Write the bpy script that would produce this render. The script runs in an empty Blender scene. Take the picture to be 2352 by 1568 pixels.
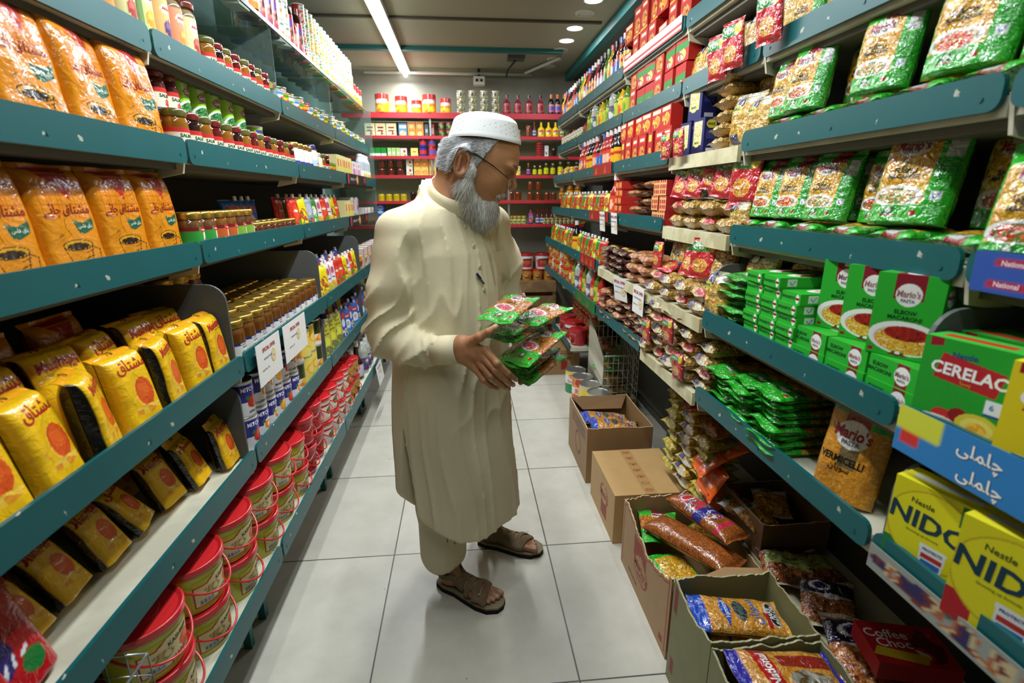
import bpy, math, random
import numpy as np
from mathutils import Matrix, Vector

# ---------------------------------------------------------------- camera, world, lights, exposure
SC = bpy.context.scene
COL = SC.collection
SC.view_settings.view_transform = 'Standard'
SC.view_settings.look = 'None'
SC.view_settings.gamma = 1.0
SC.view_settings.use_curve_mapping = False
SC.view_settings.exposure = 0.0
R = math.radians
PITCH, YAW, CAMH = 0.2744, 0.0921, 1.384
_f = Vector((math.sin(YAW)*math.cos(PITCH), math.cos(YAW)*math.cos(PITCH), -math.sin(PITCH)))
_r = Vector((math.cos(YAW), -math.sin(YAW), 0.0)); _u = _r.cross(_f)
_cr, _sr = math.cos(-0.0034), math.sin(-0.0034)
_r, _u = _cr*_r + _sr*_u, -_sr*_r + _cr*_u
cam = bpy.data.cameras.new('camera'); cam.lens = 18.0; cam.sensor_width = 36.0; cam.clip_start = 0.02
cam.dof.use_dof = True; cam.dof.focus_distance = 1.72; cam.dof.aperture_fstop = 3.6
camo = bpy.data.objects.new('camera', cam); COL.objects.link(camo)
camo.matrix_world = Matrix(((_r.x, _u.x, -_f.x, 0), (_r.y, _u.y, -_f.y, 0), (_r.z, _u.z, -_f.z, CAMH), (0, 0, 0, 1)))
SC.camera = camo
w = bpy.data.worlds.new('world'); SC.world = w; w.use_nodes = True
w.node_tree.nodes['Background'].inputs[0].default_value = (0.75, 0.8, 0.85, 1)
w.node_tree.nodes['Background'].inputs[1].default_value = 0.006
CEIL = 2.50
def area_light(name, x, y, z, sx, sy, power, col=(0.93, 0.97, 1.0)):
    l = bpy.data.lights.new(name, 'AREA'); l.shape = 'RECTANGLE'; l.size = sx; l.size_y = sy
    l.energy = power; l.color = col
    o = bpy.data.objects.new(name, l); COL.objects.link(o); o.location = (x, y, z)
    return o
# the shop's strip lamp over the aisle, and the lamps of the aisle behind the camera
area_light('strip_lamp_light', -0.48, 4.2, CEIL-0.10, 0.06, 1.9, 34)
area_light('strip_lamp_light', -0.05, 1.85, CEIL-0.10, 0.06, 1.5, 42)
area_light('strip_lamp_light', 0.10, 0.25, CEIL-0.10, 0.06, 1.2, 9)

# ---------------------------------------------------------------- helpers
def lin(h):
    h = h.lstrip('#'); c = [int(h[i:i+2], 16)/255 for i in (0, 2, 4)]
    return np.array([x/12.92 if x <= .04045 else ((x+.055)/1.055)**2.4 for x in c])
def _h3(ix, iy, iz, s):
    n = (ix.astype(np.int64)*374761393 + iy.astype(np.int64)*668265263 + iz.astype(np.int64)*1274126177 + s*974634777) & 0xffffffff
    n = ((n ^ (n >> 13))*1274126177) & 0xffffffff
    n = n ^ (n >> 16)
    return (n & 0xffffff)/float(0xffffff)
def noise(x, y, z=0.0, s=0):
    x, y, z = np.broadcast_arrays(np.asarray(x, float), np.asarray(y, float), np.asarray(z, float))
    fx, fy, fz = np.floor(x), np.floor(y), np.floor(z); tx, ty, tz = x-fx, y-fy, z-fz
    tx, ty, tz = [t*t*(3-2*t) for t in (tx, ty, tz)]
    o = 0
    for a in (0, 1):
        for b in (0, 1):
            for c in (0, 1):
                o = o + _h3(fx+a, fy+b, fz+c, s)*(tx if a else 1-tx)*(ty if b else 1-ty)*(tz if c else 1-tz)
    return o
_MAT = {}
def M(kind):
    """product materials: printed colour comes from the mesh, the finish from here"""
    if kind in _MAT: return _MAT[kind]
    m = bpy.data.materials.new(kind); m.use_nodes = True; t = m.node_tree; b = t.nodes['Principled BSDF']
    a = t.nodes.new('ShaderNodeAttribute'); a.attribute_name = 'Col'
    t.links.new(a.outputs['Color'], b.inputs['Base Color'])
    rough, coat, metal, bs, bd, spec = dict(foil=(.24, .6, 0, 38, .0045, .5), film=(.15, 1, 0, 50, .010, .6), card=(.5, .0, 0, 0, 0, .35),
        gloss=(.22, .3, 0, 0, 0, .5), glass=(.06, .6, 0, 0, 0, .6), metal=(.28, 0, .85, 0, 0, .5), matte=(.8, 0, 0, 0, 0, .2),
        cloth=(.75, 0, 0, 420, .0004, .25), skin=(.48, 0, 0, 240, .0009, .4), hair=(.55, 0, 0, 0, 0, .4))[kind]
    b.inputs['Roughness'].default_value = rough; b.inputs['Metallic'].default_value = metal
    b.inputs['Coat Weight'].default_value = coat; b.inputs['Coat Roughness'].default_value = .07
    b.inputs['Specular IOR Level'].default_value = spec
    if bs:
        tc = t.nodes.new('ShaderNodeTexCoord'); n = t.nodes.new('ShaderNodeTexNoise'); n.inputs['Scale'].default_value = bs
        n.inputs['Detail'].default_value = 3; n.inputs['Roughness'].default_value = .55
        if kind in ('foil', 'film'): n.inputs['Distortion'].default_value = 1.2
        bp = t.nodes.new('ShaderNodeBump'); bp.inputs['Distance'].default_value = bd; bp.inputs['Strength'].default_value = .8
        t.links.new(tc.outputs['Object'], n.inputs['Vector']); t.links.new(n.outputs['Fac'], bp.inputs['Height'])
        t.links.new(bp.outputs['Normal'], b.inputs['Normal'])
        if coat: t.links.new(bp.outputs['Normal'], b.inputs['Coat Normal'])
    if kind == 'cloth':
        b.inputs['Sheen Weight'].default_value = .15
    if kind == 'skin':
        b.inputs['Subsurface Weight'].default_value = .06; b.inputs['Subsurface Radius'].default_value = (.01, .004, .002)
    _MAT[kind] = m; return m
def simple(name, col, rough=.5, metal=0, bump=0, bscale=50, col2=None, cscale=6, thr=(.4, .6), detail=3, spec=.4):
    if name in _MAT: return _MAT[name]
    m = bpy.data.materials.new(name); m.use_nodes = True; t = m.node_tree; b = t.nodes['Principled BSDF']
    b.inputs['Base Color'].default_value = (*lin(col), 1); b.inputs['Roughness'].default_value = rough
    b.inputs['Metallic'].default_value = metal; b.inputs['Specular IOR Level'].default_value = spec
    tc = t.nodes.new('ShaderNodeTexCoord')
    if col2:
        n = t.nodes.new('ShaderNodeTexNoise'); n.inputs['Scale'].default_value = cscale; n.inputs['Detail'].default_value = detail
        r = t.nodes.new('ShaderNodeValToRGB'); r.color_ramp.elements[0].position = thr[0]; r.color_ramp.elements[1].position = thr[1]
        r.color_ramp.elements[0].color = (*lin(col), 1); r.color_ramp.elements[1].color = (*lin(col2), 1)
        t.links.new(tc.outputs['Object'], n.inputs['Vector']); t.links.new(n.outputs['Fac'], r.inputs['Fac'])
        t.links.new(r.outputs['Color'], b.inputs['Base Color'])
    if bump:
        n = t.nodes.new('ShaderNodeTexNoise'); n.inputs['Scale'].default_value = bscale
        bp = t.nodes.new('ShaderNodeBump'); bp.inputs['Distance'].default_value = bump
        t.links.new(tc.outputs['Object'], n.inputs['Vector']); t.links.new(n.outputs['Fac'], bp.inputs['Height']); t.links.new(bp.outputs['Normal'], b.inputs['Normal'])
    _MAT[name] = m; return m

class G:
    """gathers vertices, faces and printed colours of one mesh"""
    def __init__(s): s.v = []; s.f = []; s.c = []; s.n = 0
    def add(s, V, F, Cc):
        V = np.asarray(V, float).reshape(-1, 3)
        Cc = np.asarray(Cc, float)
        if Cc.ndim == 1: Cc = np.tile(Cc, (len(V), 1))
        s.v.append(V); s.c.append(Cc)
        s.f += [tuple(i+s.n for i in f) for f in F]; s.n += len(V); return s
    def mesh(s, name, mat, smooth=True):
        V = np.concatenate(s.v); Cc = np.concatenate(s.c)
        me = bpy.data.meshes.new(name)
        L = np.array([len(f) for f in s.f], np.int32); idx = np.fromiter((i for f in s.f for i in f), np.int32, int(L.sum()))
        me.vertices.add(len(V)); me.vertices.foreach_set('co', V.astype(np.float32).ravel())
        me.loops.add(len(idx)); me.loops.foreach_set('vertex_index', idx)
        me.polygons.add(len(L)); me.polygons.foreach_set('loop_start', np.concatenate([[0], np.cumsum(L)[:-1]]).astype(np.int32))
        me.polygons.foreach_set('use_smooth', np.full(len(L), smooth))
        a = me.color_attributes.new('Col', 'FLOAT_COLOR', 'POINT')
        a.data.foreach_set('color', np.concatenate([np.clip(Cc, 0, 1), np.ones((len(Cc), 1))], 1).astype(np.float32).ravel())
        me.materials.append(M(mat) if isinstance(mat, str) else mat)
        me.update(calc_edges=True); me.validate(); return me
def gridf(nu, nv, wrap=False, o=0):
    F = []
    for j in range(nv-1):
        for i in range(nu if wrap else nu-1):
            a = j*nu+i; b = j*nu+(i+1) % nu
            F.append((a+o, b+o, b+nu+o, a+nu+o))
    return F
_TX = {}; BOLD = ("Mario's", 'Breadcrumbs', 'National', 'Mushtaq', '3+', '1+')
def textgeo(s):
    """outline of a word as flat polygons, scaled so that a capital is 1 high, centred"""
    if s in _TX: return _TX[s]
    c = bpy.data.curves.new('word', 'FONT'); c.body = s; c.resolution_u = 2; c.align_x = 'CENTER'; c.offset = .028 if s.isupper() or s in BOLD else .012
    o = bpy.data.objects.new('word', c); COL.objects.link(o); bpy.context.view_layer.update()
    me = bpy.data.meshes.new_from_object(o.evaluated_get(bpy.context.evaluated_depsgraph_get()))
    V = np.array([v.co[:2] for v in me.vertices]) if len(me.vertices) else np.zeros((0, 2))
    F = [tuple(p.vertices) for p in me.polygons]
    bpy.data.objects.remove(o); bpy.data.curves.remove(c); bpy.data.meshes.remove(me)
    if len(V):
        V = V/.70; V[:, 0] -= (V[:, 0].max()+V[:, 0].min())/2; V[:, 1] -= .5
    _TX[s] = (V, F); return _TX[s]
def paint(U, V, W, H, ops, base):
    Cc = np.tile(np.asarray(base, float), (len(U), 1)); X, Y = U*W, V*H
    for op in ops:
        k = op[0]
        if k == 'r': m = (U >= op[1]) & (V >= op[2]) & (U <= op[3]) & (V <= op[4]); Cc[m] = lin(op[5])
        elif k == 'e': m = ((U-op[1])/op[3])**2 + ((V-op[2])/op[4])**2 <= 1; Cc[m] = lin(op[5])
        elif k == 'p':
            P = op[1]; m = np.zeros(len(U), bool)
            for i in range(len(P)):
                (x0, y0), (x1, y1) = P[i], P[i-1]
                if y0 != y1: m ^= ((y0 > V) != (y1 > V)) & (U < (x1-x0)*(V-y0)/(y1-y0)+x0)
            Cc[m] = lin(op[2])
        elif k == 'l':
            x0, y0, x1, y1, wd = op[1]*W, op[2]*H, op[3]*W, op[4]*H, op[5]
            dx, dy = x1-x0, y1-y0; t = np.clip(((X-x0)*dx+(Y-y0)*dy)/(dx*dx+dy*dy+1e-9), 0, 1)
            Cc[np.hypot(X-x0-t*dx, Y-y0-t*dy) < wd/2] = lin(op[6])
        elif k in ('b', 'B'):
            if k == 'b': m = ((U-op[1])/op[3])**2 + ((V-op[2])/op[4])**2 <= 1
            else: m = (U >= op[1]) & (V >= op[2]) & (U <= op[3]) & (V <= op[4])
            cols, fr = op[5], op[6]; n = noise(X*fr, Y*fr, 3.3, len(cols)) + .35*noise(X*fr*2.3, Y*fr*2.3, 7.7, 5)-.17
            idx = np.clip(((n-.2)/.6*len(cols)).astype(int), 0, len(cols)-1); Cc[m] = np.array([lin(c) for c in cols])[idx[m]]
        elif k == 'g':   # fine grid lines
            m = (U >= op[1]) & (V >= op[2]) & (U <= op[3]) & (V <= op[4]); st, wd = op[5], op[6]
            m &= (np.mod(X, st) < wd) | (np.mod(Y, st) < wd); Cc[m] = lin(op[7])
        elif k == 'n': Cc *= (1+op[2]*(noise(X*op[1], Y*op[1], 1.7, 9)-.5))[:, None]
    return Cc
def patch(g, surf, nu, nv, W, H, ops, base, wrap=False, off=.0007):
    """one printed surface: surf(u,v) -> points; flat shapes are printed, words are laid on it"""
    u = np.linspace(0, 1, nu+(1 if wrap else 0))[:nu]; v = np.linspace(0, 1, nv)
    U, V = np.meshgrid(u, v); U, V = U.ravel(), V.ravel()
    g.add(surf(U, V), gridf(nu, nv, wrap), paint(U, V, W, H, ops, base))
    for op in ops:
        if op[0] != 't': continue
        _, s, cx, cy, h, col = op[:6]; rot = op[6] if len(op) > 6 else 0; sh = op[7] if len(op) > 7 else 0; xs = op[8] if len(op) > 8 else 1
        P, F = textgeo(s)
        if not len(P): continue
        x = (P[:, 0]*xs + sh*P[:, 1])*h; y = P[:, 1]*h; ca, sa = math.cos(R(rot)), math.sin(R(rot))
        uu = cx + (x*ca-y*sa)/W; vv = cy + (x*sa+y*ca)/H
        uu, vv = np.clip(uu, .002, .998), np.clip(vv, .002, .998); e = .002
        p = surf(uu, vv); du = surf(uu+e, vv)-p; dv = surf(uu, vv+e)-p
        n = np.cross(du, dv); n /= np.linalg.norm(n, axis=1, keepdims=True)+1e-12
        g.add(p+n*off, F, lin(col))
def lathe(g, prof, nth, ops, base, ns=6, capt=True, capb=True, captc=None, wob=0):
    """prof: (radius, height) pairs from the bottom up"""
    prof = np.array(prof, float); d = np.r_[0, np.cumsum(np.hypot(*np.diff(prof, axis=0).T))]
    H = prof[-1, 1]-prof[0, 1]; t = np.unique(np.r_[d/d[-1], np.linspace(0, 1, ns)])
    rr, zz = np.interp(t, d/d[-1], prof[:, 0]), np.interp(t, d/d[-1], prof[:, 1]); vs = (zz-zz[0])/max(H, 1e-6)
    R0 = prof[:, 0].max()
    u = np.arange(nth)/nth; U = np.tile(u, len(t)); Vv = np.repeat(vs, nth); RR = np.repeat(rr, nth); ZZ = np.repeat(zz, nth)
    a = 2*np.pi*(U-.5)
    g.add(np.c_[RR*np.sin(a), -RR*np.cos(a), ZZ], gridf(nth, len(t), True), paint(U, Vv, 2*np.pi*R0, H, ops, base))
    for on, r, z, top, cc in ((capb, rr[0], zz[0], False, None), (capt, rr[-1], zz[-1], True, captc)):
        if on and r > 1e-4:
            P = np.c_[r*np.sin(2*np.pi*(u-.5)), -r*np.cos(2*np.pi*(u-.5)), np.full(nth, z)]
            c = paint(np.array([.5]), np.array([1.0 if top else 0.0]), 1, 1, ops, base)[0] if cc is None else lin(cc)
            g.add(P, [tuple(range(nth)) if top else tuple(range(nth-1, -1, -1))], c)
    def S(uu, vv):
        zz_ = prof[0, 1]+vv*H; r_ = np.interp(zz_, zz, rr); a_ = 2*np.pi*(uu-.5)
        return np.c_[r_*np.sin(a_), -r_*np.cos(a_), zz_]
    for op in ops:
        if op[0] == 't':
            q = G(); patch(q, S, 2, 2, 2*np.pi*R0, H, [op], base); g.add(q.v[1], [tuple(i-4 for i in f) for f in q.f[1:]], q.c[1])
def boxg(g, x0, y0, z0, x1, y1, z1, col):
    V = [(x0, y0, z0), (x1, y0, z0), (x1, y1, z0), (x0, y1, z0), (x0, y0, z1), (x1, y0, z1), (x1, y1, z1), (x0, y1, z1)]
    for F in ((0, 3, 2, 1), (4, 5, 6, 7), (0, 1, 5, 4), (1, 2, 6, 5), (2, 3, 7, 6), (3, 0, 4, 7)):
        g.add([V[i] for i in F], [(0, 1, 2, 3)], col)
def bbox_mesh(name, x0, y0, z0, x1, y1, z1, mat, bev=0):
    g = G(); boxg(g, x0, y0, z0, x1, y1, z1, (.5, .5, .5)); return g.mesh(name, mat, False)
def tubeg(g, pts, r, n=8, col=(.5, .5, .5), closed=False):
    pts = np.array(pts, float); N = len(pts); rr = np.broadcast_to(r, (N,))
    V = []; up = np.array([0, 0, 1.0])
    for i in range(N):
        a, b = (pts[i-1], pts[(i+1) % N]) if closed else (pts[max(i-1, 0)], pts[min(i+1, N-1)])
        t = b-a; t /= np.linalg.norm(t)+1e-9; s = np.cross(t, up)
        if np.linalg.norm(s) < .05: s = np.cross(t, [1.0, 0, 0])
        s /= np.linalg.norm(s); q = np.cross(s, t)
        for k in range(n):
            an = 2*math.pi*k/n; V.append(pts[i]+rr[i]*(math.cos(an)*s+math.sin(an)*q))
    F = []
    for i in range(N if closed else N-1):
        for k in range(n):
            a = i*n+k; b = i*n+(k+1) % n; c = ((i+1) % N)*n+(k+1) % n; d = ((i+1) % N)*n+k; F.append((a, b, c, d))
    if not closed: F += [tuple(range(n-1, -1, -1)), tuple((N-1)*n+k for k in range(n))]
    g.add(V, F, col)
def link(name, me, parent=None, mat4=None):
    o = bpy.data.objects.new(name, me); COL.objects.link(o)
    if parent: o.parent = parent
    if mat4 is not None: o.matrix_basis = mat4
    return o
def tag(o, label=None, cat=None, group=None, kind=None):
    if label: o['label'] = label
    if cat: o['category'] = cat
    if group: o['group'] = group
    if kind: o['kind'] = kind
    return o
def empty(name, loc=(0, 0, 0)):
    o = bpy.data.objects.new(name, None); COL.objects.link(o); o.location = loc; o.empty_display_size = .05; return o
# ---------------------------------------------------------------- the room
XL, XR, YN, YF = -1.16, 1.20, -2.2, 5.22
def room(name, x0, y0, z0, x1, y1, z1, m):
    return tag(link(name, bbox_mesh(name, x0, y0, z0, x1, y1, z1, m)), kind='structure')
def floor_mat():
    m = bpy.data.materials.new('floor_tiles'); m.use_nodes = True; t = m.node_tree; b = t.nodes['Principled BSDF']
    tc = t.nodes.new('ShaderNodeTexCoord'); mp = t.nodes.new('ShaderNodeMapping')
    T = .62; mp.inputs['Location'].default_value = (.505*T, -2.884*T+T*8, 0)
    mp.inputs['Scale'].default_value = (1/T, 1/T, 1/T)
    mp.inputs['Location'].default_value = (.505+8, -2.884+8, 0)
    br = t.nodes.new('ShaderNodeTexBrick'); br.offset = 0; br.squash = 1
    br.inputs['Scale'].default_value = 1; br.inputs['Brick Width'].default_value = 1; br.inputs['Row Height'].default_value = 1
    br.inputs['Mortar Size'].default_value = .0042; br.inputs['Mortar Smooth'].default_value = .1; br.inputs['Bias'].default_value = 0
    br.inputs['Color1'].default_value = (*lin('cfcdc0'), 1); br.inputs['Color2'].default_value = (*lin('c8c6b9'), 1); br.inputs['Mortar'].default_value = (*lin('56554f'), 1)
    n = t.nodes.new('ShaderNodeTexNoise'); n.inputs['Scale'].default_value = 5; n.inputs['Detail'].default_value = 8; n.inputs['Roughness'].default_value = .65
    r = t.nodes.new('ShaderNodeValToRGB'); r.color_ramp.elements[0].position = .3; r.color_ramp.elements[0].color = (.80, .80, .78, 1); r.color_ramp.elements[1].position = .7; r.color_ramp.elements[1].color = (1, 1, 1, 1)
    mx = t.nodes.new('ShaderNodeMixRGB'); mx.blend_type = 'MULTIPLY'; mx.inputs[0].default_value = 1
    n2 = t.nodes.new('ShaderNodeTexNoise'); n2.inputs['Scale'].default_value = 26; n2.inputs['Detail'].default_value = 2
    r2 = t.nodes.new('ShaderNodeValToRGB'); r2.color_ramp.elements[0].position = .76; r2.color_ramp.elements[0].color = (1, 1, 1, 1); r2.color_ramp.elements[1].position = .80; r2.color_ramp.elements[1].color = (.3, .27, .22, 1)
    mx2 = t.nodes.new('ShaderNodeMixRGB'); mx2.blend_type = 'MULTIPLY'; mx2.inputs[0].default_value = 1
    L = t.links.new
    L(tc.outputs['Object'], mp.inputs['Vector']); L(mp.outputs['Vector'], br.inputs['Vector']); L(tc.outputs['Object'], n.inputs['Vector']); L(n.outputs['Fac'], r.inputs['Fac'])
    L(br.outputs['Color'], mx.inputs[1]); L(r.outputs['Color'], mx.inputs[2]); L(tc.outputs['Object'], n2.inputs['Vector']); L(n2.outputs['Fac'], r2.inputs['Fac'])
    L(mx.outputs['Color'], mx2.inputs[1]); L(r2.outputs['Color'], mx2.inputs[2]); L(mx2.outputs['Color'], b.inputs['Base Color'])
    b.inputs['Roughness'].default_value = .34; b.inputs['Specular IOR Level'].default_value = .35
    bp = t.nodes.new('ShaderNodeBump'); bp.inputs['Distance'].default_value = .001; bp.invert = True
    L(br.outputs['Fac'], bp.inputs['Height']); L(bp.outputs['Normal'], b.inputs['Normal'])
    return m
wallm = simple('plaster', 'a9a894', .85, bump=.001, bscale=30, col2='9a9a88', cscale=3)
backm = simple('back_plaster', '8d8c7e', .85, col2='7b7b70', cscale=2.5, bump=.001)
ceilm = simple('ceiling_paint', '8e8c78', .8, col2='8a8975', cscale=1.6)
darkm = simple('soffit_paint', '4a4b46', .8)
tealp = simple('teal_trim_paint', '1f5f5c', .5)
whitep = simple('white_pipe', 'b9b9b0', .5)
dk = simple('dark_line', '4b4636', .7)
room('floor', XL-.2, YN, -.05, XR+.2, YF+.2, 0, floor_mat())
room('ceiling', XL-.2, YN, CEIL, XR+.2, YF+.2, CEIL+.05, ceilm)
room('wall_left', XL-.1, YN, 0, XL, YF+.1, CEIL, simple('pale_blue_wall', '9fb9b8', .7, col2='93adad'))
room('wall_right', XR, YN, 0, XR+.1, YF+.1, CEIL, darkm)
room('wall_back', XL-.1, YF, 0, XR+.1, YF+.1, CEIL, backm)
room('wall_front', XL-.1, YN-.1, 0, XR+.1, YN, CEIL, wallm)
room('trim_1', XL, 4.42, CEIL-.03, .82, 4.47, CEIL, tealp)
room('trim_2', XL, 3.75, CEIL-.014, .95, 3.775, CEIL, dk)
room('trim_3', .99, 2.0, CEIL-.07, 1.05, YF, CEIL, tealp)
room('trim_4', 1.05, 2.0, CEIL-.06, XR, YF, CEIL, darkm)
def pipe(name, pts, r, m):
    g = G(); tubeg(g, pts, r, 10); return tag(link(name, g.mesh(name, m)), kind='structure')
pipe('trim_5', [(-.84, 5.12, 2.46), (.66, 5.12, 2.46)], .014, whitep)
pipe('trim_6', [(.60, 5.12, 2.47), (.83, 4.62, 2.485)], .012, whitep)
# ceiling lamps
lampm = bpy.data.materials.new('lamp_glow'); lampm.use_nodes = True
_b = lampm.node_tree.nodes['Principled BSDF']; _b.inputs['Emission Color'].default_value = (.85, .93, 1, 1); _b.inputs['Emission Strength'].default_value = 14
offm = simple('lamp_off_glass', 'a8a89c', .4)
def strip_lamp(x, y, ln, label):
    r = tag(empty('strip_lamp', (x, y, CEIL)), label, 'ceiling lamp')
    link('housing', bbox_mesh('housing', -.045, -ln/2, -.035, .045, ln/2, 0, simple('lamp_housing', 'd8dcda', .4)), r)
    g = G(); tubeg(g, [(0, -ln/2+.02, -.05), (0, ln/2-.02, -.05)], .018, 12); link('tube', g.mesh('tube', lampm), r)
    return r
strip_lamp(-.48, 4.2, 2.0, 'long bright strip lamp on the ceiling leading to the back wall')
strip_lamp(-.05, 1.85, 1.5, 'strip lamp overhead above the standing man')
strip_lamp(.10, .25, 1.2, 'strip lamp at the shop entrance end')
def spot(x, y, on, label):
    r = tag(empty('recessed_downlight', (x, y, CEIL)), label, 'ceiling lamp', 'round downlights along the ceiling edge')
    g = G(); lathe(g, [(.052, -.006), (.06, -.006), (.06, 0)], 24, [], lin('c8c8bc'), capt=False, capb=False); link('bezel', g.mesh('bezel', 'matte'), r)
    g = G(); lathe(g, [(.05, -.004), (.001, -.006)], 24, [], lin('c8c8bc'), capt=False, capb=False); 
    g2 = G(); g2.add([(.052*math.sin(a), .052*math.cos(a), -.004) for a in np.linspace(0, 2*math.pi, 25)[:24]], [tuple(range(24))], (1, 1, 1))
    link('lens', g2.mesh('lens', lampm if on else offm), r)
    if on:
        l = area_light('downlight_light', x, y, CEIL-.02, .08, .08, 5); l.data.shape = 'DISK'
for i, (y, on, lb) in enumerate(((2.72, 0, 'unlit round downlight over the green pasta bags'), (3.38, 1, 'lit round downlight highest in view'), (3.60, 0, 'unlit round downlight between two lit ones'), (3.90, 1, 'lit round downlight, middle of the three lit'),
                      (4.19, 1, 'lit round downlight nearer the back wall'), (4.45, 0, 'unlit round downlight, first past the lit ones'), (4.72, 0, 'unlit round downlight, second past the lit ones'), (4.98, 0, 'unlit round downlight beside the back wall'))):
    spot(.80, y, on, lb)
# camera and small fan hanging from the pipe
r = tag(empty('security_camera', (.18, 5.12, 2.44)), 'small white security camera hanging from the ceiling pipe', 'security camera')
link('housing', bbox_mesh('housing', -.05, -.05, -.075, .05, .04, -.01, simple('camera_plastic', 'd6d6ce', .4)), r)
g = G(); tubeg(g, [(0, 0, -.01), (0, 0, .07)], .012, 8, lin('222222')); link('mount', g.mesh('mount', 'matte'), r)
for dx in (-.02, .02):
    g = G(); lathe(g, [(.012, 0), (.012, .006)], 12, [], lin('151515')); o = link('lens', g.mesh('lens', 'glass'), r); o.matrix_basis = Matrix.Translation((dx, -.05, -.043)) @ Matrix.Rotation(R(90), 4, 'X')
r = tag(empty('ceiling_bracket', (.47, 4.66, CEIL)), 'dark bracket with a thin rod hanging under the ceiling', 'bracket')
link('plate', bbox_mesh('plate', -.07, -.05, -.03, .07, .05, 0, darkm), r)
g = G(); tubeg(g, [(0, 0, -.03), (-.06, .05, -.09), (-.07, .12, -.13)], .007, 8, lin('2a2a28')); link('rod', g.mesh('rod', 'matte'), r)

# ---------------------------------------------------------------- shelving
def paint_mat(name, col, scuff):
    m = bpy.data.materials.new(name); m.use_nodes = True; t = m.node_tree; b = t.nodes['Principled BSDF']; L = t.links.new
    tc = t.nodes.new('ShaderNodeTexCoord'); n = t.nodes.new('ShaderNodeTexNoise'); n.inputs['Scale'].default_value = 22; n.inputs['Detail'].default_value = 4
    r = t.nodes.new('ShaderNodeValToRGB'); r.color_ramp.elements[0].position = scuff; r.color_ramp.elements[0].color = (*lin(col), 1); r.color_ramp.elements[1].position = scuff+.012; r.color_ramp.elements[1].color = (*lin('b4b7a6'), 1)
    n2 = t.nodes.new('ShaderNodeTexNoise'); n2.inputs['Scale'].default_value = 7; n2.inputs['Detail'].default_value = 6
    mx = t.nodes.new('ShaderNodeMixRGB'); mx.blend_type = 'MULTIPLY'; mx.inputs[0].default_value = .2
    L(tc.outputs['Object'], n.inputs['Vector']); L(n.outputs['Fac'], r.inputs['Fac']); L(tc.outputs['Object'], n2.inputs['Vector'])
    L(r.outputs['Color'], mx.inputs[1]); L(n2.outputs['Fac'], mx.inputs[2]); L(mx.outputs['Color'], b.inputs['Base Color'])
    b.inputs['Roughness'].default_value = .38; return m
railm = paint_mat('teal_enamel', '075a5d', .70)
boardm = simple('shelf_board_enamel', 'cfcdb8', .45, col2='bdbaa4', cscale=9)
underm = simple('shelf_steel_grey', '5b5a50', .6)
creamm = simple('bare_board_edge', 'cfc9a4', .5, col2='b7ae88', cscale=18)
bracketm = simple('bracket_cream', 'c9c4ae', .5)
panelm = simple('grey_side_panel', '565a5a', .55, col2='4c5050', cscale=4)
def railg(L_, h, thick):
    """upright lip with rounded ends, along +Y from 0 to L_, outer face at x = 0, thickness towards +X"""
    g = G(); r = .018; pts = []
    for cx, cy, a0 in ((r, r, 180), (L_-r, r, 270), (L_-r, h-r, 0), (r, h-r, 90)):
        for k in range(5):
            a = R(a0+k*22.5); pts.append((cx+r*math.cos(a), cy+r*math.sin(a)))
    n = len(pts); c = (.5, .5, .5)
    g.add([(0, p, q) for p, q in pts], [tuple(range(n-1, -1, -1))], c); g.add([(thick, p, q) for p, q in pts], [tuple(range(n))], c)
    g.add([(0, p, q) for p, q in pts]+[(thick, p, q) for p, q in pts], [(i, (i+1) % n, (i+1) % n+n, i+n) for i in range(n)], c)
    # screw heads
    for yy in (.03, L_/2, L_-.03):
        g.add([(-.0015, yy+.004*math.cos(a), h*.35+.004*math.sin(a)) for a in np.linspace(0, 2*math.pi, 9)[:8]], [tuple(range(7, -1, -1))], c)
    return g
SHELF = {}
def shelf(unit, side, x, z, y0, y1, xb, rail=True, h=.062, lvl=''):
    s = 1 if side == 'L' else -1       # s: aisle direction
    g = G(); boxg(g, min(xb, x-s*.012), y0+.004, z-.06, max(xb, x-s*.012), y1-.004, z-.032, (.5,)*3)
    o = link('shelf_board', g.mesh('shelf_board', boardm, False), unit)
    g = G(); boxg(g, min(xb, x-s*.03), y0+.004, z-.075, max(xb, x-s*.03), y1-.004, z-.0605, (.5,)*3); link('board_underside', g.mesh('board_underside', underm, False), unit)
    if rail:
        rl = railg(y1-y0-.012, h, .008)
        o = link('front_rail', rl.mesh('front_rail', railm, False), unit)
        o.matrix_basis = Matrix.Translation((x, y0+.006, z-h)) @ (Matrix.Identity(4) if side == 'R' else Matrix.Diagonal((-1, 1, 1, 1)))
        if side == 'L': o.data.flip_normals()
    else:
        g = G(); boxg(g, min(x, x-s*.0115), y0+.01, z-.075, max(x, x-s*.0115), y1-.01, z-.033, (.5,)*3); link('board_edge', g.mesh('board_edge', creamm, False), unit)
    # tapered bracket tip between bays
    g = G(); xt = x - s*.004
    V = [(xt, 0, -.03), (xt-s*.06, 0, -.03), (xt-s*.09, 0, -.10), (xt-s*.012, 0, -.085)]
    A = [(a, y1-.008, z+c) for a, b, c in V]; B = [(a, y1-.001, z+c) for a, b, c in V]
    g.add(A+B, [(0, 1, 2, 3), (7, 6, 5, 4)]+[(i, i+4, (i+1) % 4+4, (i+1) % 4) for i in range(4)], (.5,)*3)
    link('bracket', g.mesh('bracket', bracketm, False), unit)
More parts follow.
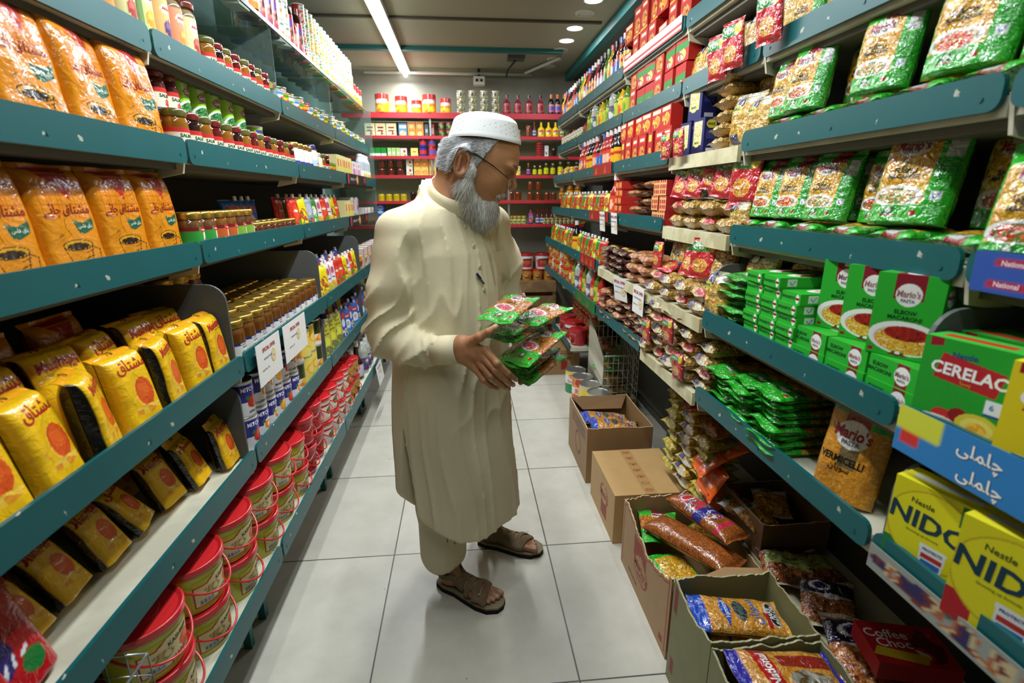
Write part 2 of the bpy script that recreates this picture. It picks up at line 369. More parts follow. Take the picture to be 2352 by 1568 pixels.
def divider(unit, side, x, y, z0, z1, xb):
    s = 1 if side == 'L' else -1; r = .05; xe = x - s*.02
    P = [(xb, z0), (xe, z0)]+[(xe - s*r + s*r*math.cos(a), z1-r+r*math.sin(a)) for a in np.linspace(0, math.pi/2, 7)]+[(xb, z1)]
    n = len(P); g = G()
    g.add([(a, y-.004, b) for a, b in P]+[(a, y+.004, b) for a, b in P], [tuple(range(n)), tuple(range(2*n-1, n-1, -1))]+[(i, i+n, (i+1) % n+n, (i+1) % n) for i in range(n)], (.5,)*3)
    link('side_panel', g.mesh('side_panel', panelm, False), unit)
XBL, XBR = -1.12, 1.16
LS = dict(L1=(-.73, 1.78), L2=(-.69, 1.53), L3=(-.695, 1.275), L4=(-.63, .96), L5=(-.635, .67), LB=(-.60, .335))
RS = dict(R0=(.77, 1.98), R1=(.775, 1.775), R2=(.745, 1.55), R3=(.74, 1.31), R4=(.685, 1.07), R5=(.685, .838))
def unit(side, y0, y1, label, shelves, divs, back):
    u = tag(empty('shelving_unit', (0, 0, 0)), label, 'shelving unit', 'teal edged shelving units')
    xb = XBL if side == 'L' else XBR
    g = G(); boxg(g, xb-.02 if side == 'L' else xb, y0, .1, xb if side == 'L' else xb+.02, y1, 1.72 if side == 'L' else 2.1, (.5,)*3)
    link('back_panel', g.mesh('back_panel', back, False), u)
    for k, (rail) in shelves.items():
        x, z = (LS if side == 'L' else RS).get(k) or RBX[k]; shelf(u, side, x, z, y0, y1, xb, rail, .062 if side == 'L' else .052)
    for k, z1 in divs:
        x, z = (LS if side == 'L' else RS)[k]; divider(u, side, x, y1-.006, z-.03, z1, xb)
    # feet
    for yy in (y0+.06, y1-.06):
        xx = -.72 if side == 'L' else 1.175
        g = G(); boxg(g, xx-.012, yy-.012, 0, xx+.012, yy+.012, .26 if side == 'L' else .05, (.5,)*3); link('foot', g.mesh('foot', tealp, False), u)
    return u
RBX = dict(RB=(.905, .302), RF=(.76, .335))
backpan = simple('unit_back_panel', '3c3d39', .7)
allL = dict(L1=1, L2=1, L3=1, L4=1, L5=1, LB=1)
for y0, y1, lb in ((-.39, .53, 'teal shelving unit at the camera end of the tea packet side'), (.53, 1.45, 'teal shelving unit holding orange tea packets and red lidded buckets'), (1.45, 2.37, 'teal shelving unit holding jam jars and blue fruit cans'),
                   (2.37, 3.29, 'teal shelving unit holding spouted pouches beyond the fruit cans'), (3.29, 4.42, 'teal shelving unit of the tea side touching the back wall')):
    unit('L', y0, y1, lb, allL, (('L4', 1.16), ('L5', .87)) if y1 < 4 else (), backpan)
R_ = [(.0, .70, 'teal shelving unit with baby cereal and milk powder boxes', dict(R0=1, R1=1, R2=1, R3=1, R4=1, R5=1, RB=0), (('R4', 1.22), ('R5', .96))),
      (.70, 1.40, 'teal shelving unit with green pasta bags and macaroni boxes', dict(R0=1, R1=1, R2=1, R3=1, R4=1, R5=1, RB=0), (('R4', 1.2),)),
      (1.40, 1.90, 'shelving unit with bagged noodles on bare cream board edges', dict(R0=1, R1=1, R2=0, R3=0, R4=0, R5=0, RB=0), ()),
      (1.90, 2.60, 'teal shelving unit with red spice boxes', dict(R0=1, R1=1, R2=1, R3=1, R4=0, R5=1), ()),
      (2.60, 3.60, 'teal shelving unit with sauce bottles and a red promotion strip', dict(R0=1, R1=1, R2=1, R3=1, R4=1, R5=1), ()),
      (3.60, 4.35, 'teal shelving unit of the pasta side beside the back shelves', dict(R0=1, R1=1, R2=1, R3=1, R4=1, R5=1, RF=1), ())]
for y0, y1, lb, sh, dv in R_: unit('R', y0, y1, lb, sh, dv, backpan)
# glass shelf above the tea side
glassm = bpy.data.materials.new('shelf_glass'); glassm.use_nodes = True; _b = glassm.node_tree.nodes['Principled BSDF']
_b.inputs['Base Color'].default_value = (.55, .70, .66, 1); _b.inputs['Roughness'].default_value = .04; _b.inputs['Transmission Weight'].default_value = .9; _b.inputs['IOR'].default_value = 1.2
GLZ = 2.05
gs = tag(empty('glass_shelf', (0, 0, 0)), 'long glass shelf high above the jars on the tea side', 'glass shelf')
link('pane', bbox_mesh('pane', -1.12, 1.0, GLZ-.008, -.745, 4.6, GLZ, glassm), gs)
link('front_edge', bbox_mesh('front_edge', -.745, 1.0, GLZ-.012, -.738, 4.6, GLZ+.003, simple('glass_edge', '39443f', .3)), gs)
for yy in (1.46, 2.38, 3.3):
    link('support', bbox_mesh('support', -1.1, yy-.004, 1.765, -.745, yy+.004, GLZ-.012, glassm), gs)
for y, (z0, z1) in ((4.45, (1.15, 2.03)),):
    ep = link('end_panel', bbox_mesh('end_panel', -1.1, 4.43, 1.15, -.70, 4.438, GLZ-.014, glassm), gs)
# back shelves (red)
redm = simple('red_enamel', 'b32430', .4)
BZ = [2.085, 1.90, 1.735, 1.575, 1.357, 1.145]; BY = 4.80
u = tag(empty('back_shelving', (0, 0, 0)), 'red edged wall shelves along the back of the shop', 'shelving unit')
link('back_board', bbox_mesh('back_board', -1.1, 5.19, 1.1, 1.15, 5.215, 2.06, simple('cream_back_board', 'b5b193', .7)), u)
for i, z in enumerate(BZ):
    link('shelf_board', bbox_mesh('shelf_board', -1.0, BY+.012, z-.022, 1.12, 5.188, z-.002, boardm), u)
    link('front_edge', bbox_mesh('front_edge', -1.0, BY, z-(.045 if i == 0 else .026), 1.12, BY+.011, z, redm), u)
for x in (-.03-.23, .42):
    link('post', bbox_mesh('post', x-.008, BY+.02, 1.15, x+.008, BY+.035, 2.04, simple('post_steel', '8f938f', .35, .6)), u)
# ---------------------------------------------------------------- product shapes
PR = {}
def reg(key, name, cat, root, parts=()):
    PR[key] = (name, cat, root, list(parts)); return key
def bagmesh(name, w, h, d, ops, base, back=None, mat='foil', nu=36, nv=48, st=.05, sb=.05, flat=False, boxy=4, wr=.0016, wf=34, lump=0, lf=45, gus=None, topfold=0, ops_back=(), fin=0, seed=0, seal=None, narrow=.05):
    """a filled bag standing on its lower edge: printed front towards -Y, seals above and below"""
    base = lin(base); back = base if back is None else lin(back)
    def thick(u, v):
        a = np.abs(2*u-1); S = np.sqrt(np.clip(1-a**boxy, 0, 1))
        t = np.clip((v-(0 if flat else sb))/(1-st-(0 if flat else sb)), 0, 1)
        T = np.sqrt(np.clip(1-(np.clip(2*t-1, 0, 1)**5 if flat else np.abs(2*t-1)**5), 0, 1))*(1-.22*t if flat else 1)
        ins = (v > (0 if flat else sb)) & (v < 1-st)
        return np.where(ins, S*T, 0), np.where(ins, T, 0)
    def S(sg):
        def f(u, v):
            th, T = thick(u, v); a = (2*u-1)*sg
            x = a*w/2*(1-narrow*T); z = v*h
            n = wr*(noise(x*wf, z*wf*.8, sg+seed, 3)-.5)*2*np.minimum(th*3, 1)
            if lump: n = n + lump*(noise(x*lf, z*lf, sg*2+seed, 4)-.35)*np.minimum(th*2.5, 1)
            y = -sg*(.0009+d/2*th) - sg*n
            e = (v > 1-st) | ((v < sb) & (not flat))
            y = y + np.where(e, .004*np.sin(x*60+seed)*np.minimum(np.abs(v-np.where(v > .5, 1-st, sb))/max(st, .01), 1), 0)
            if topfold:
                k = np.clip((v-1+st*1.3)/(st*1.3), 0, 1); y = y + topfold*k; z = z-abs(topfold)*.55*k*k
            if fin: y = y + fin*np.sin(np.pi*v)*.5
            return np.c_[x, y, z]
        return f
    g = G(); oo = list(ops)
    if gus: oo = [o for o in oo] + [('r', 0, 0, .035, 1-st, gus), ('r', .965, 0, 1, 1-st, gus)]
    if seal: oo = oo + [('r', 0, 1-st, 1, 1, seal)] + ([] if flat else [('r', 0, 0, 1, sb, seal)])
    patch(g, S(1), nu, nv, w, h, oo, base, off=.0009); patch(g, S(-1), max(nu//2, 10), max(nv//2, 12), w, h, list(ops_back) + ([('r', 0, 0, .06, 1, gus), ('r', .94, 0, 1, 1, gus)] if gus else []), back)
    if flat:   # bottom
        k = np.linspace(0, 1, nu); a = S(1)(k, k*0); b = S(-1)(1-k, k*0); g.add(np.r_[a, b], [(i, i+nu, i+nu+1, i+1) for i in range(nu-1)], back)
    return g.mesh(name, mat)
def boxmesh(name, w, d, h, front, base, side=None, sideops=(), top=None, topops=(), res=70, mat='card'):
    base = lin(base); side = base if side is None else lin(side); top = base if top is None else lin(top); g = G()
    q = lambda L_: max(2, int(L_*res*10))
    has = lambda o: any(k[0] != 't' for k in o)
    def P(f, W_, H_, ops, c): n = (q(W_), q(H_)) if has(ops) else (2, 2); patch(g, f, n[0], n[1], W_, H_, ops, c, off=.0005)
    x, y = w/2, d
    P(lambda u, v: np.c_[(u-.5)*w, u*0, v*h], w, h, list(front), base)
    P(lambda u, v: np.c_[u*0+x, u*d, v*h], d, h, list(sideops), side)
    P(lambda u, v: np.c_[u*0-x, (1-u)*d, v*h], d, h, list(sideops), side)
    P(lambda u, v: np.c_[(.5-u)*w, u*0+d, v*h], w, h, [], side)
    P(lambda u, v: np.c_[(u-.5)*w, v*d, u*0+h], w, d, list(topops), top)
    P(lambda u, v: np.c_[(u-.5)*w, (1-v)*d, u*0], w, d, [], side)
    return g.mesh(name, mat, False)
def lathemesh(name, prof, ops=(), base='888888', mat='gloss', nth=28, ns=10, **k):
    g = G(); lathe(g, prof, nth, list(ops), lin(base), ns, **k); return g.mesh(name, mat)
def jar(key, r, h, lid, glass, lab, labops, z0=.18, z1=.62, name='jam_jar', cat='jar', hex_=0, nth=26, lidh=.14, matg='glass', neck=.86):
    lh = h*lidh; hb = h-lh
    body = [(r*.9, 0), (r, h*.03), (r, hb*.80), (r*.97, hb*.86), (r*neck, hb*.95), (r*neck, hb)]
    root = lathemesh(name, body, [], glass, matg, nth=hex_ or nth)
    L_ = lathemesh('lid', [(r*neck+.003, hb-.004), (r*neck+.004, hb), (r*neck+.004, h-.002), (r*neck+.001, h)], [], lid, 'metal' if lid in ('c8a24a', 'd0ab55') else 'gloss', nth=nth, ns=3)
    lb = lathemesh('label', [(r+.0006, hb*z0), (r+.0006, hb*z1)], labops, lab, 'card', nth=48, ns=22, capt=False, capb=False)
    return reg(key, name, cat, root, [('lid', L_), ('label', lb)])
def fruit(cx, cy, c1, c2, s=.1, k=1.0):
    return [('e', cx, cy, s, s*k*1.3, c1), ('e', cx-.02, cy+.03, s*.45, s*k*.6, c2)]
def can(key, r, h, base, ops, top='b9bbb6', name='food_can', cat='can', rim=1, nth=44, ns=26, lidname='lid'):
    root = lathemesh(name, [(r, 0), (r, h-.004)] if not rim else [(r*.98, 0), (r, .003), (r, h-.005)], ops, base, 'gloss', nth=nth, ns=ns)
    g = G(); lathe(g, [(r*.995, h-.006), (r+.0012, h-.003), (r+.0012, h), (r*.93, h), (r*.92, h-.004)], nth, [], lin(top), 5, capb=False)
    return reg(key, name, cat, root, [(lidname, g.mesh(lidname, 'metal' if top == 'b9bbb6' else 'gloss'))])
def bottle(key, r, h, col, cap, lab, labops, neck=.32, sh=.55, z0=.12, z1=.5, capc=.12, name='sauce_bottle', cat='bottle', nth=18, small=False, mat='glass', waist=0):
    rn = r*neck; hc = h*(1-capc)
    pr = [(r*.92, 0), (r, h*.02), (r*(1-waist), h*.3), (r, h*sh), (r*.8, h*(sh+.07)), (rn*1.15, h*(sh+.18)), (rn, hc)] if sh < .75 else [(r*.92, 0), (r, h*.02), (r*(1-waist), h*.4), (r, h*sh), (r*.75, h*(sh+.06)), (rn, min(h*(sh+.1), hc-.001)), (rn, hc)]
    g = G(); lathe(g, pr, nth, [], lin(col), 12, capt=True)
    if small:
        lathe(g, [(r+.0008, h*z0), (r+.0008, h*z1)], 24, labops, lin(lab), 12, capt=False, capb=False); lathe(g, [(rn*1.25, hc-.002), (rn*1.25, h)], 12, [], lin(cap), 3)
        return reg(key, name, cat, g.mesh(name, 'gloss'))
    root = g.mesh(name, mat)
    lb = lathemesh('label', [(r+.0008, h*z0), (r+.0008, h*z1)], labops, lab, 'card', nth=40, ns=20, capt=False, capb=False)
    cp = lathemesh('cap', [(rn*1.25, hc-.002), (rn*1.25, h*.99), (rn*1.1, h)], [], cap, 'gloss', nth=16, ns=3)
    return reg(key, name, cat, root, [('label', lb), ('cap', cp)])
def carton(key, w, d, h, base, front, name='food_box', cat='box', **k): return reg(key, name, cat, boxmesh(name, w, d, h, front, base, **k))
def bag(key, name, cat, parts=(), **k): return reg(key, name, cat, bagmesh(name, **k), parts)

# ---- placing and labelling
ITEMS = []; BOT = {}
ROT = dict(L=R(90), R=R(-90), B=0.0)
def place(key, x, y, z, side='B', yaw=0, rx=0, ry=0, desc='', where='', group=None, sc=1, pre=None, full=True, order=None):
    name, cat, me, parts = PR[key]
    if -46 < rx < 46 and (rx or ry):     # a leaning thing still rests on its lowest edge
        if key not in BOT: BOT[key] = np.array([v.co for v in me.vertices if v.co.z < .02])
        q = BOT[key]; b_ = q[:, 0]*math.cos(R(ry))+q[:, 2]*math.sin(R(ry)); c_ = -q[:, 0]*math.sin(R(ry))+q[:, 2]*math.cos(R(ry))
        z -= sc*min(0, float((q[:, 1]*math.sin(R(rx))+c_*math.cos(R(rx))).min()))
    m = Matrix.Translation((x, y, z)) @ Matrix.Rotation(ROT[side]+R(yaw), 4, 'Z') @ Matrix.Rotation(R(rx), 4, 'X') @ Matrix.Rotation(R(ry), 4, 'Y') @ Matrix.Scale(sc, 4)
    o = link(name, me, None, m)
    if full:
        for p in parts:
            c = link(p[0], p[1], o)
            for s in (p[2] if len(p) > 2 else ()): link(s[0], s[1], c)
    o['category'] = cat; ITEMS.append((o, desc, where, group, (order if order is not None else (x if side == 'B' else y)), side)); return o
RNG = random.Random(7)
def J(a): return RNG.uniform(-a, a)
def levelxz(side, lvl):
    return (LS.get(lvl) or (-.745, GLZ+.031)) if side == 'L' else (RS.get(lvl) or RBX[lvl])
LVL = dict(LG='on the glass shelf', L1='on the slim bottle shelf', L2='on the green tub shelf', L3='on the lower orange tea shelf', L4='on the marmalade shelf', L5='on the blue can shelf', LB='on the bucket shelf',
           R0='on the topmost pasta-side shelf', R1='on the second pasta-side shelf', R2='on the third pasta-side shelf', R3='on the fourth pasta-side shelf', R4='on the macaroni shelf', R5='on the green packet shelf', RB='on the low board', RF='on the far low shelf')
LAY = ['', 'second up ', 'third up ', 'fourth up ', 'fifth up ', 'sixth up ', 'seventh up ', 'eighth up ']
def row(side, lvl, keys, y0, pitch, n, rows=1, rg=.1, layers=1, lh=.1, inset=.015, desc='', jit=.003, rx=0, yaw=0, full=True, dz=0, w2='', jy=6, skip=0, lean=0):
    """items standing along a shelf; keys may cycle; rows go back from the lip, layers go up"""
    xs, zs = levelxz(side, lvl); s = 1 if side == 'L' else -1
    if isinstance(keys, str): keys = [keys]
    if isinstance(desc, str): desc = [desc]*len(keys)
    for r_ in range(rows):
        for l in range(layers):
            for i in range(n):
                if skip and RNG.random() < skip and l == layers-1: continue
                k = (i+r_) % len(keys) if len(keys) > 1 else 0
                wh = (('second row ' if r_ == 1 else 'third row ' if r_ == 2 else 'fourth row ' if r_ else '') + (LAY[l] if layers > 1 else '') + (w2+' ' if w2 else '') + LVL[lvl])
                place(keys[k], xs - s*(inset+r_*rg) + J(jit), y0+i*pitch+J(jit), zs-.0315+dz+l*lh, side, yaw+J(jy), rx+J(1) if rx not in (0,) else 0, 0, desc[k], wh, full=full)
ORD = 'first second third fourth fifth sixth seventh eighth ninth tenth eleventh twelfth thirteenth fourteenth fifteenth sixteenth seventeenth eighteenth nineteenth twentieth'.split()
def ordw(i):
    return ORD[i] if i < 20 else 'twenty-'+ORD[i-20] if i < 29 else 'thirtieth' if i == 29 else 'thirty-'+ORD[i-30] if i < 39 else 'fortieth' if i == 39 else 'forty-'+ORD[i-40]
def finish_labels():
    by = {}
    for it in ITEMS: by.setdefault((it[1], it[2]), []).append(it)
    for (d, wh), L_ in by.items():
        L_.sort(key=lambda t: t[4])
        for i, (o, _, _, g, _, side) in enumerate(L_):
            if len(L_) == 1: lb = f"{d} {wh}".strip()
            else:
                end = 'from the tea side' if side == 'B' else 'from the camera end'
                lb = f"{d}, {ordw(i)} {end}, {wh}"
                for a, b in (('from the camera end', 'from camera'), (' on the ', ' on '), (' in the ', ' in '), (' with ', ', ')):
                    if len(lb.split()) > 16: lb = lb.replace(a, b)
                if len(lb.split()) > 16: lb = lb.replace('pasta-side shelf', 'pasta shelf').replace('in the far group, ', '').replace('second row second up', 'behind, second up')
                if len(lb.split()) > 16: print('LONG', lb)
                o['group'] = g or f"{d}s {wh}"
            o['label'] = ' '.join(lb.split())
            if len(o['label'].split()) > 16: print('LONG1', o['label'])
# ---------------------------------------------------------------- the products
# Urdu words in joined letter shapes, in the order they are seen
CHAI = '\uFBAF\uFE8B\uFE8E\uFB7C \uFED5\uFE8E\uFE98\uFEB8\uFEE3'; MUSH = '\uFED5\uFE8E\uFE98\uFEB8\uFEE3'; FLAG = '\uFEB2\uFE8E\uFED3 \uFED5\uFE8E\uFE98'
# orange tea packet (tall, glossy): triangle, fine grid, name, flag and cup
tea = [('p', [(.16, .97), (.84, .97), (.60, .66)], 'b3241f'), ('g', .10, .50, .90, .82, .0085, .0011, 'c05a14'), ('l', .12, .90, .88, .90, .0012, 'd98a1e'), ('l', .12, .84, .88, .84, .0012, 'd98a1e'), ('n', 26, .10),
       ('t', CHAI, .50, .585, .017, '8d1414', 0, .1), ('p', [(.55, .48), (.70, .455), (.88, .50), (.86, .40), (.70, .355), (.60, .36)], '0f5b41'), ('t', FLAG, .72, .425, .0065, 'dfe8dc'),
       ('l', .42, .50, .40, .42, .0018, '26160c'), ('l', .40, .42, .47, .33, .0018, '26160c'), ('t', '\uFEE1\uFE8E\uFED4\uFB90', .28, .36, .005, '6a5410'),
       ('e', .50, .255, .245, .052, '2a1608'), ('e', .50, .257, .225, .042, 'd49a12'), ('e', .50, .247, .185, .03, '140b06'),
       ('l', .27, .235, .34, .08, .0022, '2a1608'), ('l', .34, .08, .50, .04, .0022, '2a1608'), ('l', .72, .235, .66, .10, .0026, '2a1608'), ('l', .66, .10, .50, .04, .0022, '2a1608'),
       ('l', .73, .23, .84, .20, .002, '2a1608'), ('l', .84, .20, .80, .10, .002, '2a1608'), ('l', .80, .10, .67, .11, .002, '2a1608'), ('l', .60, .18, .72, .20, .0016, '2a1608'), ('l', .58, .13, .70, .15, .0016, '2a1608'),
       ('l', .22, .03, .78, .03, .002, '2a1608')]
bag('tea', 'tea_packet', 'tea packet', w=.150, h=.205, d=.062, ops=tea, base='da880b', back='d47f0e', flat=True, boxy=9, wr=.0035, wf=26, st=.06, nu=84, nv=110, topfold=.004)
bag('tea2', 'tea_packet', 'tea packet', w=.165, h=.232, d=.066, ops=tea + [('r', 0, .945, 1, 1, 'e58f1a'), ('e', .5, .965, .12, .006, '5a3b0a')], base='da880b', back='d47f0e', flat=True, boxy=9, wr=.005, wf=22, st=.085, nu=84, nv=110, topfold=.01)
# yellow tea packet with black side gusset
def tea_y(urdu): 
    o = [('n', 22, .12), ('r', 0, .90, 1, 1, 'f0a51c'), ('e', .60, .40, .235, .19, 'f2b73a'), ('e', .62, .41, .215, .175, 'd9531a'), ('e', .60, .44, .13, .10, 'e2621f'), ('b', .55, .20, .30, .05, ['f0b62a', 'f2c63c', 'e8962a'], 40), ('l', .3, .24, .9, .22, .003, 'f4cd55'),
         ('t', '70', .5, .95, .013, '5d5320')]
    return o + ([('t', MUSH, .55, .77, .022, 'b3202a'), ('l', .33, .71, .82, .735, .0014, 'b3202a')] if urdu else [('t', 'Mushtaq', .52, .765, .017, 'b3202a', 4, .25), ('t', 'Tea', .74, .695, .0075, 'b3202a', 0, .2), ('t', 'Quality', .52, .69, .004, '6b5a20')])
for k, u_ in (('teay', 0), ('teau', 1)):
    bag(k, 'tea_packet', 'tea packet', w=.108, h=.172, d=.062, ops=tea_y(u_), base='f0bd17', back='eab313', flat=True, boxy=7, gus='e3a812' if u_ else '16110d', wr=.0025, wf=30, st=.10, nu=60, nv=84, topfold=.02)
    bag(k+'s', 'tea_packet', 'tea packet', w=.092, h=.150, d=.046, ops=tea_y(u_), base='eeb616', back='e8ac10', flat=True, boxy=7, gus='16110d', wr=.0025, wf=30, st=.15, nu=50, nv=70, topfold=.008)
# jars
def salman(fr1, fr2): return [('r', 0, .78, 1, 1, 'c22a22'), ('r', 0, 0, 1, .10, '2f5fae'), ('t', 'SALMAN', .5, .66, .0085, '1c5a30'), ('e', .5, .33, .055, .20, fr1), ('e', .47, .38, .02, .08, fr2), ('e', .545, .45, .022, .07, '2c6a2c')]
for k, g_, a, b_ in (('sal_o', '8a5a1a', 'e8871a', 'f4b04a'), ('sal_d', '2a1412', '33203a', '5b4a6a'), ('sal_r', '5a1414', 'b0302a', 'e0685a')):
    jar(k, .030, .105, '6b1f1a' if k != 'sal_o' else '5a5a2a', g_, 'e9e3cc', salman(a, b_), z0=.06, z1=.66)
jar('sal_big', .043, .15, '6b1f1a', '7a5a1c', 'e6e4d6', salman('e8871a', 'f4b04a'), z0=.10, z1=.72)
for k, c1, c2, lab in (('jb_a', 'a12a22', 'd96a5a', 'd8e0a0'), ('jb_b', 'd9952a', 'f0c04a', 'cfdc8a'), ('jb_c', '4a2a5a', '7a5a8a', 'e0b070'), ('jb_d', 'd9862a', 'f0b05a', 'e0906a')):
    bottle(k, .029, .165, '8a7a5a', '6a2a1a', lab, [('e', .5, .80, .11, .09, 'f2e8d8'), ('t', 'AKBAR', .5, .80, .007, 'b0202a'), ('e', .5, .38, .09, .20, c1), ('e', .47, .45, .035, .08, c2)], neck=.80, sh=.80, z0=.06, z1=.74, capc=.10, name='juice_bottle', cat='bottle', nth=22)
for k, g_, lab, a in (('nat_g', '6b4a2a', '2f9a3a', 'b0203a'), ('nat_o', '7a4a1a', 'c05a22', 'e88a2a'), ('nat_m', '5a3a22', '7aa83a', 'c0302a')):
    jar(k, .033, .105, 'c8a24a', g_, 'e8e8dc', [('r', 0, 0, .52, 1, lab), ('r', .46, .80, .60, 1, 'c0202a'), ('t', 'National', .53, .89, .0045, 'f0f0e8'), ('e', .56, .30, .045, .24, a), ('e', .53, .35, .015, .08, 'f2e0c0'), ('r', 0, .84, .44, 1, '7a1420')], z0=.04, z1=.72)
mit = lambda c1, c2, t_: [('r', 0, .84, 1, 1, '2b2f78'), ('t', "MITCHELL'S", .5, .92, .0052, 'f0f0ee'), ('t', 'GOLDEN', .5, .73, .0045, '2b2f78'), ('e', .55, .32, .05, .24, c1), ('e', .525, .37, .018, .09, c2), ('e', .455, .40, .02, .08, '2f7a35')]
jar('mit', .0365, .118, 'c8a24a', '6a3f14', 'e9e7e0', mit('e0a020', 'f3cd60', ''), z0=.05, z1=.52)
jar('mit_o', .0365, .118, 'c8a24a', '5a2a10', 'e9e7e0', mit('e87a1a', 'f6b060', ''), z0=.05, z1=.60)
jar('mit_r', .031, .100, 'c8a24a', '3a0d12', 'e9e7e0', mit('e0a020', 'f3cd60', ''), z0=.05, z1=.60)
jar('low_jar', .030, .058, 'c8a24a', '5a2a14', 'd8c4a0', [('e', .5, .4, .1, .3, 'a05a2a')], z0=.05, z1=.5)
jar('mayo', .031, .118, 'c8a24a', 'e8e6da', '3a3f9a', [('t', 'MAYO', .5, .7, .006, 'e8e8f0'), ('b', .5, .25, .3, .2, ['c8c8d8', '8a90b8'], 60)], z0=.02, z1=.42, matg='gloss')
jar('mayo_w', .036, .135, '3a3a78', 'e8e8e2', 'b8cfe2', [('e', .5, .35, .12, .25, 'e0a040'), ('t', 'MAYO', .5, .72, .006, 'c03030')], z0=.05, z1=.55, matg='gloss', neck=.62)
jar('mayo_y', .030, .105, 'c8c2a0', 'e6e4cc', 'dfe0a8', [('e', .5, .45, .12, .3, 'c04030')], z0=.05, z1=.55, matg='gloss', neck=.62)
jar('nut', .040, .105, 'e8e8e4', '3a2012', 'e6e6ea', [('t', 'nutella', .5, .62, .014, 'c8201f', 0, 0, .9), ('e', .5, .20, .10, .14, '8a5a30'), ('r', .28, .7, .36, 1, '3a70c0')], z0=.12, z1=.75, neck=.78)
jar('olive', .030, .115, 'c04a1a', '6a2a14', 'c83a28', [('e', .5, .6, .14, .22, '3a58b8'), ('e', .5, .2, .14, .16, 'e0b060')], z0=.1, z1=.75)
jar('pick', .030, .115, '4a4a3a', '3a3a20', '8a8a3a', [('e', .5, .6, .14, .2, '3a58b8'), ('e', .5, .2, .14, .2, '5a7a3a')], z0=.1, z1=.75)
jar('hny', .030, .09, '4a2214', '6a2c0c', 'd8c88a', [('e', .5, .5, .13, .32, 'e0b43a'), ('e', .5, .45, .05, .16, '5a3a1a')], z0=.12, z1=.82)
jar('cof', .026, .09, 'a81f2a', '2a140c', '3a2016', [('r', .3, .3, .7, .7, 'c9a25a')], z0=.1, z1=.8)
jar('cofg', .026, .115, 'c8a24a', '1c120c', '2a1a10', [('r', .32, .2, .68, .5, 'b08a3a')], z0=.1, z1=.8)
jar('yj', .028, .070, 'e0b020', 'b8a010', 'd8c81a', [('e', .5, .5, .14, .34, 'e8e0d0')], z0=.1, z1=.8)
jar('rj', .028, .065, '8a7a6a', '5a2014', 'c8302a', [('e', .5, .35, .16, .35, 'e8b060'), ('e', .5, .35, .1, .22, 'c03020')], z0=.1, z1=.86)
# tubs and cans
can('tub', .0415, .118, '8fc326', [('r', 0, 0, 1, .40, '6aa84a'), ('n', 30, .2), ('e', .5, .22, .17, .24, 'eef0ea'), ('b', .5, .23, .14, .19, ['1f6a35', '2f8a45', '57a85a', '1a4a2a'], 260), ('r', .40, .86, .62, .94, '4a3f98'), ('e', .5, .66, .085, .12, '7a2a22'), ('t', 'Garden', .5, .66, .0105, 'f2f0e6', 0, .15, .8), ('r', .43, .50, .57, .54, '2f9a3a')], top='e9ecea', name='pea_tub', cat='tub', nth=72, ns=50, lidname='rim')
def mitcan(key, lab, c1, c2):
    can(key, .0385, .112, 'e9e9ea', [('r', 0, .46, 1, .94, '312e8c'), ('p', [(0, .46), (.25, .40), (.5, .46), (.5, .50), (0, .5)], '312e8c'), ('t', "MITCHELL'S", .5, .80, .0125, 'f1f1f4', 0, 0, .82), ('e', .5, .42, .10, .19, c1), ('e', .5, .42, .078, .15, c2), ('e', .5, .42, .03, .05, c1), ('e', .42, .55, .03, .06, '2f7a35'), ('t', lab, .5, .14, .0068, '2b2b6a')], name='fruit_can', cat='can', nth=60, ns=44)
mitcan('mc_o', 'GOLDEN MARMALADE', 'f0f0e4', 'ef8d1a'); mitcan('mc_a', 'APPLE JAM', 'b0241e', 'd0382a'); mitcan('mc_m', 'MIXED FRUIT', 'e8921c', 'f0b438'); mitcan('mc_s', 'STRAWBERRY', 'c0281f', 'd8402f')
can('fc_p', .041, .115, 'e4e2d8', [('r', 0, .46, .40, 1, '2a3a1c'), ('r', .40, .46, 1, 1, '34461e'), ('r', .52, .80, .66, .95, 'c8202a'), ('t', 'Delma', .59, .88, .005, 'f2f2ee'), ('e', .5, .30, .10, .17, 'f0a020'), ('e', .5, .30, .07, .12, 'f8c050'), ('e', .41, .24, .05, .08, 'e8881a'), ('t', 'Oranges', .5, .08, .004, '444')] if False else [('r', 0, .46, 1, 1, '2f3f1c'), ('r', .52, .80, .66, .95, 'c8202a'), ('e', .5, .30, .10, .17, 'f0a020'), ('e', .5, .30, .07, .12, 'f8c050'), ('e', .41, .24, .05, .08, 'e8881a')], name='fruit_can', cat='can')
can('fc_y', .041, .115, 'e8d86a', [('n', 60, .1), ('e', .5, .55, .14, .24, 'e8b422'), ('e', .5, .55, .10, .17, 'f3d470'), ('e', .60, .25, .07, .12, 'e3a81c')], name='pineapple_can', cat='can')
can('bl', .050, .155, '2a6fae', [('r', 0, .70, 1, 1, '2f7a4a'), ('e', .5, .25, .16, .18, 'e08a2a'), ('r', .4, .8, .62, .92, '4a4aa0')], name='large_can', cat='can')
can('ye', .040, .14, 'e3c41e', [('r', .40, .74, .60, .95, 'c8302a'), ('e', .45, .4, .06, .3, 'f3e05a'), ('e', .56, .36, .06, .3, 'f0d838'), ('r', 0, 0, 1, .05, '3a8a2a')], name='food_can', cat='can', nth=26, ns=16)
can('gr', .050, .145, '2a7a35', [('r', .40, .84, .62, .98, 'd8a0a0'), ('b', .52, .35, .16, .3, ['e8b422', 'd84a2a', 'f0f0e4', 'e08a2a'], 90)], name='large_can', cat='can')
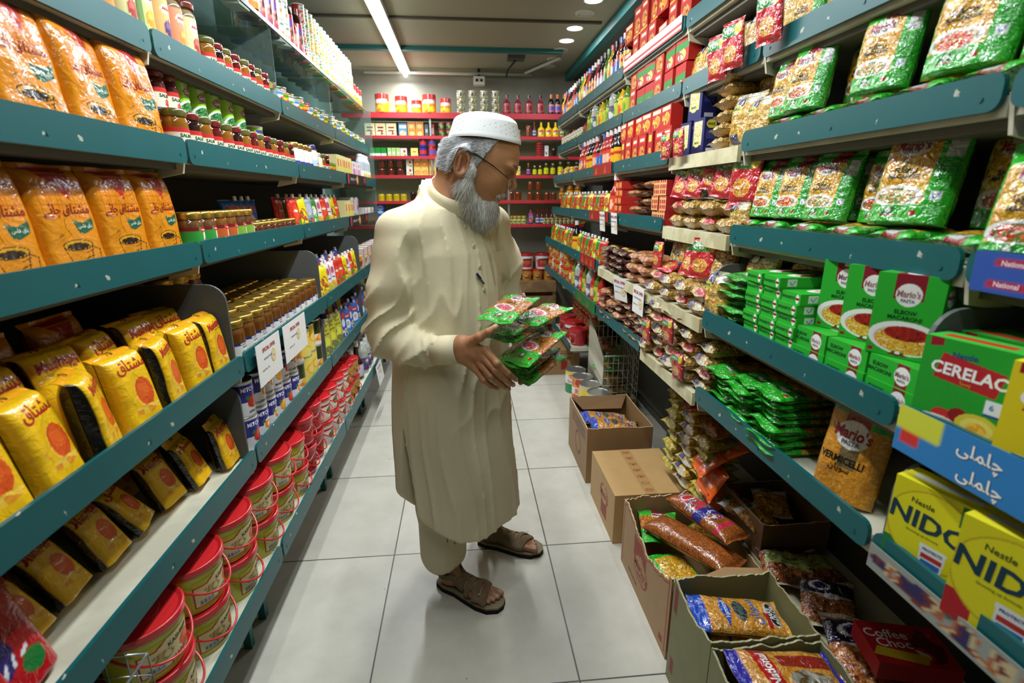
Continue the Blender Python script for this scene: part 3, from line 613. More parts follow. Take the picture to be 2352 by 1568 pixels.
for k, b_, c1, c2 in (('sc_w', 'dfe3de', 'c03a2a', '3a8ac0'), ('sc_g', '2f9a3a', 'e8b422', 'e8e8e0'), ('sc_y', 'e0b81e', 'd03a2a', '3a8a2a'), ('sc_r', 'c02a2a', 'e8e0c0', 'e8b422')):
    can(k, .033, .072, b_, [('e', .5, .40, .16, .28, c1), ('r', .36, .74, .64, .94, c2)], name='small_can', cat='can', nth=22, ns=12)
for k, b_, c in (('oj_y', 'e8b81a', 'f2d84a'), ('oj_g', '2f9a45', 'e8d84a'), ('oj_r', 'c8302a', 'f2e8d0'), ('oj_w', 'e0e2da', 'e09a2a')):
    can(k, .031, .085, b_, [('b', .5, .35, .18, .3, [c, b_, 'f0efe0'], 120), ('r', .34, .70, .66, .92, 'e8ece4'), ('r', .38, .76, .62, .86, '2f8a3a' if b_ != '2f9a45' else 'c8302a')], name='drink_can', cat='can', nth=20, ns=12, top='d8dad4')
can('oval', .052, .135, 'e88a1a', [('r', 0, .62, 1, 1, 'c8302a'), ('r', .34, .48, .66, .72, 'e8e4e0'), ('b', .42, .22, .12, .2, ['d86a1a', 'e8a02a', 'f0c040'], 60), ('e', .58, .2, .06, .15, 'f4d020')], top='c8302a', name='drink_powder_tin', cat='tin', nth=30, ns=16)
can('mush', .034, .062, 'd8d8b0', [('b', .5, .5, .5, .5, ['d8d8b0', '8a8a4a', '5a3a2a', 'e8e8d8'], 55)], name='mushroom_can', cat='can', nth=22, ns=10)
can('grn_c', .026, .058, '4a6a3a', [('r', 0, .72, 1, 1, 'b02a4a'), ('b', .5, .4, .25, .3, ['2a2a2a', '4a7a3a', '7a9a4a'], 80)], name='olive_can', cat='can', nth=18, ns=10)
can('rs', .032, .020, '9a1f2a', [], top='8a1a24', name='shoe_polish_tin', cat='tin', nth=20, ns=4)
can('pp', .033, .075, '2a2f8a', [('r', .3, .3, .7, .75, 'c8302a')], top='2a2f8a', name='powder_tin', cat='tin', nth=20, ns=10)
can('pr', .033, .075, 'b82a2a', [('r', .3, .3, .7, .75, '5a4aa0')], top='c83a3a', name='powder_tin', cat='tin', nth=20, ns=10)
can('big4', .078, .175, 'e8e4d8', [('r', 0, 0, 1, .45, '2f8a55'), ('r', 0, .84, 1, 1, 'e8cc3a'), ('e', .5, .80, .08, .09, 'c8302a'), ('t', 'Del Monte', .5, .80, .016, 'f2f0e4'), ('t', 'Quality', .5, .58, .022, 'b02a2a')], name='large_fruit_can', cat='can', nth=60, ns=36)
can('big4r', .078, .175, 'e4862a', [('r', 0, .30, 1, .62, 'eceae2'), ('t', 'JESSI', .5, .46, .032, 'c8202a'), ('b', .5, .82, .3, .16, ['d8621a', 'f0a43a', 'b83a1a'], 22), ('e', .45, .14, .10, .12, 'c8302a'), ('e', .6, .12, .08, .1, '3a8a3a')], name='large_fruit_can', cat='can', nth=60, ns=36)
can('big4y', .078, .175, 'ecd21c', [('r', 0, .82, 1, 1, 'd8c890'), ('r', .5, 0, 1, .2, '3a8a3a')], name='large_fruit_can', cat='can', nth=60, ns=24)
# buckets with handle
def bucket(key, r, h, body, lid, labops, labcol='d8cf9a', edge='a82a28'):
    root = lathemesh('bucket', [(r*.86, 0), (r*.88, .004), (r*.97, h*.80), (r*.97, h*.88)], [], body, 'gloss', nth=44, ns=8)
    g = G(); rr = lambda z: r*(.88+.09*z/(h*.8))+.0007
    g2 = G()
    def S(u, v):
        a = (u-.5)*1.9; z = h*(.12+.58*v); q = rr(z); return np.c_[q*np.sin(a), -q*np.cos(a), z]
    patch(g2, S, 70, 44, 1.9*r, h*.58, [('p', [(.0, 0), (1, 0), (1, 1), (.35, 1), (.22, .80), (0, .80)], edge), ('p', [(.025, .04), (.975, .04), (.975, .96), (.37, .96), (.24, .76), (.025, .76)], labcol)] + labops, lin(body))
    lab = g2.mesh('label', 'card')
    lidm = lathemesh('lid', [(r*.985, h*.84), (r*1.03, h*.85), (r*1.05, h*.90), (r*1.04, h*.985), (r*.99, h), (r*.93, h*.975), (r*.90, h*.965)], [('n', 40, .12)], lid, 'gloss', nth=44, ns=10, capb=False)
    g3 = G(); hz = h*.83; pts = [(r*1.05*math.cos(a), -abs(r*1.12*math.sin(a)), hz-.52*h*math.sin(a)) for a in np.linspace(0, math.pi, 22)]
    tubeg(g3, pts, .0028, 7, lin(lid)); hm = g3.mesh('handle', 'gloss')
    g4 = G(); lathe(g4, [(r*.50, h*.966), (r*.50, h*.972), (r*.46, h*.972)], 24, [], lin(lid), 3, capb=False); emb = g4.mesh('lid_ring', 'gloss')
    return reg(key, 'bucket', 'bucket', root, [('lid', lidm, [('lid_ring', emb)]), ('handle', hm), ('label', lab)])
mango = [('t', 'KASHMIRI', .58, .78, .010, '2b3a20', 8), ('e', .70, .46, .13, .22, 'd8642a'), ('e', .74, .52, .06, .11, 'e88a4a'), ('b', .30, .46, .17, .18, ['b8a86a', '8a8a4a', 'd8cf9a'], 90), ('t', 'MANGO', .62, .18, .0125, 'b3202a', 6, .1), ('r', .08, .08, .32, .22, 'c8d4d8'), ('g', .08, .08, .32, .22, .003, .0012, '5a6a8a')]
bucket('bk', .083, .126, 'b6b52c', 'c4262a', mango)
bucket('bks', .070, .112, 'b6b52c', 'c4262a', mango)
bucket('bkw', .062, .115, 'e2e2dc', 'cc2226', [('b', .5, .5, .28, .32, ['3a5a2a', '6a8a3a', '8a3a2a', 'b8a040'], 80), ('r', 0, .84, 1, 1, 'b3202a')], 'e8e8e0', 'd0d0c8')
bucket('bkr', .066, .125, 'a81f2a', 'b8242a', [('e', .5, .45, .3, .28, '8a1420'), ('b', .5, .4, .2, .2, ['c83a2a', 'e08a3a', '6a1a1a'], 70)], 'b3202a', 'e8e0d8')
bucket('bkt', .075, .150, 'e6e6e2', 'b8242a', [('b', .5, .5, .24, .26, ['c8302a', 'd84a3a', '3a8a3a'], 60), ('r', .1, .78, .9, .95, '3a3a3a')], 'c03a34', 'c03a34')
bucket('bkj', .050, .105, 'b8902a', 'c4262a', [('b', .5, .5, .4, .4, ['3a8a3a', 'e0b83a', 'b03a5a', '5a2a4a'], 70)], 'c8a03a', 'a82a28')
# bottles
for k, c, cp, lb, ops in (('sq_d', '1c1416', '3a2a2a', '3a70c8', [('e', .5, .5, .12, .3, 'e0e4ea'), ('r', 0, .8, 1, 1, 'c83030')]), ('sq_r', 'a8341c', '5a6ab8', '2f6ac0', [('e', .5, .4, .12, .3, 'e8c060'), ('r', 0, .82, 1, 1, 'd8502a')]), ('sq_g', '5a7a1a', '3a9a3a', 'b8c840', [('e', .5, .5, .12, .3, '6a9a2a')]),
                          ('sy_y', 'd8a41a', 'c83a3a', 'e8c83a', [('e', .5, .45, .13, .3, 'd8502a')]), ('ket', 'a82420', 'e8d8d4', 'd8483a', [('e', .5, .5, .14, .3, 'f0c0a0')]), ('soy', '120e0c', 'e0d8d8', 'e8b02a', [('r', 0, .6, 1, .8, 'c8302a')])):
    bottle(k, .027, .20, c, cp, lb, ops, small=True, neck=.38, sh=.58, z1=.52)
bottle('sq_big', .040, .24, '3a1c12', 'c85a1a', 'e8821a', [('r', .38, .72, .62, .92, '5a5ab8'), ('b', .5, .36, .22, .2, ['c83a2a', 'e8a04a', 'f0e0c0'], 60)], neck=.42, sh=.72, z0=.10, z1=.66, name='syrup_bottle')
bottle('sy2', .030, .215, '2a100e', '5a2018', '7a5ab0', [('b', .5, .35, .2, .3, ['c8504a', 'e0a08a', '5a2a2a'], 60), ('r', 0, .9, 1, 1, 'c83028')], small=True, neck=.42, sh=.7, z0=.08, z1=.68, name='syrup_bottle')
bottle('mus', .030, .125, 'e8c81a', 'e8c81a', 'e8c81a', [('e', .5, .62, .12, .2, 'c83a5a'), ('b', .5, .3, .14, .2, ['e8e0d0', '8a5a3a', 'c8a03a'], 70)], small=True, neck=.28, sh=.52, z1=.55, capc=.2, name='mustard_bottle')
bottle('oliv', .022, .105, '3a3208', 'c8c090', 'c8c81a', [('t', 'Olio', .5, .5, .006, '2a4a1a')], small=True, neck=.42, sh=.66, z1=.62, name='oil_bottle')
bottle('rosy', .034, .155, '8a2a3a', '4a141a', 'b84a4a', [('e', .5, .45, .12, .35, '7a1a24')], small=True, neck=.30, sh=.55, z1=.55, name='syrup_bottle')
bottle('wine', .024, .165, '1c1420', 'd06a1a', 'c85a8a', [('e', .5, .5, .16, .3, '4a5ab8'), ('r', 0, .8, 1, 1, 'd88a6a')], small=True, neck=.45, sh=.62, z1=.5, capc=.2, name='syrup_bottle')
bottle('hot', .015, .115, '5a0f12', '8a141a', 'c8c8d8', [('e', .5, .5, .2, .3, '4a70c0')], small=True, neck=.45, sh=.5, z1=.42, name='hot_sauce_bottle')
bottle('honb', .026, .13, '8a4a0c', 'e8c81a', 'e0a82a', [('e', .5, .5, .16, .3, '8a6a2a')], small=True, neck=.42, sh=.66, z1=.55, capc=.16, name='honey_bottle')
bottle('spc', .017, .065, '8a7a3a', 'c8a040', 'c8c88a', [('e', .5, .4, .16, .3, '6a7a2a')], small=True, neck=.8, sh=.8, z1=.6, name='spice_bottle')
bottle('vin', .036, .235, '3a140c', 'd8d8d4', 'b8b8c8', [('r', .3, .2, .7, .9, 'c8ccd8'), ('g', .34, .3, .66, .8, .006, .001, '7a7a9a')], neck=.36, sh=.42, z0=.08, z1=.40, name='vinegar_bottle')
bottle('wat', .038, .215, 'aab4b2', 'd8dad8', 'c8c0a8', [('e', .5, .5, .05, .2, '3a3a3a')], neck=.40, sh=.70, z0=.42, z1=.62, name='white_vinegar_bottle')
bottle('wat2', .036, .20, 'a8b0a8', 'd8dad8', '6a3a8a', [('b', .5, .5, .3, .4, ['6a3a8a', '3a8a3a', 'd8d0d8'], 50)], neck=.40, sh=.70, z0=.1, z1=.5, name='white_vinegar_bottle')
bottle('wwb', .034, .19, 'b8c4cc', 'c8d0d4', 'e0e4d8', [('e', .5, .4, .12, .3, 'e8c030')], neck=.5, sh=.72, z0=.08, z1=.4, name='clear_plastic_bottle')
# spouted pouches
def pouch(key, base, ops, w=.085, h=.145, cap='e8e8e6', back=None):
    me = bagmesh('sauce_pouch', w, h, .040, list(ops), base, back, flat=True, boxy=3, wr=.003, wf=30, st=.04, nu=34, nv=48, narrow=.10)
    c = lathemesh('spout_cap', [(.0075, 0), (.0075, .016), (.006, .018)], [], cap, 'gloss', nth=12, ns=3)
    for v in c.vertices: v.co.z += h-.004; v.co.x += w*.22
    return reg(key, 'sauce_pouch', 'pouch', me, [('spout_cap', c)])
pouch('pb', '1f63b8', [('e', .45, .28, .42, .28, '3f93d8'), ('e', .5, .36, .30, .20, 'e6eaf0'), ('r', .2, .62, .8, .80, 'c8262a'), ('t', 'National', .5, .71, .011, 'f0f0f0', 0, .1, .8), ('t', 'Classic', .5, .44, .0085, '2a3a7a', 0, .15), ('t', 'mayo', .5, .36, .0085, '2a3a7a', 0, .15), ('r', .28, .14, .72, .19, '2f7ac8')], w=.12, h=.135)
pouch('prd', 'c82a1a', [('e', .5, .55, .3, .22, 'e8502a'), ('b', .5, .2, .4, .16, ['3a9a2a', 'c8302a', 'e8582a'], 60), ('e', .5, .58, .2, .04, 'f4e8d8')])
pouch('pyl', 'e8d81a', [('b', .5, .4, .35, .25, ['e8d81a', 'c84a2a', '3a7a3a', 'f4ec60'], 40), ('b', .5, .12, .4, .1, ['3a8a3a', 'e8b020'], 60)])
pouch('pw', 'e2dfe0', [('r', 0, .25, .30, 1, 'a81f2a'), ('e', .55, .7, .2, .12, 'c85a7a'), ('b', .5, .18, .42, .16, ['e8d04a', 'e8a030', 'a8c84a'], 50), ('l', .45, .45, .75, .46, .006, '8a2a4a')])
pouch('pgr', '2a8a3a', [('b', .5, .4, .3, .3, ['2a8a3a', '58b04a', 'e8e8d8'], 40)])
pouch('pgy', '8a98a8', [('e', .5, .6, .28, .2, 'b0bcc8'), ('b', .55, .2, .3, .14, ['a86a3a', '6a4a3a', '8a98a8'], 60)])
pouch('pol', 'b8b83a', [('n', 30, .15), ('t', 'Lahore', .5, .78, .009, '8a2a4a'), ('t', 'Tender Olive', .5, .66, .008, '2a3a3a'), ('e', .5, .42, .25, .14, 'd8d84a'), ('b', .5, .16, .4, .14, ['8a7a5a', '5a8a3a', 'b8b83a'], 60), ('r', .22, .38, .38, .50, '3a3a7a')], w=.11, h=.165)
pouch('pbl', '2a5ab8', [('r', 0, .6, 1, 1, '24489a'), ('e', .45, .5, .22, .14, 'd8e0ec'), ('e', .5, .74, .2, .12, 'c8302a'), ('b', .5, .18, .4, .14, ['c8a05a', 'e8e0d0', '2a5ab8'], 60)], w=.08, h=.16)
for k, b_, c in (('pf_g', '2a8a2f', ['2a8a2f', '2a8a2f', 'c8302a', 'c8b82a', '1f6a2a']), ('pf_r', 'b8281f', ['b8281f', 'b8281f', 'c8501a', '3a8a2a', 'e0a87a']), ('pf_y', 'e8e01a', ['e8e01a', 'c8302a', '6ab82a', 'f0f0a0']), ('pf_o', 'c8642a', ['c8442a', 'a02018', 'c8642a', '2f8a35'])):
    pouch(k, b_, [('b', .5, .45, .42, .42, c, 34)], w=.075, h=.125)
# cartons
carton('spag', .066, .18, .024, '27aa2c', [('t', 'SPAGHETTI', .36, .52, .0062, '0e4a1c'), ('e', .84, .5, .085, .42, 'e4e4e0'), ('r', .74, .42, .94, .62, '8a1420'), ('e', .84, .5, .055, .12, '8a1420')], sideops=[('r', .10, .18, .22, .86, 'e8e8e4'), ('l', .13, .6, .16, .3, .0016, '2a6ab0'), ('l', .16, .3, .20, .7, .0016, '2a6ab0')], topops=[('b', .5, .5, .35, .3, ['c8743a', 'e8e4dc', '8a1420'], 40)], res=150)
mario_logo = lambda cx, cy, s, W_, H_: [('e', cx, cy, s/W_, s/H_, 'e6e6e2'), ('t', "Mario's", cx, cy+.10*s/H_, s*.56, 'f2f2f0', 0, .05, .82), ('t', "Mario's", cx, cy+.10*s/H_, s*.54, '8f1626', 0, .05, .80), ('t', 'PASTA', cx, cy-.50*s/H_, s*.26, '5a6a6a')]
W_, H_ = .125, .175
carton('elbow', W_, .055, H_, '22a62a', [('r', .28, .70, .72, 1, '7f1524')] + mario_logo(.5, .76, .024, W_, H_) + [('t', 'ELBOW', .5, .555, .0085, '0b4018'), ('t', 'MACARONI', .5, .485, .0085, '0b4018'), ('e', .56, .24, .56, .205, 'e8e8e6'), ('e', .58, .225, .49, .165, 'c9c4a8'), ('b', .58, .205, .47, .15, ['d89a2a', 'eabc4a', 'c47f1c', 'f2d078'], 150), ('b', .58, .30, .34, .085, ['8f1a12', 'a82218', '6f120e'], 120),
     ('e', .5, .045, .10, .032, '2a5a30'), ('e', .5, .055, .04, .022, 'e8e8e4'), ('r', .36, .02, .64, .036, '7f1524'), ('r', .04, .03, .12, .075, '8f1626'), ('r', .88, .02, .96, .062, '8f1626')],
     sideops=[('e', .5, .76, .30, .10, 'e6e6e2'), ('t', "Mario's", .5, .78, .009, '8f1626'), ('r', .22, .25, .78, .52, 'e8e8e4'), ('g', .22, .25, .78, .52, .006, .001, '9aa09a')], topops=[('r', .28, 0, .72, 1, '7f1524'), ('e', .5, .5, .16, .34, 'e6e6e2')], res=80)
carton('elbow_flat', .125, .175, .050, '22a62a', [('t', 'ELBOW', .25, .66, .0085, '0b4018'), ('t', 'MACARONI', .25, .40, .0085, '0b4018'), ('r', .60, 0, .84, 1, '7f1524')] + mario_logo(.72, .5, .0195, .125, .05), sideops=[('r', .3, 0, .5, 1, '7f1524')], topops=[('e', .55, .5, .3, .2, 'e0e0dc')], res=110)
W_, H_ = .155, .185
carton('cer_g', W_, .06, H_, '1f9a2c', [('p', [(.06, .90), (.20, .92), (.20, 1), (.06, 1)], '8f1422'), ('p', [(.16, .60), (.80, .54), (.86, .78), (.22, .86)], 'b0222a'), ('t', 'Nestle', .44, .865, .0105, '2a3f8a', 3), ('t', 'CERELAC', .50, .705, .021, 'f2f2f0', -2, 0, .95), ('t', '\uFE8E\uFEE8\uFEB4\uFBFE', .5, .61, .007, 'e0a030'), ('r', .72, .36, .90, .52, 'dfe8f2'), ('r', .72, .36, .90, .385, '2a3f8a'), ('t', '6', .79, .46, .010, '2a7ac0'),
     ('e', .34, .24, .12, .07, 'c8302a'), ('e', .30, .15, .26, .08, 'e8e0d0'), ('e', .50, .28, .10, .08, '8f1a1a'), ('e', .70, .22, .22, .13, 'd8c83a'), ('e', .70, .22, .16, .09, 'e8dc6a'), ('b', .70, .21, .10, .06, ['e8a82a', 'f0c84a'], 60)], top='3fbf3f', topops=[('r', .1, .3, .8, .7, 'c8402a')], side='2f9a30', res=70)
carton('cer_y', W_, .06, H_, 'dcc81c', [('p', [(.06, .90), (.20, .92), (.20, 1), (.06, 1)], '8f1422'), ('p', [(.16, .60), (.80, .54), (.86, .78), (.22, .86)], 'b0222a'), ('t', 'Nestle', .44, .865, .0105, '2a3f8a', 3), ('t', 'CERELAC', .50, .705, .021, 'f2f2f0', -2, 0, .95), ('e', .36, .14, .30, .08, 'e8e0d0'), ('b', .7, .24, .2, .14, ['c8882a', 'e8b84a', 'a86a1c'], 60)], top='e8dc2a', topops=[('r', .1, .3, .8, .7, 'c8402a')], res=60)
def nido(key, age, acc):
    carton(key, .155, .065, .185, 'd6cf1a', [('r', 0, 0, .25, .28, acc), ('r', .60, 0, 1, .12, acc), ('e', .5, .53, .52, .43, 'c2a81e'), ('e', .5, .53, .50, .41, 'dcd51c'), ('r', .76, .74, 1, .98, acc), ('t', age, .88, .86, .020, 'e8ecec'), ('t', 'Nestle', .36, .80, .011, '22421f', -2), ('t', 'NIDO', .46, .605, .036, '173a4a', -3, 0, 1.05), ('t', 'Growing up formula', .42, .455, .005, '5a6a1c'),
        ('p', [(.42, .38), (.72, .38), (.70, .14), (.57, .04), (.44, .14)], 'dfe3e6'), ('r', .45, .22, .69, .28, 'b8302a'), ('r', .46, .14, .68, .20, '2f6ab8'), ('t', 'PROTECTS', .57, .33, .005, '1c2a6a')], top='e4dd2a', topops=[('r', .1, .35, .9, .6, 'c8ccd0')], side='c9c41c', sideops=[('b', .5, .3, .3, .2, ['c9c41c', 'b8c0c8', '7a86a0'], 20)], res=60)
nido('nido3', '3+', '1f7a3a'); nido('nido1', '1+', 'b01f26')
for k, w, d, h, b_, ops in (('rb', .085, .05, .115, 'b3261a', [('b', .5, .36, .36, .26, ['d8622a', 'e89a3a', '8a2a12', 'f0c070'], 60), ('r', .1, .72, .9, .92, 'c8402a'), ('r', .2, .77, .8, .86, 'f0e0c8'), ('r', 0, 0, 1, .06, 'e8b83a')]),
                            ('rb2', .10, .045, .075, 'b8241a', [('b', .5, .4, .38, .3, ['d88a2a', 'e8b84a', 'a83a1a'], 60), ('r', .1, .76, .9, .94, 'e8d8b8')]),
                            ('rbg', .10, .05, .095, 'b8241f', [('r', 0, .42, 1, .66, '2f8a3a'), ('b', .5, .25, .3, .2, ['e8c86a', '8a5a2a', 'f0f0e0'], 60)]),
                            ('rbt', .05, .05, .115, 'b01f22', [('b', .5, .3, .3, .2, ['e8a84a', 'd8582a'], 60), ('r', .2, .7, .8, .9, 'e8c84a')]),
                            ('rkn', .055, .10, .035, 'c02a22', [('e', .3, .5, .2, .35, 'e8c050'), ('t', 'K', .3, .5, .014, 'c02a22'), ('r', .6, .2, .95, .8, 'd89a4a')]),
                            ('rpat', .07, .08, .055, 'b3222a', [('g', 0, 0, 1, 1, .02, .006, 'd8b070')]),
                            ('wht', .085, .06, .12, 'e0d8cc', [('e', .5, .4, .36, .22, 'c8742a'), ('r', .1, .72, .9, .9, 'c8302a')]),
                            ('cake', .085, .05, .105, 'd8d0a0', [('b', .5, .3, .4, .2, ['c85a4a', '8a3a2a', 'e8d8b8'], 40), ('r', .2, .6, .8, .72, '8a2a2a')]), ('cakeb', .07, .05, .105, '5a8ab8', [('b', .5, .25, .4, .2, ['c88a4a', 'e8c08a'], 40), ('r', .1, .62, .9, .85, 'c8dcea')]),
                            ('orb', .066, .05, .058, 'd88a3a', [('e', .5, .4, .3, .3, 'e8b87a'), ('r', .15, .72, .85, .9, 'c8702a')]), ('whr', .055, .05, .068, 'e2e2d8', [('e', .6, .62, .2, .18, 'c8302a'), ('r', .5, .1, .9, .25, '6a9a4a'), ('e', .3, .3, .2, .14, 'e0b83a')]),
                            ('oat', .062, .05, .072, 'e0962a', [('e', .5, .35, .4, .25, 'd8702a'), ('e', .5, .35, .25, .14, 'f0b050'), ('r', .1, .7, .9, .88, 'f0d8a0')]), ('oaty', .062, .05, .072, 'e8c86a', [('e', .5, .35, .42, .25, 'd87a2a'), ('e', .5, .35, .3, .16, 'f0a850')]),
                            ('teag', .045, .05, .072, '1f8a35', [('r', 0, 0, 1, .33, 'e8eee4')]), ('teal', .034, .05, .072, 'c8dca0', [('g', 0, 0, 1, 1, .017, .004, '7ab84a'), ('r', .2, .3, .8, .5, 'e8ece0')]), ('yel', .062, .05, .070, 'e8d078', [('r', .25, .5, .75, .6, 'a8802a'), ('b', .5, .15, .4, .12, ['b87a3a', 'e8c080'], 60)]),
                            ('tall_g', .032, .04, .100, '4a5258', [('r', .2, .3, .8, .6, 'a0a8b0')]), ('tall_r', .036, .04, .100, 'b8343a', [('r', .2, .2, .8, .7, 'd8c0b8')]), ('ybx', .048, .10, .125, 'e0d89a', [('r', .12, .15, .88, .85, 'dccf5a'), ('r', .3, .5, .7, .8, 'd85a5a')]),
                            ('pbx', .045, .10, .115, 'e0d8dc', [('r', .12, .3, .88, .6, 'd86a9a'), ('e', .5, .8, .2, .1, 'b02a5a')]), ('blk', .075, .05, .115, 'd0421a', [('r', 0, .8, 1, 1, 'e87a1a'), ('e', .5, .52, .35, .2, 'f0a03a'), ('b', .5, .2, .4, .15, ['e8601a', 'f0b040'], 40)]), ('blu', .075, .05, .095, '1f4fb0', [('e', .5, .6, .35, .25, '7ab8e8'), ('r', .2, .55, .8, .68, 'c83a4a'), ('e', .5, .2, .35, .14, 'b8d8f0')]),
                            ('kno', .07, .05, .125, 'c8352a', [('b', .5, .3, .36, .2, ['e8d0b0', 'b86a3a', 'e8e8e0'], 40), ('e', .5, .72, .3, .12, '5a6ac0'), ('r', .1, .88, .9, .96, 'e8b0a0')]), ('dom', .034, .03, .095, 'd8d6d4', [('b', .5, .5, .35, .45, ['d8d6d4', 'd8d6d4', '2a2a2a'], 120)]),
                            ('orl', .06, .08, .03, 'e08a2a', [('r', .1, .2, .9, .8, 'e8d8c0')]), ('brn', .05, .09, .07, 'c8c0bc', [('r', 0, 0, .3, 1, '7a3a2a'), ('r', .55, .3, .95, .8, 'e0dcd8')])):
    carton(k, w, d, h, b_, ops, res=45)
carton('navy', .085, .06, .135, '1f2560', [('r', .10, .25, .80, .92, 'c8bc86'), ('B', .12, .27, .78, .90, ['d8cf9a', 'c0ac62', 'e8e2b8'], 160), ('e', .42, .32, .26, .13, 'd8d43a'), ('e', .42, .32, .20, .10, 'e8e4b0'), ('t', 'BAKE', .42, .32, .009, '2a4a2a')], sideops=[('e', .5, .82, .36, .12, 'e0dc4a'), ('t', 'BAKE', .5, .82, .009, '2a4a2a'), ('r', .15, .42, .85, .66, '3a4488'), ('r', .2, .06, .8, .16, 'e0e0e8')], res=60)
# pasta bags
def pasta(key, cols, fr, name1, plate, w=.135, h=.180, word='MACARONI'):
    ops = [('B', .06, .18, .74, .80, cols, fr), ('r', .40, .80, .74, 1, '8a1426'), ('e', .40, .72, .22, .085, 'd9d9d6'), ('t', "Mario's", .40, .73, .0155, '96182a', 0, .08, .85), ('t', 'PASTA', .40, .675, .006, '4a5a5a'), ('t', name1, .40, .50, .0085, '1a2a14'), ('t', word, .40, .445, .007, '1a2a14'),
           ('r', .74, 0, 1, 1, '28a524'), ('r', .80, .62, .97, .84, 'c8ccc8'), ('g', .80, .62, .97, .84, .0045, .001, '8a908a'), ('r', .80, .22, .92, .31, 'e0e2e0'), ('l', .82, .29, .85, .24, .0016, '2a6ab0'), ('l', .85, .24, .90, .30, .0016, '2a6ab0'), ('g', .78, .34, .98, .60, .005, .0008, '147a22'),
           ('e', .38, .26, .34, .10, 'dfe0dc'), ('b', .38, .255, .27, .075, plate, 170), ('r', 0, 0, .74, .17, '2fae28'), ('e', .34, .115, .085, .045, '2a7a34'), ('e', .34, .12, .035, .026, 'e4e4e0'), ('r', .24, .06, .44, .082, '8a1426'), ('r', .62, .07, .71, .125, 'a01a2a'), ('r', 0, .94, .40, 1, '28a524'), ('p', [(0, .80), (.40, .80), (.40, .96), (0, .96)], '2fae28')]
    bag(key, 'pasta_bag', 'pasta bag', w=w, h=h, d=.052, ops=ops, base='2fae28', back='2fae28', mat='film', flat=True, boxy=3.2, wr=.003, wf=30, lump=.0016, lf=90, st=.09, nu=90, nv=120, ops_back=[('B', .1, .2, .6, .8, cols, fr)])
Pc = ['d8a01a', 'c4850e', 'e8ba3c', 'a86c0a', 'efcf6a']
pasta('pa', Pc, 150, 'SHELLS', ['c05a1e', 'd8802a', '8a2a12', 'e0a040']); pasta('pb2', Pc, 95, 'ELBOW', ['d8401c', 'b02a14', 'e88a2a', '3a7a2a']); pasta('pc', Pc, 220, 'FUSILLI', ['c88a2a', 'e8d0a0', '3a8a35', 'b8602a']); pasta('pd', Pc, 120, 'PENNE', ['c8321a', 'd8602a', '3a7a2a', 'a02010'])
bag('pl', 'pasta_bag', 'pasta bag', w=.125, h=.17, d=.036, ops=[('B', .1, .2, .9, .8, Pc, 120), ('r', 0, .8, 1, 1, '2fae28'), ('e', .5, .12, .2, .06, 'd9d9d6'), ('r', .3, 0, .7, .16, '8a1426'), ('e', .5, .13, .24, .05, 'dcdcd8')], base='33b32a', mat='film', wr=.004, nu=44, nv=56)
# green vermicelli packs, flat
def verm(key, w=.15, h=.20, d=.020):
    bag(key, 'vermicelli_packet', 'vermicelli packet', w=w, h=h, d=d, ops=[('B', .0, .34, 1, .78, ['b8641a', 'd08a2c', '8f4a14', 'e0a648', 'a3561a'], 120), ('r', .36, .80, .72, 1, '8a1426'), ('e', .52, .80, .20, .085, 'dedede'), ('t', "Mario's", .52, .80, .014, '96182a', 0, .1, .85), ('t', 'VERMICELLI', .5, .62, .007, '3a2a10'),
        ('e', .45, .44, .30, .115, 'e2dedc'), ('b', .45, .44, .22, .08, ['c83a4a', 'd85a62', 'e88a8a', 'b02a3a'], 130), ('r', 0, 0, 1, .30, '31b428'), ('e', .50, .21, .13, .06, '2a7a34'), ('e', .50, .225, .06, .035, 'e2e2de'), ('r', .37, .14, .63, .175, '7a1424'), ('r', .82, .14, .91, .21, 'a01a2a'), ('r', .10, .16, .18, .23, 'a01a2a'), ('r', 0, .86, .34, 1, '31b428'), ('r', .76, .80, 1, 1, '31b428')],
        base='37b92a', back='1c9c2e', mat='film', wr=.004, wf=34, boxy=5, lump=.001, nu=70, nv=90, ops_back=[('B', .1, .4, .9, .75, ['b8641a', 'd08a2c', '8f4a14'], 120)])
verm('vm')
bag('vms', 'vermicelli_packet', 'vermicelli packet', w=.125, h=.20, d=.020, ops=[('r', 0, .42, 1, 1, '9a6a1a'), ('B', 0, .42, 1, .95, ['b8842a', 'd8a83c', 'a0701c'], 140), ('r', 0, 0, 1, .40, '26a024'), ('e', .50, .30, .14, .06, 'd8dcd8'), ('r', .40, .24, .60, .27, '7a1424'), ('r', .80, .14, .90, .20, '9a1a2a'), ('r', .25, .08, .30, .12, '3a5a4a'), ('n', 40, .15)], base='2aa526', mat='film', wr=.005, wf=36, boxy=5, nu=44, nv=56)
bag('vbig', 'vermicelli_bag', 'vermicelli bag', w=.15, h=.25, d=.06, ops=[('B', 0, 0, 1, 1, ['b9791f', 'c4882a', 'b07020', 'cb9238'], 230), ('r', .34, .66, .72, 1, '7a1222'), ('r', .38, .30, .66, .62, '6a5a3a'), ('e', .50, .62, .27, .135, 'dadad8'), ('t', "Mario's", .50, .635, .026, '96182a', 0, .08, .82), ('t', 'PASTA', .50, .545, .010, '5a6464'), ('t', 'VERMICELLI', .44, .37, .0165, '16140c', 0, 0, .86), ('t', '\uFEE5\uFE8E\uFBFE\uFEEE\uFEB3', .44, .29, .014, '16140c'), ('r', .0, .80, .34, .90, '1f9a30'), ('r', .72, .72, 1, .84, '1f9a30')], base='bd8228', mat='foil', wr=.003, boxy=3, flat=True, st=.07, nu=80, nv=120)
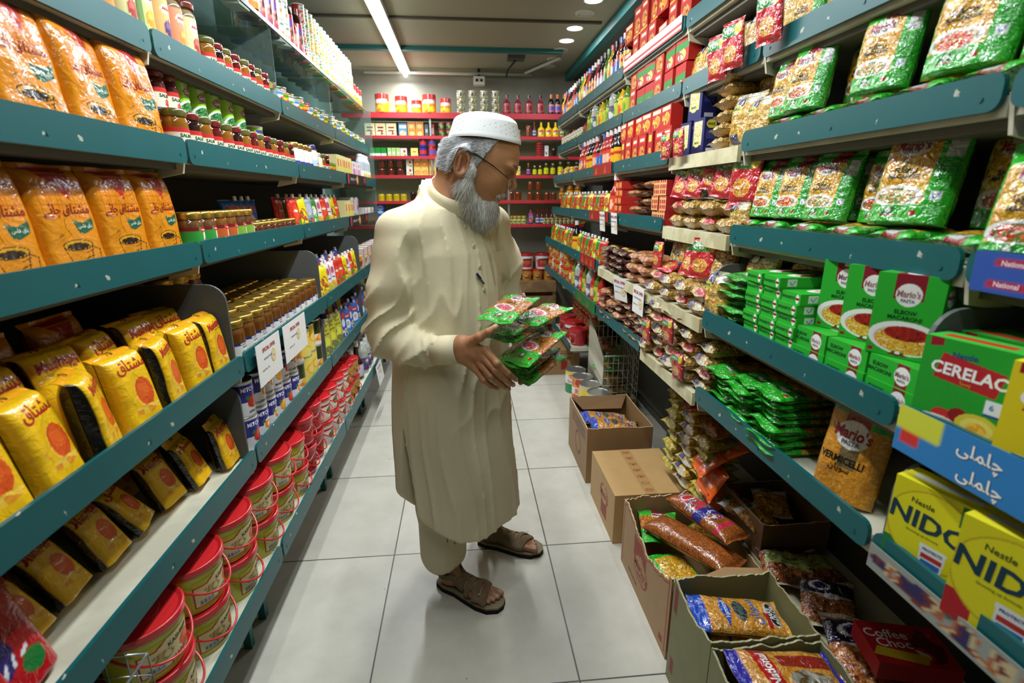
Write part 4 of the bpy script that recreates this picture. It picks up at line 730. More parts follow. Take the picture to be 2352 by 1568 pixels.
# plain bagged noodles, snacks and rusks
Nc = ['b98f3e', '9c7424', 'cfa856', '835e18', 'e0c684']
def noodle(key, lab, w=.13, h=.165, d=.055, cols=Nc, fr=90, extra=()):
    o = [('n', 60, .25), ('B', 0, 0, 1, 1, cols, fr)] + ([('r', .08, .74, .52, .93, '1f2650'), ('e', .30, .835, .16, .07, 'e0dfcf'), ('r', .60, .78, .95, .95, 'd8d4c0'), ('r', .12, .03, .42, .24, '1f2650'), ('r', .50, .03, .80, .14, 'c8c4b0')] if lab == 'navy' else [('r', 0, .82, 1, .95, 'b3202a'), ('e', .3, .885, .14, .05, 'e8d23a'), ('r', .35, .02, 1, .15, 'b3202a')] if lab == 'red' else []) + list(extra)
    bag(key, 'noodle_bag', 'noodle bag', w=w, h=h, d=d, ops=o, base=cols[0], mat='film', wr=.004, boxy=2.6, lump=.007, lf=70, nu=46, nv=58, st=.07, sb=.07, seal='b9b49a' if lab != 'none' else None)
noodle('nd', 'navy'); noodle('ndr', 'red'); noodle('ndp', 'plain')
noodle('mac', 'navy', fr=70, cols=['d3a63c', 'c49430', 'e6c56a', 'b58022'], extra=[('p', [(0, .52), (.62, .98), (.40, 1), (0, .66)], '20307a'), ('e', .22, .72, .16, .08, 'd8d83a'), ('t', 'BAKE', .22, .72, .010, '2a4a2a')], w=.14, h=.17)
noodle('snk', 'plain', cols=['a8652c', '93531f', 'c07c3c', '7f4518'], w=.12, h=.15, d=.05)
noodle('chk', 'plain', cols=['8f4f22', 'b06a34', '6a3616', 'c98448'], w=.18, h=.24, d=.045, fr=80, extra=[('r', 0, .56, 1, .86, '1c1430'), ('e', .35, .72, .2, .09, 'd8d6dc'), ('e', .35, .72, .15, .065, '2a1a4a'), ('p', [(.05, .56), (.5, .48), (.95, .60), (.6, .60), (.4, .56)], 'dcdae2')])
noodle('chk2', 'plain', cols=['8f4f22', 'b06a34', '6a3616'], w=.17, h=.16, d=.05, fr=80, extra=[('p', [(.05, .45), (.95, .30), (1, .72), (.1, .8)], 'a8b86a'), ('t', 'Roasted', .5, .6, .010, '2a3a1a'), ('t', 'Gram snack', .5, .5, .008, '2a3a1a'), ('r', 0, .82, 1, 1, '2a1f4a')])
noodle('org', 'plain', cols=['b87a22', 'd89a34', '8f5a16', 'e8b84a'], w=.14, h=.15, d=.045, extra=[('r', .0, .72, 1, .93, 'd8dcd8'), ('e', .4, .82, .2, .08, '2f8a3a')])
bag('mag', 'instant_noodle_packet', 'noodle packet', w=.095, h=.125, d=.022, ops=[('n', 40, .1), ('r', 0, .66, .75, .88, '1f8a3a'), ('r', 0, .88, 1, 1, 'b01f26'), ('e', .48, .32, .32, .17, 'e8b04a'), ('b', .48, .31, .28, .14, ['d8a040', 'b8602a', 'e8c468'], 120), ('e', .82, .8, .14, .14, 'e8cc2a'), ('b', .38, .78, .28, .05, ['e8e8d8', '1f8a3a', 'e8e8d8'], 130)], base='c01f28', back='b01a22', mat='film', wr=.0035, boxy=3, nu=40, nv=50, st=.06, sb=.06)
bag('yel_b', 'macaroni_bag', 'macaroni bag', w=.13, h=.165, d=.05, ops=[('n', 40, .2), ('B', 0, .05, 1, .62, ['e0b81c', 'd0a010', 'f0d040'], 60), ('r', 0, .62, 1, .95, 'c9c862'), ('e', .34, .78, .15, .07, '2a5a78'), ('e', .34, .78, .11, .045, 'c8d8c0')], base='e0b81c', mat='film', wr=.004, boxy=2.6, lump=.005, lf=60, nu=44, nv=56)
bag('olv_b', 'macaroni_bag', 'macaroni bag', w=.13, h=.165, d=.05, ops=[('n', 40, .2), ('B', 0, .05, 1, .7, ['b8a42a', 'a38f1c', 'd0bd4a'], 60), ('r', 0, .7, 1, .95, 'b0b060'), ('e', .34, .82, .15, .06, '2a4a58')], base='b0a02a', mat='film', wr=.004, boxy=2.6, lump=.005, lf=60, nu=44, nv=56)
bag('brd_b', 'crumb_packet', 'crumb packet', w=.15, h=.13, d=.025, ops=[('t', 'Breadcrumbs', .5, .70, .018, 'f0ece4', 0, .05, .72), ('t', 'Breadcrumbs', .5, .70, .0175, '8f1c14', 0, .05, .70), ('t', 'Yummmmi', .5, .42, .020, 'f2efe8', 0, .1, .8), ('n', 30, .12), ('r', .8, .12, .9, .2, 'b01f26')], base='e8621a', mat='foil', wr=.003, boxy=4, nu=50, nv=44)
bag('dat', 'date_packet', 'snack packet', w=.13, h=.15, d=.030, ops=[('n', 50, .4), ('B', 0, .08, 1, .92, ['3a1414', '4a1c18', '2a0e10', '5a2a1c'], 30), ('r', 0, .40, 1, .52, 'b89a4a'), ('e', .5, .46, .3, .12, 'c8b060')], base='3a1416', mat='film', wr=.005, boxy=2.6, lump=.003, nu=30, nv=36, seal='a88a4a')
bag('rusk', 'rusk_packet', 'snack packet', w=.12, h=.15, d=.045, ops=[('n', 50, .3), ('B', 0, .08, 1, .92, ['b87a4a', 'a8683a', 'c88f60'], 25), ('r', 0, .80, 1, 1, 'c8b8a8')], base='b0744a', mat='film', wr=.005, boxy=3, nu=28, nv=34)
bag('grp', 'green_noodle_packet', 'noodle packet', w=.14, h=.20, d=.020, ops=[('n', 50, .3), ('r', 0, .35, 1, .80, 'c8c4a0'), ('B', 0, .38, 1, .78, ['a8a06a', '8a9a5a', 'c8bc8a'], 60), ('r', 0, .0, 1, .22, '3fa83f'), ('r', .1, .84, .9, .96, '2fa838'), ('e', .5, .3, .2, .06, 'd8dcd0')], base='58a84a', mat='film', wr=.005, boxy=4, nu=34, nv=44)
bag('verL', 'vermicelli_roll', 'vermicelli packet', w=.13, h=.36, d=.075, ops=[('n', 14, .12), ('B', 0, 0, 1, 1, ['8c4a1c', '9c5826', '7a3d14', 'a8642e'], 200)], base='8c4a1c', mat='foil', wr=.004, wf=18, boxy=2.2, nu=50, nv=110, st=.03, sb=.03)
bag('verP', 'vermicelli_roll', 'vermicelli packet', w=.11, h=.30, d=.06, ops=[('n', 14, .1), ('B', 0, 0, 1, 1, ['8c4a1c', '9c5826', '7a3d14', 'a8642e'], 200), ('r', 0, .16, 1, .22, 'c22a48'), ('b', .5, .60, .48, .32, ['8c4a1c', 'd8d0d8', '2a2f7a', '9c5826', 'c22a48'], 70), ('p', [(0, .42), (1, .36), (1, .50), (0, .56)], '25287a'), ('t', '\uFBAF\uFEEE\uFEB4\uFBFE', .5, .46, .016, 'e8e8f0'), ('e', .5, .80, .30, .07, 'd8d4d4'), ('e', .5, .80, .24, .055, 'c22a38'), ('r', .2, .92, .8, .97, 'c22a48')], base='8c4a1c', mat='foil', wr=.004, boxy=2.2, nu=60, nv=110, st=.03, sb=.03)
bag('verB', 'vermicelli_packet', 'vermicelli packet', w=.13, h=.25, d=.045, ops=[('n', 20, .1), ('B', 0, 0, 1, 1, ['c8862a', 'd89a3c', 'b8761e', 'e0ac54'], 160), ('r', 0, .86, 1, 1, '1f4fb8'), ('p', [(.05, .66), (.5, .72), (.95, .66), (.5, .60)], '1f4fb8'), ('t', 'Vermicelli', .5, .66, .013, 'e8eef4', 0, .1, .9), ('b', .5, .50, .30, .07, ['3a4a4a', '56645c', '2a3434'], 90), ('t', '\uFEE5\uFE8E\uFBFE\uFEEE\uFEB3', .5, .37, .026, '2f6ac0'), ('e', .5, .14, .34, .075, 'e4e4e6'), ('e', .5, .14, .31, .062, '17141a'), ('t', 'BAKE', .5, .17, .012, 'e8e8e8'), ('t', 'PARLOR', .5, .115, .012, 'e8e8e8'), ('r', .1, .20, .5, .25, 'b01f26')], base='c8862a', mat='film', wr=.003, boxy=3, nu=60, nv=100)
bag('verN', 'vermicelli_packet', 'vermicelli packet', w=.14, h=.25, d=.05, ops=[('n', 20, .1), ('B', 0, 0, 1, 1, ['c88a34', 'd8a04a', 'b87a24'], 160), ('p', [(.0, .60), (1, .66), (1, .82), (0, .76)], 'b8201f'), ('t', 'National', .5, .71, .022, 'f0ece4', 3, .05, .85), ('r', .55, .1, .8, .58, '8f2a1c'), ('b', .3, .35, .2, .2, ['5a4a2a', '8a8a7a', 'b8b0a0'], 60), ('r', 0, .90, 1, 1, '22209a'), ('r', 0, 0, 1, .08, '22209a')], base='c88a34', mat='film', wr=.004, boxy=3, nu=60, nv=90)
bag('redp', 'red_foil_bag', 'foil bag', w=.17, h=.22, d=.06, ops=[('n', 16, .1), ('e', .3, .45, .22, .2, '2a1f6a'), ('e', .66, .22, .16, .10, '1f7a35'), ('l', .30, .30, .36, .36, .008, 'e8e8ee'), ('l', .44, .30, .48, .38, .006, 'e8e8ee'), ('l', .58, .33, .66, .36, .007, 'e8e8ee')], base='b8101c', mat='foil', flat=True, boxy=4, wr=.005, wf=16, nu=40, nv=50, st=.08)
bag('pur', 'crisp_packet', 'snack packet', w=.14, h=.20, d=.03, ops=[('n', 30, .3), ('r', 0, .5, 1, 1, 'c8ccd0'), ('r', .2, .7, .8, .8, '5a2a6a')], base='b8b0a0', mat='film', wr=.006, nu=30, nv=36)
W_, H_ = .15, .19
carton('kheer', .15, .05, .20, '1f4f9a', [('e', .62, .46, .55, .27, 'c8c4b8'), ('e', .62, .46, .50, .235, 'e8e4dc'), ('e', .62, .45, .42, .19, 'd8962a'), ('e', .68, .48, .22, .09, 'e8e0d0'), ('e', .70, .48, .14, .05, 'd8962a'), ('r', 0, 0, 1, .13, '1c4a3a'), ('t', 'Original KHEER', .42, .065, .010, 'e8e8d8', 0, .1), ('b', .3, .92, .4, .10, ['c8ccd4', '1f4f9a', 'e8ecf0'], 50)], res=55)
# ---------------------------------------------------------------- back wall
def brow(si, key, x0, pitch, n, desc, layers=1, lh=.1, y=None, full=False, dz=0, sc=1, w2=''):
    nm = ['highest', 'second', 'third', 'fourth', 'fifth', 'lowest'][si]
    for l in range(layers):
        for i in range(n):
            place(key, x0+i*pitch+J(.002), (BY+.05 if y is None else y), BZ[si]-.001+dz+l*lh, 'B', yaw=J(6), desc=desc, where=('upper ' if l == 1 else 'top ' if l == 2 else '')+(w2+' ' if w2 else '')+f'on the {nm} back shelf', full=full, sc=sc)
brow(0, 'oval', -.66, .165, 1, 'red drink powder tin with white band', sc=1.12); brow(0, 'oval', -.50, .165, 1, 'yellow and orange drink powder tin', sc=1.0); brow(0, 'oval', -.375, .12, 1, 'smaller orange powder tin', sc=.85, y=BY+.12); brow(0, 'oval', -.26, .16, 1, 'big orange powder tin with red top', sc=1.12); brow(0, 'oval', -.12, .12, 1, 'dark red tin at the end of the powder tins', sc=.9)
brow(0, 'mush', .01, .10, 4, 'small cream mushroom can', layers=3, lh=.0625)
brow(0, 'rosy', .41, .095, 2, 'round pink syrup bottle'); brow(0, 'rosy', .605, .10, 2, 'round dark syrup bottle', sc=1.0)
brow(0, 'wine', .80, .058, 4, 'dark syrup bottle with orange cap'); brow(0, 'sy2', 1.03, .07, 1, 'dark bottle in the corner', sc=.8)
brow(1, 'cake', -.78, .092, 3, 'cream cake mix box'); brow(1, 'cakeb', -.50, .08, 1, 'blue cake mix box'); brow(1, 'orb', -.425, .07, 2, 'small orange baking box', layers=2, lh=.0585)
brow(1, 'tall_g', -.295, .05, 1, 'tall grey packet box'); brow(1, 'tall_r', -.245, .05, 1, 'tall red packet box'); brow(1, 'grn_c', -.165, .065, 4, 'small olive can', layers=2, lh=.0585); brow(1, 'mush', .13, .07, 2, 'cream mushroom can', layers=2, lh=.0625)
brow(1, 'mush', .27, .075, 4, 'mushroom can hidden past the cap'); brow(1, 'olive', .60, .066, 1, 'brown olive jar with orange lid', sc=.95); brow(1, 'hot', .655, .05, 1, 'orange hot sauce bottle', sc=1.1); brow(1, 'mus', .715, .064, 3, 'yellow mustard squeeze bottle')
brow(1, 'spc', .90, .05, 1, 'blue capped jar', sc=1.2); brow(1, 'pick', .955, .06, 1, 'dark pickle jar', sc=1.0); brow(1, 'olive', 1.015, .068, 2, 'red labelled sauce jar', sc=.9)
brow(2, 'teag', -.77, .048, 3, 'green and white tea box'); brow(2, 'teal', -.625, .038, 3, 'pale green checked tea box'); brow(2, 'whr', -.50, .06, 1, 'small brown and white box'); brow(2, 'yel', -.41, .07, 1, 'yellow custard box')
brow(2, 'pp', -.33, .07, 1, 'blue powder tin', layers=2, lh=.0755); brow(2, 'pr', -.255, .07, 1, 'red powder tin', layers=2, lh=.0755); brow(2, 'nut', -.165, .12, 2, 'chocolate spread jar with white lid', full=True); brow(2, 'nut', .09, .10, 4, 'chocolate spread jar past the man')
brow(2, 'rs', .70, .07, 1, 'flat dark red tin', layers=6, lh=.0205); brow(2, 'dom', .765, .05, 1, 'tall white speckled box'); brow(2, 'cof', .83, .06, 1, 'purple lidded jar', sc=.9); brow(2, 'nut', .90, .08, 1, 'chocolate jar with white lid', sc=.78); brow(2, 'pr', .975, .07, 1, 'red lidded tub', layers=2, lh=.064, sc=.85); brow(2, 'kno', 1.055, .07, 1, 'tall red soup box')
brow(3, 'rj', -.70, .078, 3, 'red labelled jar', layers=2, lh=.0655); brow(3, 'whr', -.46, .06, 1, 'white and red box', layers=2, lh=.0685, sc=1.0); brow(3, 'oaty', -.39, .066, 3, 'yellow oat box'); brow(3, 'oat', -.39, .066, 3, 'orange oat box', dz=.0725); brow(3, 'rj', -.18, .055, 1, 'slim red jar', layers=2, lh=.0655); brow(3, 'rj', -.08, .06, 1, 'pink jar beside the post', layers=2, lh=.0655, sc=.9); brow(3, 'yj', -.02, .06, 2, 'small gold lidded jar')
brow(3, 'oj_y', .10, .08, 6, 'yellow can past the man'); brow(3, 'wine', .60, .05, 1, 'green bottle beside the glasses', sc=.65); brow(3, 'oliv', .66, .05, 2, 'small olive oil bottle', sc=.8); brow(3, 'oliv', .765, .062, 2, 'olive oil bottle'); brow(3, 'oliv', .895, .075, 3, 'larger olive oil bottle with pale cap', sc=1.12)
brow(4, 'yj', -.72, .066, 4, 'yellow mustard jar'); brow(4, 'cof', -.44, .055, 1, 'coffee jar with red lid'); brow(4, 'cof', -.385, .055, 1, 'small coffee jar'); brow(4, 'cofg', -.32, .06, 1, 'tall coffee jar with gold lid', sc=1.1); brow(4, 'cofg', -.245, .06, 5, 'dark coffee jar')
brow(4, 'hny', .30, .07, 4, 'honey jar with pale label'); brow(4, 'hny', .62, .075, 2, 'round honey jar with gold disc', layers=2, lh=.0905, sc=.95); brow(4, 'hny', .775, .066, 2, 'brown honey jar', sc=.9); brow(4, 'honb', .915, .065, 1, 'honey bottle with yellow cap', sc=.95); brow(4, 'honb', .99, .07, 2, 'tall squeezy honey bottle', sc=1.2)
brow(5, 'blu', -.74, .085, 1, 'blue powder carton', layers=2, lh=.0955); brow(5, 'blk', -.655, .082, 5, 'orange powder carton'); brow(5, 'blu', -.65, .09, 1, 'blue powder pack', y=BY+.11)
brow(5, 'spc', .40, .04, 5, 'small spice bottle', sc=1.15); brow(5, 'sy2', .63, .05, 1, 'orange capped sauce bottle', sc=.72); brow(5, 'hot', .69, .045, 9, 'red hot sauce bottle', sc=1.15); brow(5, 'spc', .75, .038, 8, 'small sauce sachet jar', y=BY+.02, sc=.85); brow(5, 'yj', 1.07, .055, 2, 'orange lidded jar', sc=.95)
# stack of buckets on a wooden crate below the back shelves
cr = tag(empty('wooden_crate', (.66, 5.0, 0)), 'low wooden crate carrying pickle buckets against the back wall', 'crate')
wd = simple('crate_wood', '8a6a44', .7, col2='75583a', cscale=12)
for z in (0, .18, .36, .50):
    link('slat', bbox_mesh('slat', -.22, -.14, z, .22, -.125, z+.10, wd), cr); link('slat', bbox_mesh('slat', -.22, .125, z, .22, .14, z+.10, wd), cr)
link('top_board', bbox_mesh('top_board', -.22, -.125, .585, .22, .125, .60, wd), cr)
for x in (-.205, .205): link('end_board', bbox_mesh('end_board', x-.015, -.125, 0, x+.015, .125, .585, wd), cr)
for i in range(4): place('bkj', .50+i*.108, 5.0, .60, 'B', desc='small red lidded pickle bucket', where='on the wooden crate', full=True, sc=1.05)
for i in range(2): place('bkt', .60+i*.165, 5.0, .712, 'B', desc='white bucket with red lid', where='on the small pickle buckets', full=True, sc=1.0)
# ---------------------------------------------------------------- tea side
SAL = ['sal_o', 'sal_d', 'sal_o', 'sal_r']; SALD = ['jam jar with red and cream fruit label', 'dark plum jam jar', 'orange jam jar with cream label', 'red jam jar']
TALLJ = ['jb_a', 'jb_b', 'jb_c', 'jb_d']; TALLD = ['slim bottle with red fruit label', 'slim bottle with yellow fruit label', 'slim bottle with purple fruit label', 'slim bottle with peach fruit label']
row('L', 'L1', TALLJ, 1.12, .074, 9, inset=.04, desc=TALLD)
row('L', 'L1', SAL, 1.82, .066, 8, inset=.042, desc=SALD)
row('L', 'L1', ['sal_big'], 1.70, .10, 1, inset=.19, desc='big orange jam jar with cream label', dz=.0)
row('L', 'L1', SAL, 1.83, .075, 7, inset=.12, desc=['jam jar with dark lid']*4, w2='in the back row')
row('L', 'L1', ['sc_w', 'sc_y', 'sc_g', 'sc_w', 'sc_y', 'sc_r'], 2.43, .076, 11, inset=.045, desc=['small white food can', 'small yellow food can', 'small green food can', 'small white food can with red fruit', 'small yellow sweetcorn can', 'small red food can'])
row('L', 'L1', ['bl'], 2.45, .1, 1, inset=.15, desc='large blue and green can')
row('L', 'L1', ['ye'], 2.57, .085, 2, inset=.145, desc='tall yellow can with chip picture')
row('L', 'L1', ['gr'], 2.79, .1, 1, inset=.15, desc='large green can of mixed vegetables')
row('L', 'L1', ['ye', 'gr', 'oval'], 2.93, .12, 3, inset=.15, desc=['yellow can beyond the green one', 'green vegetable can beyond the yellow one', 'red topped orange tin'])
row('L', 'L1', ['sc_g', 'sc_y', 'sc_w', 'sc_g', 'sc_y'], 3.34, .075, 14, inset=.045, layers=1, desc=['green can in the far bay', 'yellow can in the far bay', 'white can in the far bay', 'green pea can in the far bay', 'yellow corn can in the far bay'])
row('L', 'L1', ['ye', 'gr'], 3.36, .12, 7, inset=.14, desc=['tall yellow can', 'tall green can'], w2='in the far bay')
# glass shelf
row('L', 'LG', ['wht'], 1.98, .10, 3, inset=.015, desc='white and red food box')
row('L', 'LG', ['sq_big'], 2.30, .1, 1, inset=.05, desc='dark syrup bottle with bright orange label')
row('L', 'LG', ['sy2'], 2.40, .072, 3, inset=.045, desc='dark syrup bottle with mauve label')
row('L', 'LG', ['oj_w'], 2.62, .072, 2, layers=3, lh=.0855, inset=.045, desc='white fruit drink can')
row('L', 'LG', ['sy2', 'ket'], 2.77, .068, 3, inset=.045, desc=['slim dark syrup bottle', 'slim red bottle'])
row('L', 'LG', ['oj_r', 'oj_g'], 2.98, .070, 2, layers=3, lh=.0855, inset=.045, desc=['red fruit drink can', 'green fruit drink can'])
row('L', 'LG', ['oj_y', 'oj_y', 'oj_g'], 3.13, .070, 7, layers=3, lh=.0855, inset=.045, desc=['yellow drink can', 'yellow drink can with green mark', 'green drink can'])
row('L', 'LG', ['oj_r', 'oj_y', 'oj_g', 'oj_g'], 3.63, .070, 8, layers=3, lh=.0855, inset=.045, desc=['red drink can in the far group', 'yellow drink can in the far group', 'green drink can in the far group', 'green topped drink can in the far group'])
row('L', 'LG', ['oval'], 4.22, .112, 3, inset=.07, desc='orange and red drink powder tin')
row('L', 'LG', ['sal_big'], 1.62, .09, 5, rows=2, rg=.1, inset=.14, desc='big dark jar seen through the glass')
row('L', 'LG', ['gr', 'bl'], 2.5, .13, 13, inset=.20, desc=['large green can in the back row', 'large blue can in the back row'])
# green tub shelf
for i, y in enumerate((.575, .732, .889, 1.046, 1.203, 1.360)):
    place('tea2', -.69-.066, y, 1.499, 'L', yaw=J(5), rx=-5+J(3), desc='tall shiny orange tea packet', where='on the top tea shelf')
row('L', 'L2', SAL, 1.49, .0685, 14, inset=.042, desc=SALD)
row('L', 'L2', ['sal_r'], 1.49, .0685, 3, inset=.115, layers=2, lh=.1055, desc='peach jam jar with dark lid', w2='at back')
row('L', 'L2', ['sal_o'], 1.70, .0685, 8, inset=.125, desc='brown jam jar under the green tubs')
for i, y in enumerate((1.70, 1.80, 1.90, 2.0, 2.10)):
    place('tub', -.69-.135, y, 1.499+.1055, 'L', yaw=J(8), desc='tall green garden pea tub with white lid', where='on top of the jam jars')
place('tub', -.69-.16, 2.29, 1.499, 'L', sc=1.36, desc='green pea tub standing apart at the end of its row')
row('L', 'L2', ['mayo'], 2.45, .070, 4, inset=.045, desc='white mayonnaise jar with blue label and gold lid')
row('L', 'L2', ['mayo_w'], 2.75, .1, 1, inset=.05, desc='white mayonnaise bottle with blue lid')
row('L', 'L2', ['mayo_y'], 2.84, .1, 1, inset=.045, desc='cream mayonnaise jar with yellow label')
row('L', 'L2', ['sal_o', 'sal_d'], 2.91, .066, 2, inset=.045, desc=['small brown jar past the mayonnaise', 'small dark jar past the mayonnaise'])
row('L', 'L2', ['sc_y'], 3.04, .076, 2, inset=.045, layers=1, desc='yellow pineapple can')
row('L', 'L2', ['ye'], 3.07, .1, 1, inset=.14, desc='yellow and red can behind the pineapple can')
row('L', 'L2', ['gr'], 2.93, .1, 1, inset=.16, desc='green can in the shade behind the jars')
row('L', 'L2', ['ybx'], 3.19, .058, 7, inset=.014, desc='pale yellow upright packet box')
row('L', 'L2', ['pbx'], 3.62, .054, 5, inset=.014, desc='pink and white upright packet box')
row('L', 'L2', ['wwb'], 4.02, .085, 4, inset=.05, desc='clear bottle with yellow patch')
# upper tea shelf
for i, y in enumerate((.605, .758, .911, 1.064, 1.217, 1.368)):
    place('tea', -.695-.060, y, 1.244, 'L', yaw=J(4), rx=-4+J(2), desc='glossy orange tea packet with steaming cup picture', where='on the lower orange tea shelf')
row('L', 'L3', ['nat_g', 'nat_g', 'nat_o', 'nat_o', 'nat_m', 'nat_m'], 1.50, .070, 6, inset=.045, desc=['jam jar with green cherry label', 'jam jar with green cherry label', 'jam jar with orange label', 'jam jar with orange label', 'jam jar with mixed fruit label', 'jam jar with mixed fruit label'])
row('L', 'L3', ['low_jar'], 1.92, .062, 7, inset=.04, rows=2, rg=.064, desc='short squat preserve jar with gold lid')
row('L', 'L3', ['mit_r'], 1.93, .085, 2, inset=.20, layers=1, desc='dark jam jar in the shade at the back')
row('L', 'L3', ['pb'], 2.16, .065, 3, inset=.20, rx=-6, desc='blue mayonnaise pouch with white spout', jy=2, yaw=-25)
row('L', 'L3', ['prd', 'pyl', 'pgy', 'pgr', 'pw', 'prd', 'pw', 'pyl'], 2.44, .093, 9, inset=.05, rx=-6, yaw=-22, desc=['red chilli sauce pouch', 'yellow sauce pouch', 'grey sauce pouch', 'green sauce pouch', 'white and red sauce pouch', 'bright red sauce pouch', 'white garlic sauce pouch', 'yellow mustard pouch'])
row('L', 'L3', ['prd', 'pgr'], 2.48, .10, 7, inset=.13, rx=-4, yaw=-15, desc=['red sauce pouch in the back row', 'green sauce pouch in the back row'])
row('L', 'L3', ['ybx'], 3.33, .058, 4, inset=.014, desc='yellow striped packet box')
for i, y in enumerate((3.62, 3.76)): place('pbx', -.73, y, 1.244+.02, 'L', ry=22, desc='tilted pink and white packet box', where='on the far end of the pouch shelf')
row('L', 'L3', ['brn', 'whr'], 3.92, .07, 6, inset=.014, desc=['small brown and white box', 'small white box'])
# marmalade shelf: yellow tea packets, then honey-coloured jars
ty = (.585, .70, .815, .93, 1.045, 1.16, 1.275, 1.385)
for i, y in enumerate(ty):
    place(('teay', 'teay', 'teau', 'teay', 'teau', 'teay', 'teau', 'teay')[i], -.63-.052, y, .929, 'L', yaw=(6, -4, 10, 26, -6, 14, -4, 4)[i], rx=(-8, -12, -10, -6, -8, -5, -4, -4)[i], desc='yellow tea packet with orange cup print', where='in the front yellow row')
for i, y in enumerate((.62, .75, .88, 1.01, 1.14, 1.27, 1.38)):
    place(('teau', 'teay')[i % 2], -.63-.145, y, .929, 'L', yaw=J(14), rx=-10+J(5), sc=1.12, desc='taller yellow tea packet leaning in the second row', where='on the yellow tea shelf')
place('tea', -.90, 1.20, .929, 'L', rx=-8, desc='orange tea packet in shade behind the yellow ones'); place('tea', -.88, .80, .929, 'L', rx=-14, yaw=12, desc='orange tea packet with red top behind the taller packets'); place('tea', -.90, .99, .929, 'L', rx=-6, yaw=-8, desc='orange tea packet standing deep between the leaning packets')
row('L', 'L4', ['mit'], 1.505, .0775, 11, inset=.050, rows=4, rg=.078, desc='marmalade jar with gold lid and navy label')
row('L', 'L4', ['mit_o'], 1.52, .0775, 3, inset=.128+.10, dz=.1185, desc='orange marmalade jar stacked on other jars')
row('L', 'L4', ['mit_r'], 1.77, .0775, 1, inset=.29, dz=.1185, desc='dark jam jar with white label stacked at the back')
row('L', 'L4', ['pyl', 'pyl', 'pw', 'pw', 'prd', 'prd', 'pyl', 'pw', 'prd'], 2.43, .088, 10, inset=.05, rx=-5, yaw=-20, desc=['yellow mustard sauce pouch', 'yellow mustard sauce pouch', 'white and maroon garlic pouch', 'white and maroon garlic pouch', 'red ketchup pouch', 'red ketchup pouch', 'yellow squeezy pouch', 'white sauce pouch', 'red squeezy pouch'])
row('L', 'L4', ['pw', 'pbl'], 2.46, .10, 8, inset=.135, rx=-4, yaw=-16, desc=['white sauce pouch in the back row', 'blue sauce pouch in the back row'])
row('L', 'L4', ['orl', 'brn'], 3.35, .075, 13, inset=.014, layers=2, lh=.0705, desc=['small orange box', 'brown and white tea box'])
# blue can shelf
for i, y in enumerate((.78, .89, .995, 1.10, 1.20, 1.30, 1.40)):
    place(('teays', 'teays', 'teays', 'teaus', 'teays', 'teaus', 'teays')[i], -.635-(.12, .13, .12, .12, .11, .09, .06)[i], y, .645, 'L', yaw=(4, 8, 4, 18, -4, 6, 2)[i], rx=(-30, -28, -26, -34, -24, -20, -10)[i], desc='small yellow tea packet tipped back on the shelf', where='below the big yellow packets')
for i, y in enumerate((.86, 1.12, 1.24, 1.36)): place('teaus', -.635-.24, y, .645, 'L', yaw=J(8), rx=-16, desc='small yellow tea packet standing deep in the shade', where='below the big yellow packets')
place('redp', -.69, .60, .645, 'L', rx=-16, sc=.85, desc='red foil detergent bag nearer the camera'); place('redp', -.70, .685, .645, 'L', rx=-14, yaw=8, sc=.85, desc='red foil detergent bag beside the small tea packets')
MC = ['mc_a', 'mc_o', 'mc_o', 'mc_m', 'mc_s', 'mc_o']; MCD = ['blue and white can with apple picture', 'blue and white can with orange slice picture', 'blue and white can with orange slice picture', 'blue and white can with mixed fruit picture', 'blue and white can with strawberry picture', 'blue and white can with orange slice picture']
row('L', 'L5', MC, 1.515, .080, 6, inset=.050, layers=2, lh=.1125, desc=MCD, jy=12)
row('L', 'L5', MC, 1.53, .082, 6, inset=.135, layers=2, lh=.1125, desc=[d.replace(' picture', '') for d in MCD], w2='deep')
row('L', 'L5', ['fc_p', 'fc_y', 'fc_y', 'fc_p'], 2.02, .0885, 4, inset=.055, layers=2, lh=.1155, desc=['green and white can with orange picture', 'yellow pineapple ring can', 'yellow pineapple ring can', 'green and white can with orange picture'])
row('L', 'L5', ['fc_p'], 2.04, .09, 4, inset=.15, layers=2, lh=.1155, desc='orange segment can', w2='in the back row')
row('L', 'L5', ['pol'], 2.47, .115, 3, inset=.05, rx=-4, yaw=-22, desc='olive green pouch with white spout')
row('L', 'L5', ['pbl', 'pb'], 2.83, .10, 6, inset=.05, rx=-4, yaw=-20, desc=['blue and white pouch', 'deep blue pouch'])
row('L', 'L5', ['pbl', 'pyl'], 2.86, .10, 6, inset=.14, rx=-4, yaw=-20, desc=['blue pouch in the back row', 'yellow pouch in the back row'])
row('L', 'L5', ['pbl', 'ybx', 'pyl'], 3.45, .10, 9, inset=.05, rx=-2, desc=['blue pouch in the far bay', 'pale box in the far bay', 'yellow pouch in the far bay'])
